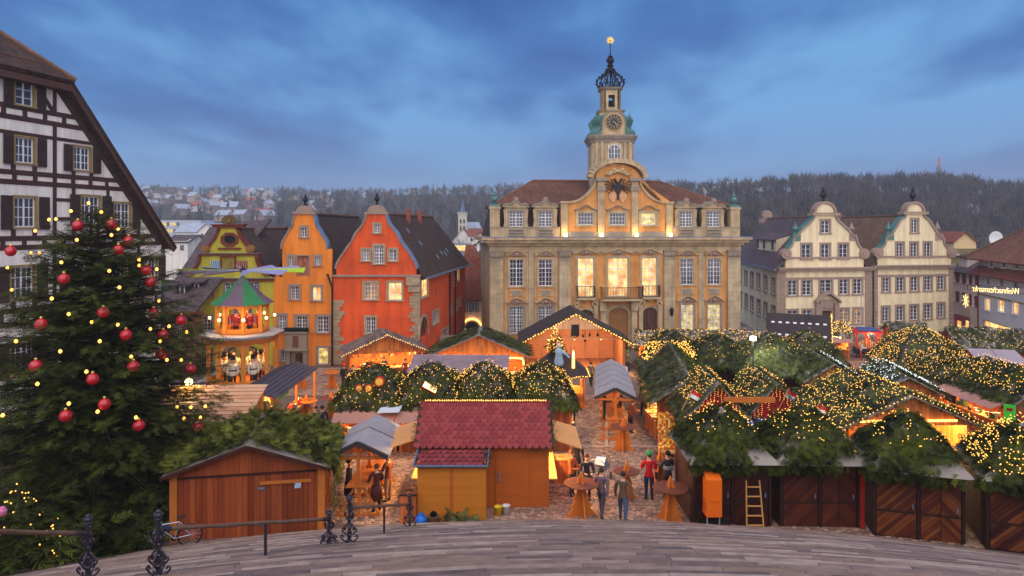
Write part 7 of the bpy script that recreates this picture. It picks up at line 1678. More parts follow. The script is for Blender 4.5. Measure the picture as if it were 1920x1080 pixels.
# sloping fruit display and green carpet
fd = thing('fruit_display', 'sloping display of yellow fruit in front of the walkway stall', 'display', gz(7.35, 32.0), R(-7)); MB().slab([(-.7, -2.2, .7), (.1, -2.2, .7+.0), (.55, 2.4, 1.1), (-.3, 2.4, 1.1)], .08).build('table', WOODL, fd); b = MB()
for y in (-2.0, 2.2): b.box(-.5, -.4, y, y+.1, -.4, .8); b.box(.05, .15, y, y+.1, -.4, .8)
b.build('trestle', WOODP, fd)
FRU = [mat('fruit_%d' % i, c, .5, .15, 8, 0) for i, c in enumerate((hexl(238, 180, 50), hexl(226, 140, 40), hexl(200, 90, 30), hexl(244, 214, 120)))]; b = MB()
for k in range(170): t_ = random.random(); y = -2.1+4.4*t_; x = -.65+.38*t_+random.random()*.78; b.ball((x, y, .78+.4*t_+random.random()*.06), random.uniform(.05, .09), random.randrange(4), 6, 4)
fr_ = b.build('fruit', FRU); fr_.location = fd.location; fr_.rotation_euler = fd.rotation_euler; kind(tag(fr_, 'heaped yellow fruit on the sloping display', 'fruit'), 'stuff')
hl = thing('hanging_lamp', 'warm lamp hanging over the sloping fruit display', 'lamp', (8.0, 32.4, 1.6)); MB().ball((0, 0, 0), .07).build('bulb', GLOW, hl); MB().tube([(0, 0, .05), (.2, .3, .4)], .01, 4).build('cable', BLACK, hl); point('display_light', (0, 0, -.15), 30, (1, .66, .2), .1, hl)
cp = MB(); a = [G(1222, 742), G(1240, 738), G(1252, 782), G(1226, 784)]; cp.slab([Vector(p)+Vector((0, 0, .05)) for p in a][::-1], -.012); o = cp.build('green_carpet', mat('green_turf_mat', hexl(130, 190, 40), .9, .12, 8, .3)); tag(o, 'bright green mat on the paving beside the fruit stall', 'mat')
o = stall('wide stall with low fir gable, bulb-edged rakes and bright interior', gz(16.6, 31.0), 2, 5.2, 4.4, 2.3, 3.45, 'y', 'fir', ('front',), WOODO, .45, 34, 46, .0, ('rake',), .036, FIRB, 52, .5, goods='goods on the counter of the wide bright stall', pairs=7)
MB().box(-2.1, 2.1, -2.3, -2.24, 2.26, 2.34).build('light_tube', TUBE, o)
for (px, Y, w_, hr, net, tp, lab, fm) in ((1258, 50, 2.6, 4.0, 16, .25, 'small dark tent stall with dotted lights beside the fruit stall', FIRD), (1343, 46.5, 2.9, 4.1, 16, .25, 'dark tent stall with dotted lights behind the red gables', FIRD), (1440, 43.5, 3.5, 4.4, 18, .45, 'large pale-green tent stall under the floodlight', FIRB), (1513, 46.0, 3.0, 4.3, 18, .4, 'tent stall with faint lights next to the floodlit tent', FIRB)):
    stall(lab, gz((px-CX)*Y/FPX, Y), 0, w_, w_, 2.35, hr, 'pyr', 'fir', (), WOODD, .45, 0, net, tp, (), .034, fm, 42, .6, group='closed tent stalls behind the red gables')
stall('stall with yellow pine end wall and white-lit fir roof along the lane', gz(18.9, 41.4), -8, 2.6, 3.4, 2.35, 3.2, 'y', 'fir', (), WOODO, .45, 0, 26, .1, (), .034, FIR, 40, .5, bulbm=BULBW, netsel=[0], front_wall=mat('yellow_pine', hexl(212, 150, 64), .55, .15, 1, .12, 'plank', tile=(3, .4)))
stall('low stall with white-lit fir roof above the lane', gz(20.9, 37.4), -10, 3.0, 3.6, 2.3, 3.1, 'y', 'fir', ('right',), WOODO, .45, 18, 30, .1, (), .034, FIR, 40, .5, bulbm=BULBW)
b = MB(); A, B = W(1612, 678, 46), W(1722, 738, 38); b.slab([A, A+Vector((.1, -.2, -.55)), B+Vector((.1, -.2, -.55)), B][::-1], .02); o = b.build('white_banner', mat('banner_cloth', hexl(190, 172, 168), .8, .1)); tag(o, 'long white banner with red lettering along the lane', 'banner')
for i, (X, Y, lab, w_) in enumerate(((12.3, 59, 'small stall with light-netted fir roof before the town hall right door', 2.5), (15.9, 59.5, 'small stall with light-netted fir roof under the lit ground-floor windows', 2.5), (19.6, 59, 'small stall with light-netted fir roof at the town hall corner', 2.9))):
    stall(lab, gz(X, Y), -14, w_, 2.6, 2.3, 3.2, 'x', 'fir', ('front',), WOODO, .3, 40, 34, .25, ('eave',), .05, FIRD, 30, .42, netsel=[0], group='small stalls at the town hall', goods='goods in the %s small stall at the town hall' % ('first', 'second', 'third')[i])
# chalet with dark roof and white dashes
sR = stall('chalet with steep dark roof crossed by white dashes and bulb-lit orange gable', gz(25.4, 60.5), -24, 4.6, 5.0, 2.4, 4.5, 'x', ROOFD, (), WOODO, .35, 0, 0, 0, ('rake',), .06, cat='chalet')
for (fz, n) in ((.3, 8), (.68, 8)):
    for k in range(n):
        x = -2.4+4.8*(k+.3)/n; y0 = -2.85*(1-fz); z0 = 2.1+2.4*fz; MB().slab([(x, y0-.05, z0+.03), (x+.28, y0-.05, z0+.03), (x+.28, y0+.06, z0+.15), (x, y0+.06, z0+.15)], .02).build('roof_dash', WHITE, sR)
q = MB(); q.box(2.3, 2.34, -.35, .35, 2.7, 3.4, 0); q.build('gable_window', WHITE, sR); MB().ball((3.3, -.8, 2.75), .08).tube([(3.3, -.8, 2.75), (2.3, -.8, 2.9)], .015, 4).build('lamp', GLOW, sR); point('gable_light', (3.4, -.8, 2.6), 22, (1, .55, .2), .1, sR)  # bulb added only to give the gable light a source
stall('small lit stall with brown awning and lights beside the chalet', gz(30.6, 66), -10, 2.9, 2.6, 2.3, 3.4, 'x', 'fir', ('front',), WOODO, .4, 40, 60, .2, (), .06, FIR, 26, .5, awn='front', netsel=[0], goods='sweets on the counter beside the chalet')
stall('orange plank booth with dark fir top at the foot of the pale house', gz(38.6, 67), -8, 3.0, 2.6, 2.5, 3.2, 'x', 'fir', (), WOODO, .3, 0, 0, 0, (), .05, FIRD, 30, .5)
stall('tall tent stall covered in warm lights at the head of the lane', gz(26.6, 44.6), -6, 3.6, 3.6, 2.4, 4.7, 'pyr', 'fir', ('left',), WOODR, .5, 30, 52, .0, (), .042, FIRB, 40, .6, goods='candles and wares in the lane-head stall')
stall('stall with red-glowing shelves and lit fir roof facing the lane', gz(26.2, 40.0), 0, 3.2, 3.8, 2.35, 3.5, 'y', 'fir', ('left',), WOODD, .5, 36, 40, .0, (), .04, FIR, 40, .55, awn='left', goods='red boxes and honey jars on the glowing shelves')
stall('stall with yellow-lit counter and bright green poster facing the lane', gz(26.2, 35.6), 0, 3.2, 4.2, 2.35, 3.5, 'y', 'fir', ('left',), WOODR, .5, 36, 44, .2, (), .04, FIR, 40, .55, awn='left', goods='food on the yellow-lit counter facing the lane')
p = W(1893, 775, 31.0); b = MB(); b.box(-.22, .22, -.02, .02, -.4, .4, 0); b.box(-.12, .12, -.026, -.02, .1, .25, 1); o = b.build('green_poster', [mat('green_poster', hexl(70, 200, 60), .5, .05), REDW]); o.location = p; o.rotation_euler = (0, 0, R(-40)); tag(o, 'bright green poster standing below the yellow-lit counter', 'poster')
stall('brown hut with teal-edged fir roof before the red-shuttered house', gz(38.3, 55.5), -14, 4.6, 3.6, 2.5, 3.7, 'x', 'fir', (), WOODR, .4, 0, 10, 0, (), .045, FIR, 30, .55)
q = thing('canopy', 'pair of lilac canvas roof panels on posts by the lit fir trees', 'canopy', gz(33.0, 46.5), R(-14)); LIL = mat('lilac_canvas', hexl(164, 146, 156), .7, .08, 1, .1)
for s in (0, 1): MB().slab([(-1.45+1.5*s, -1.2, 2.3), (.0+1.5*s, -1.2, 2.3), (.0+1.5*s, 1.0, 2.9), (-1.45+1.5*s, 1.0, 2.9)], .03).build('canvas_panel', LIL, q)
for x in (-1.3, 1.4):
    for y, h_ in ((-1.1, 2.32), (.9, 2.85)): MB().box(x-.05, x+.05, y-.05, y+.05, -.6, h_).build('post', WOODP, q)
for i, (px, py, h_, lab, nb) in enumerate(((1192, 655, 3.3, 'small fir with bulbs beside the stage before the town hall doors', 46), (1878, 692, 2.2, 'fir thick with lights behind the lilac canopy', 90), (1905, 690, 2.6, 'taller fir thick with lights at the end of the canopy', 90), (1812, 690, 1.9, 'little lit fir poking above the lane stalls', 60), (380, 700, 2.2, 'slim unlit fir between the big tree and the carousel', 0), (1145, 672, 2.6, 'dark bushy fir on the stage', 0))):
    X, Y, Z = G(px, py); mini_tree('fir_tree', lab, (X, Y, Z + (.5 if px == 1145 else 0)), h_, nb, .06, FIRD if nb < 50 else FIR, seed=30+i)
# ------------------------------------------------------------------ BIG CHRISTMAS TREE
TX0, TY0 = -14.75, 24.3
tr = thing('christmas_tree', 'huge spruce Christmas tree with red baubles before the half-timbered house', 'christmas tree', gz(TX0, TY0))
tz0 = tr.location.z; TH = 10.75 - tz0
def trad(z):                                                        # crown radius at height above the ground
    return float(np.interp(z, [.6, 1.5, 3.0, 4.8, 6.7, 9.0, 10.0, TH], [3.3, 3.85, 4.2, 3.9, 3.05, 1.75, .95, .05]))
MB().tube([(0, 0, -.4), (0, 0, 3), (0, 0, 7), (0, 0, TH-.1)], [.3, .22, .12, .02], 10).build('trunk', TIMBER, tr, smooth=True)
rg = np.random.default_rng(77); P = []; D = []; Nn = []; Sz = []; br = MB(); tone = []
z = .75
while z < TH-.15:
    r = trad(z); nb = int(8+r*3.4); ph = rg.random()*6.28
    for k in range(nb):
        a = ph+6.283*k/nb+rg.normal(0, .16); L_ = r*rg.uniform(.78, 1.16); zz = z+rg.normal(0, .12); el = .55-1.05*(1-z/TH)**.8+rg.normal(0, .08)   # upper limbs rise, lower limbs sink
        pts = []; dv = Vector((math.cos(a), math.sin(a), 0)); sdv = Vector((-dv.y, dv.x, 0)); bt = rg.random()
        for t in (0, .25, .5, .75, 1.0): pts.append(Vector((0, 0, zz)) + dv*L_*t + Vector((0, 0, L_*(el*.45*t - .30*t*t*(1-z/TH) + .17*t**3))))
        br.tube(pts, [.05*r/4+.012, .04*r/4+.01, .03*r/4+.008, .015, .006], 4, caps=False)
        n = max(6, int(L_*(11+L_*1.9))); wid = .34*L_
        for j in range(n):                                           # flat fan of twigs along the limb, wide in the middle, drooping at the sides
            t = .16+.84*(j+rg.random())/n; i = min(3, int(t*4)); u = rg.uniform(-1, 1); p = pts[i].lerp(pts[i+1], t*4-i) + sdv*(u*wid*(1.05-t)*min(1, t*2.2)) + Vector((0, 0, rg.normal(.0, .07)-.10*u*u*L_*.3)); an = u*.9+rg.normal(0, .35)
            d = dv*math.cos(an)+sdv*math.sin(an)+Vector((0, 0, rg.uniform(-.45, .3))); P.append(p); D.append(d); Nn.append((rg.normal(0, .4), rg.normal(0, .4), 1)); Sz.append(rg.uniform(.26, .46)*min(1, .5+r/3.2)); tone.append(min(1, max(0, .02+.62*t*t*(.35+.65*bt)+.34*rg.random())))  # tone rises towards the tips: lit tips and dark inside painted in
    z += .17+.036*r
P.append(Vector((0, 0, TH-.5))); D.append(Vector((0, .01, 1))); Nn.append((0, 1, 0)); Sz.append(.55); tone.append(.7)
br.build('limbs', TIMBER, tr)
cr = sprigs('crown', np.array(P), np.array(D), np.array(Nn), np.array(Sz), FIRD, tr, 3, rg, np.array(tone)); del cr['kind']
def on_tree(px, py, k=.97):
    """point on the crown's near surface seen at a pixel"""
    Y = TY0
    for _ in range(12):
        w_ = W(px, py, Y); h = w_.z-tz0; r = trad(min(TH, max(.6, h)))*k; dx = w_.x-TX0; Y = TY0-math.sqrt(max(.02, r*r-dx*dx))
    return W(px, py, Y)
BAUB = mat('red_bauble', hexl(186, 24, 38), .18, .12, 4, 0, spec=.7)
bm = MB(); bm.ball((0, 0, 0), .185, 0, 14, 10); bm.lathe([(.04, .17), (.045, .23), (.02, .25)], (0, 0, 0), 8, 1)
bme = None
for (px, py) in ((146, 423), (209, 421), (241, 452), (222, 469), (120, 523), (20, 471), (274, 507), (283, 529), (194, 586), (77, 608), (288, 587), (236, 628), (306, 628), (67, 686), (174, 711), (250, 687), (302, 664), (340, 600), (123, 780), (196, 758), (260, 798), (372, 801), (357, 692)):
    if bme is None: o = bm.build('bauble', [BAUB, GOLD], smooth=True); bme = o.data
    else: o = bpy.data.objects.new('bauble', bme); COL.objects.link(o)
    o.location = on_tree(px, py, 1.0); tag(o, 'shiny red bauble hanging on the huge Christmas tree', 'bauble', 'red baubles on the big tree')
bm = MB(); bm.lathe([(.02, -.05), (.05, -.02), (.052, .02), (.02, .06)], (0, 0, 0), 8, 0); bm.lathe([(.025, -.12), (.025, -.05)], (0, 0, 0), 6, 1); bme = None
TB = emit_mat('tree_bulb', (1.0, .45, .07), 1.5)
for (px, py) in ((166, 381), (133, 396), (190, 398), (105, 411), (92, 412), (66, 433), (144, 450), (209, 441), (222, 430), (58, 475), (74, 475), (14, 502), (115, 492), (261, 487), (261, 498), (294, 505), (205, 508), (224, 539), (22, 544), (97, 560), (298, 564), (129, 589), (221, 609), (282, 617), (317, 612), (350, 623), (113, 659), (246, 669), (162, 697), (313, 675), (129, 757), (183, 772), (255, 783), (5, 779), (332, 763), (358, 764), (345, 785), (385, 762), (376, 783), (356, 713), (172, 604), (187, 640), (300, 640), (340, 675), (70, 720), (30, 640)):
    if bme is None: o = bm.build('tree_bulb', [TB, DARKMETAL]); bme = o.data
    else: o = bpy.data.objects.new('tree_bulb', bme); COL.objects.link(o)
    o.location = on_tree(px, py, 1.03); tag(o, 'warm glowing bulb on the huge Christmas tree', 'bulb', 'warm bulbs on the big tree')
# cut boughs heaped round the foot of the tree, with a lit bush
n = 1200; u = rg.random((n, 2)); X = -17.5+6.6*u[:, 0]; Y = 18.6+3.6*u[:, 1]-.12*(X+14); hh = (.35+.75*np.sin(X*1.7)**2)*rg.random(n); P = np.stack([X, Y, .35+hh+np.maximum(0, (20.5-Y))*.2], 1)
o = sprigs('fir_boughs', P, np.stack([rg.normal(0, 1, n), rg.normal(-.4, 1, n), rg.normal(.1, .4, n)], 1), np.tile([0, 0, 1.0], (n, 1))+rg.normal(0, .4, (n, 3)), .6*rg.uniform(.6, 1.3, n), FIRD, None, 7, rg); tag(o, 'dark cut fir boughs heaped at the foot of the huge Christmas tree', 'boughs')
lb = W(35, 1000, 17.2); bush = mini_tree('lit_bush', 'bushy little fir with warm fairy lights beside the railing', (lb.x, lb.y, lb.z-.6), 1.9, 70, .026, FIRD, 'bush', 5, None, .6)
MB_ = MB(); p = W(4, 960, 16.5); MB_.lathe([(.02, -.12), (.09, -.06), (.11, .03), (.06, .12), (.02, .14)], (0, 0, 0), 8); o = MB_.build('pink_lantern', mat('pink_paper', hexl(220, 120, 160), .6, .1)); o.location = p; tag(o, 'pink paper lantern in the lit bush', 'lantern')

# ------------------------------------------------------------------ CAROUSEL PYRAMID
X, Y, Z = G(455, 719); py_ = thing('carousel_pyramid', 'two-tier wooden carousel pyramid with nutcracker figures and rotor blades', 'carousel', (X, Y, Z))
CW = mat('honey_wood', hexl(222, 140, 48), .55, .15, 2, .15); CW2 = mat('honey_wood_dark', hexl(190, 106, 36), .55, .15, 2, .15)
def tier(r, z0, z1, wood, fl):
    n = 8
    for k in range(n):
        a0 = 2*math.pi*k/n+math.pi/8-math.pi/2; a1 = a0+2*math.pi/n; p0 = Vector((r*math.cos(a0), r*math.sin(a0))); p1 = Vector((r*math.cos(a1), r*math.sin(a1))); l = (p1-p0).length
        me = wall_mesh([(0, 0), (l, 0), (l, z1-z0), (0, z1-z0)], [arch(.18, .28, l-.18, z1-z0-.35, (l-.36)/2)], .1); me.materials.append(wood); o = place('arcade_panel', me, py_); o.location = (p0.x, p0.y, z0); o.rotation_euler = (0, 0, math.atan2((p1-p0).y, (p1-p0).x))
        MB().box(p0.x-.1, p0.x+.1, p0.y-.1, p0.y+.1, z0, z1+.02).build('post', wood, py_)
def ngon(b, r, z0, z1, n=8, r2=None): return b.lathe([(r, z0), (r2 or r, z1)], (0, 0, 0), n, 0, math.pi/8)
tier(2.35, .3, 3.55, CW, 0); ngon(MB(), 2.5, -.6, .3).build('base', CW2, py_); b = MB(); ngon(b, 2.55, 3.55, 3.75); ngon(b, 2.95, 3.75, 3.85); b.build('platform', mat('pale_board', hexl(196, 190, 190), .5, .1), py_); ngon(MB(), 2.5, 3.2, 3.56, r2=2.6).build('carved_frieze', CW2, py_)
tier(1.75, 3.95, 6.1, CW, 0)
ngon(MB(), 1.9, 3.85, 3.96).build('upper_floor', CW2, py_)
RG = [mat('roof_green', hexl(62, 140, 84), .6, .15, 2, .1), mat('roof_mauve', hexl(120, 98, 116), .6, .15, 2, .1)]
prof = [(2.25, 6.0), (1.55, 6.5), (1.0, 7.05), (.5, 7.55), (.14, 7.95)]
for k in range(8):
    b = MB(); a0 = 2*math.pi*k/8+math.pi/8; a1 = a0+2*math.pi/8
    for (r0, z0), (r1, z1) in zip(prof, prof[1:]): b.slab([(r0*math.cos(a0), r0*math.sin(a0), z0), (r0*math.cos(a1), r0*math.sin(a1), z0), (r1*math.cos(a1), r1*math.sin(a1), z1), (r1*math.cos(a0), r1*math.sin(a0), z1)], .04)
    b.build('roof_segment', RG[k % 2], py_)
MB().tube([(0, 0, 7.8), (0, 0, 8.75)], .06, 8).build('spindle', DARKMETAL, py_); MB().lathe([(.2, 8.3), (.26, 8.38), (.26, 8.5), (.1, 8.6)], (0, 0, 0), 12).build('hub', DARKMETAL, py_)
for k in range(10):
    a = 2*math.pi*k/10+.1; d = Vector((math.cos(a), math.sin(a), 0)); s = Vector((-d.y, d.x, 0)); tl_ = Vector((0, 0, .16)); b = MB(); p0, p1 = d*.2, d*4.5
    b.slab([p0-s*.06-tl_*.2+Vector((0, 0, 8.42)), p1-s*.35-tl_+Vector((0, 0, 8.42)), p1+s*.35+tl_+Vector((0, 0, 8.42)), p0+s*.06+tl_*.2+Vector((0, 0, 8.42))], .03); b.build('rotor_blade', mat('blade_lilac', hexl(150, 146, 190), .5, .1) if k % 5 else mat('blade_lime', hexl(170, 200, 40), .5, .1), py_)
# nutcracker figures
NC = [mat('fig_red', hexl(180, 40, 36), .5, .1), mat('fig_white', hexl(226, 214, 196), .5, .1), mat('fig_purple', hexl(96, 70, 140), .5, .1), mat('fig_skin', hexl(222, 170, 130), .5, .1), mat('fig_black', hexl(30, 26, 30), .5, .1)]
def nutcracker(coat):
    b = MB(); 
    for s in (-1, 1): b.lathe([(.09, 0), (.07, .1), (.065, .55)], (s*.1, 0, 0), 8, 4); b.tube([(s*.24, 0, 1.05), (s*.3, -.04, .8), (s*.27, -.08, .6)], [.07, .06, .05], 6, coat); b.ball((s*.27, -.09, .56), .055, 3, 6, 5)
    b.lathe([(.2, .5), (.22, .62), (.19, .8), (.23, 1.08), (.1, 1.16)], (0, 0, 0), 10, coat); b.lathe([(.225, .78), (.225, .84)], (0, 0, 0), 10, 4)
    b.lathe([(.1, 1.14), (.14, 1.24), (.13, 1.38), (.1, 1.42)], (0, 0, 0), 10, 3); b.box(-.07, .07, -.16, -.12, 1.18, 1.24, 1); b.lathe([(.15, 1.4), (.14, 1.62), (.16, 1.66), (.02, 1.7)], (0, 0, 0), 10, 4 if coat == 1 else 2)
    for s in (-1, 1): b.ball((s*.05, -.13, 1.32), .02, 4, 5, 4)
    b.ball((0, -.15, 1.27), .03, 3, 5, 4)
    return b
ncm = [None, None]
def add_fig(loc, rz, k, sc_, lab, grp):
    if ncm[k] is None: o = nutcracker((1, 0)[k]).build('nutcracker', NC); ncm[k] = o.data
    else: o = bpy.data.objects.new('nutcracker', ncm[k]); COL.objects.link(o)
    o.location = Vector(loc)+py_.location; o.rotation_euler = (0, 0, rz); o.scale = (sc_,)*3; tag(o, lab, 'figure', grp)
for k in range(8):
    a = 2*math.pi*k/8-math.pi/2
    for (r, da, kk) in ((1.75, 0, k % 2*0), (1.2, .38, 0)): add_fig((r*math.cos(a+da), r*math.sin(a+da), .35), a+da+math.pi/2, kk, 1.25, 'white-coated nutcracker on the lower tier of the carousel', 'nutcrackers on the lower carousel tier')
    add_fig((1.2*math.cos(a), 1.2*math.sin(a), 3.97), a+math.pi/2, 1, 1.0, 'red-coated nutcracker on the upper tier of the carousel', 'nutcrackers on the upper carousel tier')
for z, e in ((2.7, 22), (5.7, 9)): b = MB(); b.ball((0, 0, z), .14); b.build('lamp', GLOW, py_); point('lamp_light', (0, 0, z-.3), e, (1, .62, .22), .15, py_)
for k in range(8):
    a = 2*math.pi*k/8+math.pi/8; b = MB(); b.ball((2.25*math.cos(a), 2.25*math.sin(a), 5.0), .11, 0, 8, 6); b.build('globe_lamp', GLOW, py_)
    MB().tube([(1.75*math.cos(a), 1.75*math.sin(a), 4.75), (2.2*math.cos(a), 2.2*math.sin(a), 4.8), (2.25*math.cos(a), 2.25*math.sin(a), 4.95)], .03, 5).build('lamp_arm', CW2, py_)
for (a, e) in ((-1.178, 5), (-1.963, 5)): point('globe_light', (2.4*math.cos(a), 2.4*math.sin(a), 5.0), e, (1, .62, .24), .12, py_)
fb = MB(); fb.box(-3.6, 3.4, -3.6, 3.2, -.3, .06); o = fb.build('carousel_deck', mat('grey_deck', hexl(168, 166, 170), .6, .1, 1, .1)); o.location = (X, Y, Z+.02); tag(o, 'pale flat deck under the carousel pyramid', 'deck')

# ------------------------------------------------------------------ STANDING TABLES cut like fir trees
TT = [mat('table_wood_brown', hexl(120, 66, 44), .5, .2, 2, .15), mat('table_wood_orange', hexl(208, 116, 40), .55, .15, 2, .15)]
tmesh = {}
def fir_table(px, py, label, dark=True, grp=None, h=1.12):
    x, y, z = G(px, py); o = thing('standing_table', label, 'table', (x, y, z), R(random.uniform(0, 90)), grp); side = [(.50, 0), (.50, .05), (.30, .30), (.40, .32), (.22, .58), (.31, .60), (.16, .86), (.20, h)]
    poly = [(-a, b_) for a, b_ in side][::-1] + side; poly = side + [(-a, b_) for a, b_ in side][::-1]
    k = 'd' if dark else 'o'
    if k not in tmesh:
        t1 = MB().prism(poly, -.02, .02).build('panel', TT[1], o); t2 = MB().prism(poly, -.02, .02).build('panel', TT[1], o); t3 = MB().lathe([(.6, h), (.6, h+.04)], (0, 0, 0), 24).build('table_top', TT[0] if dark else TT[1], o)
        tp = [(.17, h+.04), (.02, h+.42), (-.02, h+.42), (-.17, h+.04)]; t4 = MB().prism(tp, -.018, .018).build('tip', TT[1], o); t5 = MB().prism(tp, -.018, .018).build('tip', TT[1], o); t2.rotation_euler = (0, 0, math.pi/2); t5.rotation_euler = (0, 0, math.pi/2); tmesh[k] = [t1, t2, t3, t4, t5]
    else:
        for t_ in tmesh[k]: c = t_.copy(); COL.objects.link(c); c.parent = o
    return o
fir_table(1090, 968, 'dark-topped fir-shaped standing table beside the stroller'); fir_table(1175, 938, 'smaller fir-shaped standing table in the middle of the walkway').scale = (.8, .8, .95); fir_table(1257, 977, 'dark-topped fir-shaped standing table beside the shuttered booths'); fir_table(1238, 918, 'fir-shaped standing table between the red and the striped jackets')
fir_table(1168, 845, 'dark-topped fir-shaped standing table at the near end of the grey-roofed shelter')
for (px, py, lab) in ((623, 728, 'small orange fir-shaped table out on the open square'), (566, 728, 'orange fir-shaped table behind the ribbed-roof post'), (622, 782, 'dark-topped fir-shaped table next to the mauve awning'), (575, 790, 'orange fir-shaped table at the ribbed-roof post')): fir_table(px, py, lab, 'dark' in lab)

# ------------------------------------------------------------------ GREY GABLED SHELTERS
GREYR = mat('grey_board_roof', hexl(158, 152, 158), .6, .15, 1.2, .15)
def shelter(label, loc, rz, secs, l=2.15, he=2.05, hr=2.55, hw_=1.05):
    o = thing('table_shelter', label, 'shelter', loc, R(rz))
    for k in range(secs):
        y0 = k*l; zo = -SLOPE*(y0)*1.0
        for s in (-1, 1):
            q = [(s*hw_, y0+.03, he+zo), (s*hw_, y0+l-.05, he+zo), (0, y0+l-.05, hr+zo), (0, y0+.03, hr+zo)]; MB().slab(q if s > 0 else q[::-1], .05).build('roof_panel', GREYR, o); b = MB(); b.beam((s*hw_, y0, he+zo+.05), (0, y0, hr+zo+.05), .13, .13); b.build('roof_edge', ROOFD, o)
    L_ = secs*l
    for y in [k*l+.25 for k in range(secs)] + [L_-.3]:
        zo = -SLOPE*y; 
        MB().box(-.06, .06, y-.06, y+.06, zo-.2, hr+zo-.08).build('post', WOODP, o); MB().beam((-hw_+.1, y, he+zo-.02), (hw_-.1, y, he+zo-.02), .08, .1).build('tie_beam', WOODP, o); MB().beam((-.75, y, zo+.06), (.75, y, zo+.06), .1, .1).build('foot', WOODP, o)
        for s in (-1, 1): MB().beam((s*.7, y, zo+.1), (s*.05, y, zo+1.15), .08, .08).build('brace', WOODP, o)
    b = MB(); b.slab([(-.42, .1, 1.08), (.42, .1, 1.08), (.42, L_-.2, 1.08-SLOPE*L_), (-.42, L_-.2, 1.08-SLOPE*L_)], .05); b.build('table_board', WOODP, o); return o
shelter('grey-roofed two-part shelter over standing tables beside the fir-roofed hut', gz(-5.3, 23.4), 2, 2); shelter('long grey-roofed shelter of several parts running down the walkway', gz(5.15, 33.9), -7, 5)

# ------------------------------------------------------------------ IRON RAILING ON THE STEPS
def zstep(x, y):
    r = math.hypot(x-STEPC[0], y-STEPC[1]); i = math.floor((SR0-r)/RUN); return RISE*(i+1) if i >= 0 else zg(y)
def step_at(px, py):
    best = None
    for k in range(500):
        Y = 7+k*.035; X = (px-CX)*Y/FPX; e = abs(HZ+FPX*(CAMH-zstep(X, Y))/Y-py)
        if best is None or e < best[0]: best = (e, X, Y)
    return Vector((best[1], best[2], zstep(best[1], best[2])))
IRON = mat('wrought_iron', hexl(74, 66, 78), .4, .3, 8, .2, metal=.5); LOG = mat('worn_rail_wood', hexl(120, 90, 72), .7, .3, 5, .4)
def iron_post(p, h, lab):
    o = thing('railing_post', lab, 'railing post', p, 0, 'ornate iron posts on the church steps'); MB().box(-.032, .032, -.032, .032, 0, h*.88).build('shaft', IRON, o); b = MB(); b.lathe([(.05, h*.86), (.055, h*.88), (.03, h*.89), (.075, h*.93), (.08, h*.955), (.03, h*.975), (.04, h*.985), (.045, h*.995), (.01, h*1.02)], (0, 0, 0), 12); b.build('knob', IRON, o, smooth=True)
    for (z, w_, up) in ((.04, .2, 1), (.18*h, .17, 1), (.34*h, .12, -1), (.5*h, .11, 1)):
        for k in range(4):
            a = k*math.pi/2; c, s = math.cos(a), math.sin(a); pr = spline([(.03, 0), (w_*.55, .02*up), (w_*.95, .10*up), (w_*.8, .15*up), (w_*.66, .10*up)], 4); b = MB(); b.tube([(r_*c, r_*s, z+zz_+(.08 if up < 0 else 0)) for r_, zz_ in pr], .017, 5); b.build('scroll', IRON, o)
        MB().lathe([(.06, z-.01), (.07, z+.01), (.05, z+.03)], (0, 0, 0), 8).build('collar', IRON, o)
    b = MB(); pr = spline([(.03, .52*h), (.1, .58*h), (.04, .64*h), (.1, .7*h), (.05, .78*h), (.09, .82*h), (.03, .84*h)], 4); b.tube([(r_*.7, -r_*.2, z_) for r_, z_ in pr], .016, 5); b.build('leaf_scroll', IRON, o); return o
ip = {k: step_at(*q) for k, q in {'a': (165, 1085), 'b': (297, 1083), 'c': (617, 1029), 'd': (655, 1019), 'e': (768, 990)}.items()}
for k, h in (('a', 1.1), ('b', 1.08), ('c', .86), ('d', 1.08), ('e', 1.05)): iron_post(ip[k], h, {'a': 'ornate iron post ending the rail by the lit bush', 'b': 'ornate iron post starting the long rail near the bicycle', 'c': 'shorter ornate iron post ending the long rail', 'd': 'ornate iron post starting the short lower rail', 'e': 'ornate iron post at the bottom of the steps by the lean-to store'}[k])
def rail(p, q, lab, mids=()):
    o = thing('handrail', lab, 'handrail', (p+q)/2); a, b_ = p-o.location, q-o.location; n = 12; MB().tube([a.lerp(b_, k/n)+Vector((0, 0, random.uniform(-.006, .006))) for k in range(n+1)], [.036+random.uniform(-.004, .004) for _ in range(n+1)], 8).build('rail', LOG, o, smooth=True)
    for e, f in ((a, b_), (b_, a)): MB().tube([e, e.lerp(f, .05)], .045, 8).build('socket', IRON, o)
    for t in mids:
        m_ = a.lerp(b_, t); w_ = m_+o.location; MB().tube([m_, Vector((m_.x, m_.y, zstep(w_.x, w_.y)-o.location.z))], .03, 6).build('support', IRON, o)
up = Vector((0, 0, .78)); rail(ip['a']+up, Vector((ip['a'].x-.3, 4.6, 8.05)), 'worn wooden handrail running up past the lit bush'); rail(ip['b']+up, ip['c']+Vector((0, 0, .66)), 'long worn wooden handrail in front of the boarded hut', (.55,)); rail(ip['d']+up, ip['e']+Vector((0, 0, .72)), 'short wooden handrail running down to the lean-to store', (.5,))

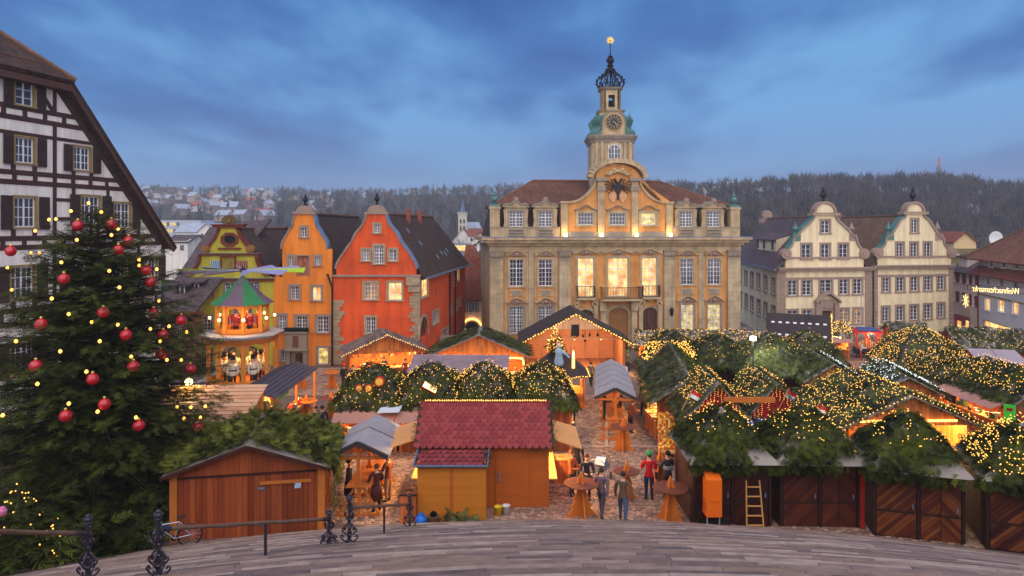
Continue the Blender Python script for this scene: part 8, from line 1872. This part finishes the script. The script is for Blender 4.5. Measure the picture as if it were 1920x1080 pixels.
# ------------------------------------------------------------------ BICYCLE
bk = thing('bicycle', 'silver bicycle leaning at the corner of the boarded hut', 'bicycle', (0, 0, 0)); A = W(283, 1014, 20.3); B = W(358, 1006, 20.75); bl = (B-A).xy.length; bk.location = (A.x, A.y, zstep(A.x, A.y)+.02); bk.rotation_euler = (R(6), 0, math.atan2(B.y-A.y, B.x-A.x)); SILV = mat('silver_frame', hexl(190, 190, 204), .35, .1, 3, 0, metal=.4); wr = .335
for x in (0, 1.05):
    n = 28; t = MB().tube([(x+wr*math.cos(2*math.pi*k/n), 0, wr+wr*math.sin(2*math.pi*k/n)) for k in range(n+1)], .022, 6).build('wheel', BLACK, bk); b = MB()
    for k in range(14): a = 2*math.pi*k/14; b.tube([(x, 0, wr), (x+wr*math.cos(a), 0, wr+wr*math.sin(a))], .004, 3)
    b.build('spokes', SILV, t)
b = MB(); bb, st_, hd_ = (.62, 0, .30), (.78, 0, .80), (.16, 0, .80)
for p, q in ((bb, st_), (st_, hd_), (hd_, bb), (st_, (1.05, 0, wr)), (bb, (1.05, 0, wr)), (hd_, (0, 0, wr))): b.tube([p, q], .018, 6)
b.build('frame', SILV, bk); b = MB(); b.tube([(.78, 0, .8), (.82, 0, .95)], .014, 6); b.lathe([(.05, 0), (.06, .03), (.02, .06)], (.82, 0, .94), 8, 0, 0, 2.2, 1.0); b.build('saddle', BLACK, bk); b = MB(); b.tube([(.16, 0, .8), (.14, 0, .95), (.08, -.26, 1.0)], .013, 6); b.tube([(.14, 0, .95), (.08, .26, 1.0)], .013, 6); b.build('handlebar', BLACK, bk); b = MB(); b.lathe([(.09, -.01), (.09, .01)], (0, 0, 0), 14)
for k, v in enumerate(b.v): b.v[k] = (v[0]+.62, v[2]+.04, v[1]+.30)
b.build('chainring', DARKMETAL, bk)

# ------------------------------------------------------------------ SMALL THINGS
om = thing('orange_machine', 'orange box machine on a wheeled stand before the dark red doors', 'machine', gz(6.55, 22.35)); OR = mat('orange_enamel', hexl(236, 108, 20), .4, .06, 2, .05)
b = MB(); b.add([(-.25, -.25, .55), (.25, -.25, .55), (.25, .2, .55), (-.25, .2, .55), (-.25, -.25, 1.75), (.25, -.25, 1.75), (.25, .2, 1.98), (-.25, .2, 1.98)], [(0,3,2,1), (4,5,6,7), (0,1,5,4), (1,2,6,5), (2,3,7,6), (3,0,4,7)]); b.build('housing', OR, om); MB().box(-.12, .16, -.28, -.25, 1.08, 1.12).build('handle', OR, om); MB().box(-.3, .55, -.35, .25, .18, .26).build('stand', BLACK, om); b = MB()
for x in (-.2, .2): b.tube([(x, -.15, .26), (x, -.15, .56)], .02, 5)
b.build('strut', SILV, om)
for x in (-.25, .45):
    for y in (-.35, .25): b = MB(); b.lathe([(.13, -.03), (.13, .03)], (0, 0, 0), 12); b.v[:] = [(v[0]+x, v[2]+y, v[1]+.13) for v in b.v]; b.build('wheel', BLACK, om)
ld = thing('ladder', 'wooden step ladder leaning on the dark red booth doors', 'ladder', gz(7.95, 22.3)); ld.rotation_euler = (R(-9), 0, 0)
for x0, x1 in ((-.28, -.22), (.28, .22)): MB().beam((x0, 0, 0), (x1, 0, 1.6), .06, .035, up=(1, 0, 0)).build('stile', WOODL, ld)
for k in range(5): z = .18+k*.3; wd = .26-.03*k/2.5; MB().box(-wd, wd, -.05, .03, z, z+.03).build('rung', WOODL, ld)
for (px, py, c, lab) in ((934, 966, hexl(224, 190, 30), 'yellow plastic bucket beside the hut door'), (949, 964, hexl(214, 206, 204), 'white plastic bucket beside the hut door')):
    b = MB(); b.lathe([(.12, 0), (.15, .3), (.16, .31), (.14, .31), (.11, .04)], (0, 0, 0), 14, 0); q = MB(); o = thing('bucket', lab, 'bucket', G(px, py)); b.build('tub', mat('plastic_'+lab[:5], c, .4, .05), o, smooth=True); MB().tube([(.15*math.cos(a), -.02-.1*math.sin(a), .3-.12*math.sin(a)) for a in [math.pi*k/8 for k in range(9)]], .006, 4).build('handle', DARKMETAL, o)
n = 90; P = np.stack([rg.uniform(-2.9, -1.15, n), rg.uniform(22.62, 22.95, n), rg.uniform(.05, .45, n)], 1); P[:, 2] *= (1-np.abs(P[:, 0]+2)*.35); o = sprigs('fir_offcuts', P, np.stack([rg.normal(0, 1, n), rg.normal(-.3, .5, n), rg.normal(.1, .3, n)], 1), np.tile([0, -.4, 1.0], (n, 1)), .38*rg.uniform(.7, 1.2, n), FIRB, None, 7, rg); tag(o, 'heap of cut fir branches along the lean-to store', 'branches')
b = MB(); b.lathe([(.16, 0), (.2, .12), (.16, .3), (.06, .36), (.09, .4)], (0, 0, 0), 10); o = b.build('blue_sack', mat('blue_plastic', hexl(30, 110, 210), .4, .15, 5, .3), smooth=True); o.location = (-3.0, 22.55, .14); tag(o, 'blue plastic sack at the corner of the lean-to store', 'sack')
b = MB(); b.lathe([(.14, 0), (.19, .26), (.2, .3), (.15, .3)], (0, 0, 0), 12, 0); b.ball((0, 0, .34), .12, 1, 8, 6); o = b.build('plant_pot', [mat('brown_pot', hexl(100, 66, 50), .7, .1), FIRD]); o.location = (-2.6, 22.62, .12); tag(o, 'brown pot standing in the cut fir branches', 'pot')
BINW = mat('bin_wood', hexl(196, 104, 50), .55, .15, 1, .15, 'plank', tile=(3, .14))
def bin_(px, py, w_, h, lab, lidm=WOODL, nm='wooden_bin'):
    o = thing(nm, lab, 'bin', G(px, py)); MB().box(-w_/2, w_/2, -w_/2, w_/2, -.1, h).build('box', BINW, o); l = wall_mesh([(-w_/2-.04, -w_/2-.04), (w_/2+.04, -w_/2-.04), (w_/2+.04, w_/2+.04), (-w_/2-.04, w_/2+.04)], [[(.13*math.cos(6.283*k/12), .13*math.sin(6.283*k/12)) for k in range(12)]], .04); l.materials.append(lidm); q = place('lid', l, o); q.location = (0, 0, h+.04); q.rotation_euler = (R(-90), 0, 0); MB().box(-w_/2-.03, w_/2+.03, -w_/2-.03, w_/2+.03, -.1, .05).build('plinth', BINW, o)
bin_(1249, 842, .5, 1.0, 'slim wooden bin with square lid, nearest the red jacket'); bin_(1232, 815, .6, .95, 'wooden bin with round badge behind the slim bin'); bin_(1222, 803, .55, .9, 'wooden bin half hidden beside the green mat'); bin_(1053, 902, .62, .95, 'reddish wooden bin with round hole beside the serving flap'); bin_(767, 979, .5, 1.0, 'orange wooden bin with dark lid beside the lean-to store', DARKMETAL); bin_(1072, 770, .5, 1.1, 'wooden bin by the walkway-end stall'); bin_(636, 793, .5, 1.1, 'tall orange bin between dark-topped table and awning')
# stroller
sr = thing('stroller', 'baby stroller with white hood and chrome frame on the cobbles', 'stroller', G(1128, 902), R(-25)); b = MB()
for k in range(7): a0, a1 = R(20+20*k), R(40+20*k); b.slab([(-.2, -.32*math.cos(a0), .62+.36*math.sin(a0)), (.2, -.32*math.cos(a0), .62+.36*math.sin(a0)), (.2, -.32*math.cos(a1), .62+.36*math.sin(a1)), (-.2, -.32*math.cos(a1), .62+.36*math.sin(a1))], .012)
b.build('hood', mat('white_canvas', hexl(222, 220, 230), .6, .06), sr); MB().box(-.22, .22, -.3, .45, .5, .66).build('carrycot', mat('cot_grey', hexl(110, 110, 130), .7, .1), sr); b = MB()
for s in (-1, 1): b.tube([(s*.24, .45, .12), (s*.24, 0, .55), (s*.24, -.55, .95), (s*.2, -.66, 1.05)], .015, 6); b.tube([(s*.24, -.4, .12), (s*.24, .05, .5)], .015, 6)
b.tube([(-.2, -.66, 1.05), (.2, -.66, 1.05)], .02, 6); b.build('frame', SILV, sr)
for x in (-.25, .25):
    for y in (-.4, .45): b = MB(); n = 14; b.tube([(x, y+.11*math.cos(2*math.pi*k/n), .12+.11*math.sin(2*math.pi*k/n)) for k in range(n+1)], .022, 5); b.build('wheel', BLACK, sr)
# floodlight on its pole and the warm lamp by the tree
fl = thing('floodlight', 'bright white floodlight on a thin pole among the fir tents', 'lamp', gz((1412-CX)*41.0/FPX, 41.0)); zt_ = CAMH-(635-HZ)*41/FPX-fl.location.z; MB().tube([(0, 0, -.3), (0, 0, zt_)], .035, 6).build('pole', DARKMETAL, fl); MB().box(-.2, .2, -.02, .14, zt_-.12, zt_+.16).build('housing', DARKMETAL, fl); MB().box(-.16, .16, -.05, -.021, zt_-.09, zt_+.13).build('lens', emit_mat('flood_lens', (1, 1, .85), 14), fl); point('flood_light', (0, -.3, zt_), 30, (.95, 1, .70), .1, fl)
lw_ = W(354, 716, 30.5); lm = thing('street_lamp', 'warm glowing lamp on a post beside the huge Christmas tree', 'lamp', (lw_.x, lw_.y, zg(30.5))); hz_ = lw_.z-zg(30.5); MB().tube([(0, 0, -.2), (0, 0, hz_-.2)], [.05, .03], 8).build('pole', DARKMETAL, lm); MB().ball((0, 0, hz_), .16, 0, 12, 8).build('globe', emit_mat('lamp_globe', (1, .72, .2), 12), lm, smooth=True); point('globe_light', (0, -.35, hz_), 8, (1, .68, .2), .15, lm)
# red fairground organ cart by the pale house
rc_ = thing('fairground_cart', 'small red and black fairground cart with roof before the pale house', 'cart', G(1625, 670), R(-12)); MB().box(-1.1, 1.1, -.6, .6, .35, .9).build('bed', BLACK, rc_); MB().slab([(-1.3, -.8, 2.5), (1.3, -.8, 2.5), (1.2, .8, 2.75), (-1.2, .8, 2.75)], .1).build('roof', GOODC[0], rc_); MB().slab([(-.9, -.5, 2.62), (1.0, -.5, 2.62), (.9, .6, 2.84), (-.8, .6, 2.84)], .04).build('roof_top', mat('cart_blue', hexl(70, 80, 130), .5, .1), rc_)
for x in (-1.0, .0, 1.0):
    for y in (-.5, .5): MB().box(x-.05, x+.05, y-.05, y+.05, .9, 2.5).build('post', GOODC[0], rc_)
for x in (-.75, .75):
    b = MB(); n = 18; b.tube([(x+.35*math.cos(2*math.pi*k/n), -.68, .38+.35*math.sin(2*math.pi*k/n)) for k in range(n+1)], .05, 5)
    for k in range(8): a = 2*math.pi*k/8; b.tube([(x, -.68, .38), (x+.34*math.cos(a), -.68, .38+.34*math.sin(a))], .02, 4)
    b.build('wheel', BLACK, rc_)
b = MB()
for k in range(9): b.lathe([(.06, 0), (.06, .5+.35*math.sin(math.pi*k/8)), (.02, .55+.35*math.sin(math.pi*k/8))], (-.7+.17*k, 0, .9), 7)
b.build('organ_pipes', GOLD, rc_); MB().ball((.2, -.75, 2.4), .06).build('lamp', GLOW, rc_); point('cart_light', (.2, -.9, 2.2), 14, (1, .6, .3), .1, rc_)  # small bulb put in as a source for the added cart light
# terrace stair with balustrade below the pale house
tsr = thing('terrace', 'stone terrace with sloping balustrade in front of the pale house', 'terrace', gz((1600-CX)*72/FPX, 72), R(1)); MB().box(-5.5, 6.5, 0, 5, -1.0, 1.3).build('platform', STONEG, tsr); b = MB()
for k in range(14): x = -1.2+.42*k; z = 1.3 if k < 6 else 1.3-.17*(k-6); b.lathe([(.07, 0), (.05, .12), (.11, .35), (.05, .6), (.07, .75)], (x, -.12, z), 7)
b.beam((-1.4, -.12, 2.12), (1.3, -.12, 2.12), .22, .12); b.beam((1.3, -.12, 2.12), (4.5, -.12, .85), .22, .12); b.build('balustrade', STONE, tsr)
# ------------------------------------------------------------------ PEOPLE
SKIN = mat('skin', hexl(214, 160, 130), .6, .06, 3, 0); SHOE = mat('dark_shoes', hexl(36, 32, 34), .6, .1, 3, 0)
def cloth(name, c): return mat('cloth_'+name, hexl(*c), .85, .15, 6, .15)
def body_mesh(pose):
    """one continuous skinned body 1.75 m tall, facing -Y"""
    V = []; E = []; Rr = []; part = []
    def v(p, r, pt): V.append(p); Rr.append(r); part.append(pt); return len(V)-1
    def chain(a, items):
        for (p, r, pt) in items: b = v(p, r, pt); E.append((a, b)); a = b
        return a
    lean = {'bend': .28, 'sit': .1}.get(pose, 0.0)
    def up(z): return -lean*max(0, z-.95)
    pel = v((0, 0, .98), (.165, .125), 'coat'); wst = v((0, up(1.12), 1.12), (.15, .115), 'coat'); E.append((pel, wst)); ch = v((0, up(1.3), 1.30), (.185, .13), 'coat'); E.append((wst, ch)); sh_ = v((0, up(1.43), 1.43), (.15, .10), 'coat'); E.append((ch, sh_)); nk = v((0, up(1.5)-.01, 1.51), (.058, .058), 'skin'); E.append((sh_, nk)); h1 = v((0, up(1.6)-.02, 1.595), (.082, .095), 'skin'); E.append((nk, h1)); h2 = v((0, up(1.68)-.015, 1.68), (.078, .095), 'skin'); E.append((h1, h2))
    st = .20 if pose == 'walk' else 0.0; hands = []
    for s in (-1, 1):
        f = s*st
        if pose == 'sit': chain(pel, [((s*.1, 0, .9), (.105, .105), 'leg'), ((s*.11, -.42, .86), (.075, .075), 'leg'), ((s*.11, -.42, .45), (.055, .06), 'leg'), ((s*.11, -.42, .09), (.045, .05), 'shoe'), ((s*.12, -.58, .05), (.045, .035), 'shoe')])
        else: chain(pel, [((s*.1, -f*.15, .86), (.105, .11), 'leg'), ((s*.105, -f*.75-.01, .5), (.07, .075), 'leg'), ((s*.105, -f*1.0+(.08 if f < 0 else 0), .11), (.048, .05), 'leg'), ((s*.11, -f*1.0-.02+(.08 if f < 0 else 0), .055), (.05, .045), 'shoe'), ((s*.125, -f*1.0-.16+(.06 if f < 0 else 0), .045), (.042, .032), 'shoe')])
        sx = s*.205; a = (sx, up(1.41), 1.405)
        if pose in ('table', 'bend', 'sit'): el_, wr_, hn = (s*.27, up(1.15)-.1, 1.14), (s*.15, up(1.2)-.36, 1.16), (s*.11, up(1.2)-.45, 1.17)
        elif pose == 'pocket': el_, wr_, hn = (s*.31, .04, 1.13), (s*.24, -.1, .96), (s*.2, -.15, .91)
        else: sw = -f if pose == 'walk' else 0; el_, wr_, hn = (s*.27, .02+sw*.4, 1.12), (s*.28, -.05+sw*1.0, .87), (s*.28, -.07+sw*1.15, .79)
        chain(sh_, [(a, (.075, .075), 'coat'), (el_, (.058, .058), 'coat'), (wr_, (.042, .042), 'coat'), (hn, (.034, .042), 'skin')]); hands.append((wr_, hn, s))
    me = bpy.data.meshes.new('sk'); me.from_pydata(V, E, []); ob = bpy.data.objects.new('sk', me); COL.objects.link(ob)
    sm = ob.modifiers.new('s', 'SKIN'); sm.use_smooth_shade = True; sm.branch_smoothing = .6
    for i, r in enumerate(Rr): me.skin_vertices[0].data[i].radius = r
    me.skin_vertices[0].data[0].use_root = True; ss = ob.modifiers.new('u', 'SUBSURF'); ss.levels = 1; ss.render_levels = 1
    dg = bpy.context.evaluated_depsgraph_get(); ev = ob.evaluated_get(dg); m2 = bpy.data.meshes.new_from_object(ev); bpy.data.objects.remove(ob); bpy.data.meshes.remove(me)
    vs = [tuple(q.co) for q in m2.vertices]; fs = [tuple(p.vertices) for p in m2.polygons]; bpy.data.meshes.remove(m2)
    Va = np.array(V); ea = np.array(E); A = Va[ea[:, 0]]; B = Va[ea[:, 1]]; code = {'coat': 0, 'leg': 1, 'skin': 2, 'shoe': 3}; mi = []
    for f in fs:
        c = np.mean([vs[i] for i in f], axis=0); d = B-A; t = np.clip(((c-A)*d).sum(1)/(d*d).sum(1), 0, 1); q = A+d*t[:, None]; k = int(np.argmin(((c-q)**2).sum(1))); e = ea[k]; mi.append(code[part[e[1]] if t[k] > .45 else part[e[0]]] if part[e[1]] != 'leg' or part[e[0]] != 'coat' else (0 if c[2] > .82 else 1))
    b = MB(); b.v = vs; b.f = fs; b.m = mi
    for (w_, h_, s) in hands:                                        # five fingers on each hand
        w_, h_ = Vector(w_), Vector(h_); d = (h_-w_).normalized(); sd = Vector((1, 0, 0)) if abs(d.z) > .6 else Vector((1, 0, 0)); sd = (sd-d*sd.dot(d)).normalized(); dn = Vector((0, 0, -1)) if abs(d.z) < .6 else Vector((0, -1, 0))
        for k in range(4): o_ = h_+sd*(.024*(k-1.5)); l = (.06, .072, .068, .052)[k]; b.tube([o_, o_+d*l*.55+dn*.01, o_+d*l*.9+dn*.035], [.011, .010, .007], 5, 2)
        o_ = w_.lerp(h_, .7)-sd*s*.03; b.tube([o_, o_-sd*s*.03+d*.03, o_-sd*s*.035+d*.06+dn*.01], [.012, .011, .008], 5, 2)
    hy_ = up(1.64); b.tube([(0, hy_-.115, 1.66), (0, hy_-.135, 1.63), (0, hy_-.11, 1.615)], [.01, .018, .012], 5, 2)
    for s in (-1, 1): b.ball((s*.085, hy_-.005, 1.635), .022, 2, 6, 5)
    return b, hy_
POSES = {}
def person(px, py, rz, label, coat, legs, pose='stand', h=1.72, hair=(60, 44, 34), hat=None, at=None, coat_len=.0, extra=None):
    if pose not in POSES: b, hy_ = body_mesh(pose); POSES[pose] = (b, hy_)
    b, hy_ = POSES[pose]; loc = at or G(px, py); o = thing('person', label, 'person', loc, R(rz)); o.scale = (h/1.75,)*3
    me_o = b.build('body', [cloth('%d_%d_%d' % coat, coat), cloth('%d_%d_%d' % legs, legs), SKIN, SHOE], o, smooth=True)
    hb = MB(); hb.ball((0, hy_+.012, 1.70), .105, 0, 10, 7, .95); hb.v = [(x, y if z < 1.72 else y, max(z, 1.60 if y > hy_+.0 else 1.695)) for x, y, z in hb.v]; hb.build('hair', cloth('hair_%d' % hair[0], hair), o, smooth=True)
    if hat: q = MB(); q.lathe([(.108, 1.685), (.115, 1.70), (.112, 1.75), (.09, 1.81), (.03, 1.845), (.012, 1.86)], (0, hy_+.005, 0), 12); q.ball((0, hy_+.005, 1.865), .028, 0, 6, 5); q.build('hat', cloth('hat_%d_%d' % hat[:2], hat), o, smooth=True)
    f = MB()
    for s in (-1, 1): f.ball((s*.034, hy_-.105, 1.655), .011, 0, 6, 4)
    f.box(-.026, .026, hy_-.118, hy_-.10, 1.578, 1.586); f.build('face', BLACK, o)
    if coat_len: q = MB(); q.lathe([(.19, .98+.02), (.21, .8), (.235, 1.0-coat_len)], (0, 0, 0), 14, 0, 0, 1.0, .8); q.build('coat_skirt', cloth('%d_%d_%d' % coat, coat), o, smooth=True)
    if extra == 'stripe': q = MB(); q.lathe([(.197, 1.08), (.204, 1.14), (.205, 1.2), (.2, 1.22)], (0, 0, 0), 16, 0, 0, 1.0, .74); q.build('jacket_band', cloth('band', (150, 150, 160)), o, smooth=True)
    if extra == 'pack': q = MB(); q.box(-.16, .16, .12, .3, 1.0, 1.42); q.build('backpack', cloth('pack', (24, 24, 28)), o)
    if extra == 'bag': q = MB(); q.box(-.3, -.22, -.1, .12, .82, 1.02); q.tube([(-.26, 0, 1.02), (-.1, -.12, 1.3), (.1, 0, 1.45)], .012, 4); q.build('shoulder_bag', cloth('pack', (24, 24, 28)), o)
    return o
BLK = (30, 28, 34); JEAN = (44, 56, 88); BRN = (92, 62, 48)
person(1217, 938, 175, 'person in a red jacket and green knit cap seen from behind', (196, 22, 26), (34, 46, 82), 'table', 1.76, hat=(50, 150, 84), extra='bag')
person(1252, 934, 200, 'person in a dark jacket with grey band leaning over a table', (62, 58, 60), (40, 38, 40), 'table', 1.74, (26, 22, 20), extra='stripe')
person(1168, 981, 165, 'person in a brown jacket and jeans walking towards the steps', (96, 78, 64), (70, 84, 112), 'walk', 1.72)
person(1100, 938, 5, 'person in a dark coat with brown hair behind the dark-topped table', (44, 38, 48), BLK, 'table', 1.68, (96, 60, 40), coat_len=.4)
person(1072, 930, 60, 'person in an orange-brown jacket beside the reddish bin', (176, 92, 48), (60, 54, 70), 'table', 1.7, (110, 70, 44))
person(1082, 905, 20, 'person in a dark jacket standing below the serving flap', (40, 34, 40), BLK, 'stand', 1.75, (40, 30, 26))
person(1128, 968, 150, 'person in a mauve-grey coat stepping past the table', (112, 92, 104), (74, 66, 84), 'walk', 1.66)
person(655, 955, 95, 'person in a long black coat against the fir-hung hut wall', (26, 24, 28), (24, 24, 28), 'pocket', 1.78, coat_len=.45)
person(706, 962, 210, 'person in a dark red-brown coat under the small shelter', (74, 34, 36), BLK, 'table', 1.7, (120, 64, 40), coat_len=.5)
person(728, 941, 240, 'person in a brown jacket and pale skirt under the small shelter', (120, 62, 44), (170, 130, 100), 'table', 1.74, (70, 44, 32))
person(592, 826, 20, 'person in a dark jacket facing the mauve awning', (52, 46, 48), BLK, 'stand', 1.68, (64, 46, 36)); person(604, 826, 200, 'person in a navy jacket with pale scarf by the tall orange bin', (36, 48, 84), BLK, 'stand', 1.72, (40, 30, 26))
person(645, 728, 170, 'person with a red cap and black backpack crossing the square', (34, 34, 38), BLK, 'stand', 1.7, hat=(220, 50, 30), extra='pack'); person(661, 730, 10, 'person in a grey coat beside the red-capped walker', (70, 66, 78), BLK, 'stand', 1.68)
person(496, 800, 60, 'person in black leaning at the yellow drinks counter', BLK, BLK, 'table', 1.7)
person(1133, 790, 90, 'person in black under the long grey-roofed shelter', BLK, (36, 36, 46), 'table', 1.75); person(1164, 800, 270, 'person with long dark hair under the long grey-roofed shelter', (60, 36, 34), BLK, 'table', 1.68); person(1182, 812, 120, 'person in a red-brown jacket at the near end of the long shelter', (130, 66, 46), (44, 36, 40), 'bend', 1.7)
person(1205, 738, 185, 'person in a brown coat by the fruit stall', (88, 66, 58), (50, 58, 84), 'walk', 1.74); person(1212, 728, 170, 'person in a dark coat further along the fruit stall', (50, 44, 52), (40, 44, 66), 'stand', 1.72); person(1208, 782, 5, 'person in dark clothes beside the green mat', (64, 52, 46), (34, 32, 36), 'walk', 1.76)
person(1177, 698, 180, 'person in a bright green cap near the stage', (120, 116, 84), (60, 60, 60), 'stand', 1.7, hat=(60, 190, 60))
person(1074, 790, 200, 'person in a dark brown coat at the walkway-end stall', (70, 44, 38), BLK, 'stand', 1.72)
person(1568, 668, 190, 'person in navy at the small lit stall counter', (40, 46, 90), (40, 40, 60), 'table', 1.72); person(1614, 674, 60, 'person in a pale top and red skirt beside the fairground cart', (190, 186, 200), (190, 30, 34), 'bend', 1.68, (190, 170, 140), coat_len=0)
person(1657, 686, 175, 'person in a long dark coat standing in the lane', (44, 40, 46), (36, 34, 38), 'stand', 1.78, coat_len=.3); person(1672, 688, 150, 'person in a dark striped jacket and jeans in the lane', (56, 46, 56), (52, 62, 90), 'stand', 1.74)
person(1802, 795, 100, 'person in a blue jacket with red scarf in the lane', (48, 76, 170), (40, 40, 54), 'walk', 1.7, hat=(70, 60, 90)); person(1795, 776, 80, 'person in black before the red-glowing shelves', BLK, BLK, 'stand', 1.74); person(1740, 735, 90, 'person in a dark brown coat at the awning of the lane stalls', (66, 50, 48), BLK, 'walk', 1.7); person(1765, 752, 60, 'person in a mauve coat strolling past the lane stalls', (110, 90, 104), (60, 56, 66), 'walk', 1.66)

for (px, py, rz, lab, c, l, po) in ((1040, 748, 190, 'person in a plum coat beside the six-sided hut', (90, 50, 70), BLK, 'stand'), (1056, 756, 20, 'person in a grey parka beside the six-sided hut', (110, 108, 112), JEAN, 'stand'), (1108, 724, 160, 'person in an olive jacket before the stage ramp', (84, 84, 60), BLK, 'walk'), (1640, 680, 30, 'person in a beige coat near the fairground cart', (170, 150, 120), (60, 50, 50), 'stand'), (1700, 706, 120, 'person in a teal jacket at the head of the lane', (40, 100, 110), JEAN, 'walk'), (1722, 720, 300, 'person in a white parka in the lane', (190, 186, 186), BLK, 'walk'), (720, 712, 40, 'person in a dark green coat at the shake-roofed stall', (40, 60, 46), BLK, 'table'), (760, 716, 320, 'person in a rust-red jacket at the shake-roofed stall', (150, 62, 40), JEAN, 'table')): person(px, py, rz, lab, c, l, po, 1.72)

# ------------------------------------------------------------------ evening haze over the valley
hz = MB(); hz.box(-2000, 2300, -40, 1480, -20.5, 92); ho = hz.build('haze', mat('haze_shell', (.5, .5, .5)), None)
ho.data.materials.clear(); hm = bpy.data.materials.new('haze_air'); hm.use_nodes = True; t = hm.node_tree; t.nodes.clear(); om_ = t.nodes.new('ShaderNodeOutputMaterial'); pv = t.nodes.new('ShaderNodeVolumePrincipled'); pv.inputs['Color'].default_value = (.82, .88, 1, 1); pv.inputs['Density'].default_value = .0005; pv.inputs['Anisotropy'].default_value = 0.0
t.links.new(pv.outputs[0], om_.inputs['Volume']); ho.data.materials.append(hm); kind(ho, 'stuff'); ho['label'] = 'thin blue evening haze over the valley'; ho['category'] = 'haze'; ho.display_type = 'WIRE'
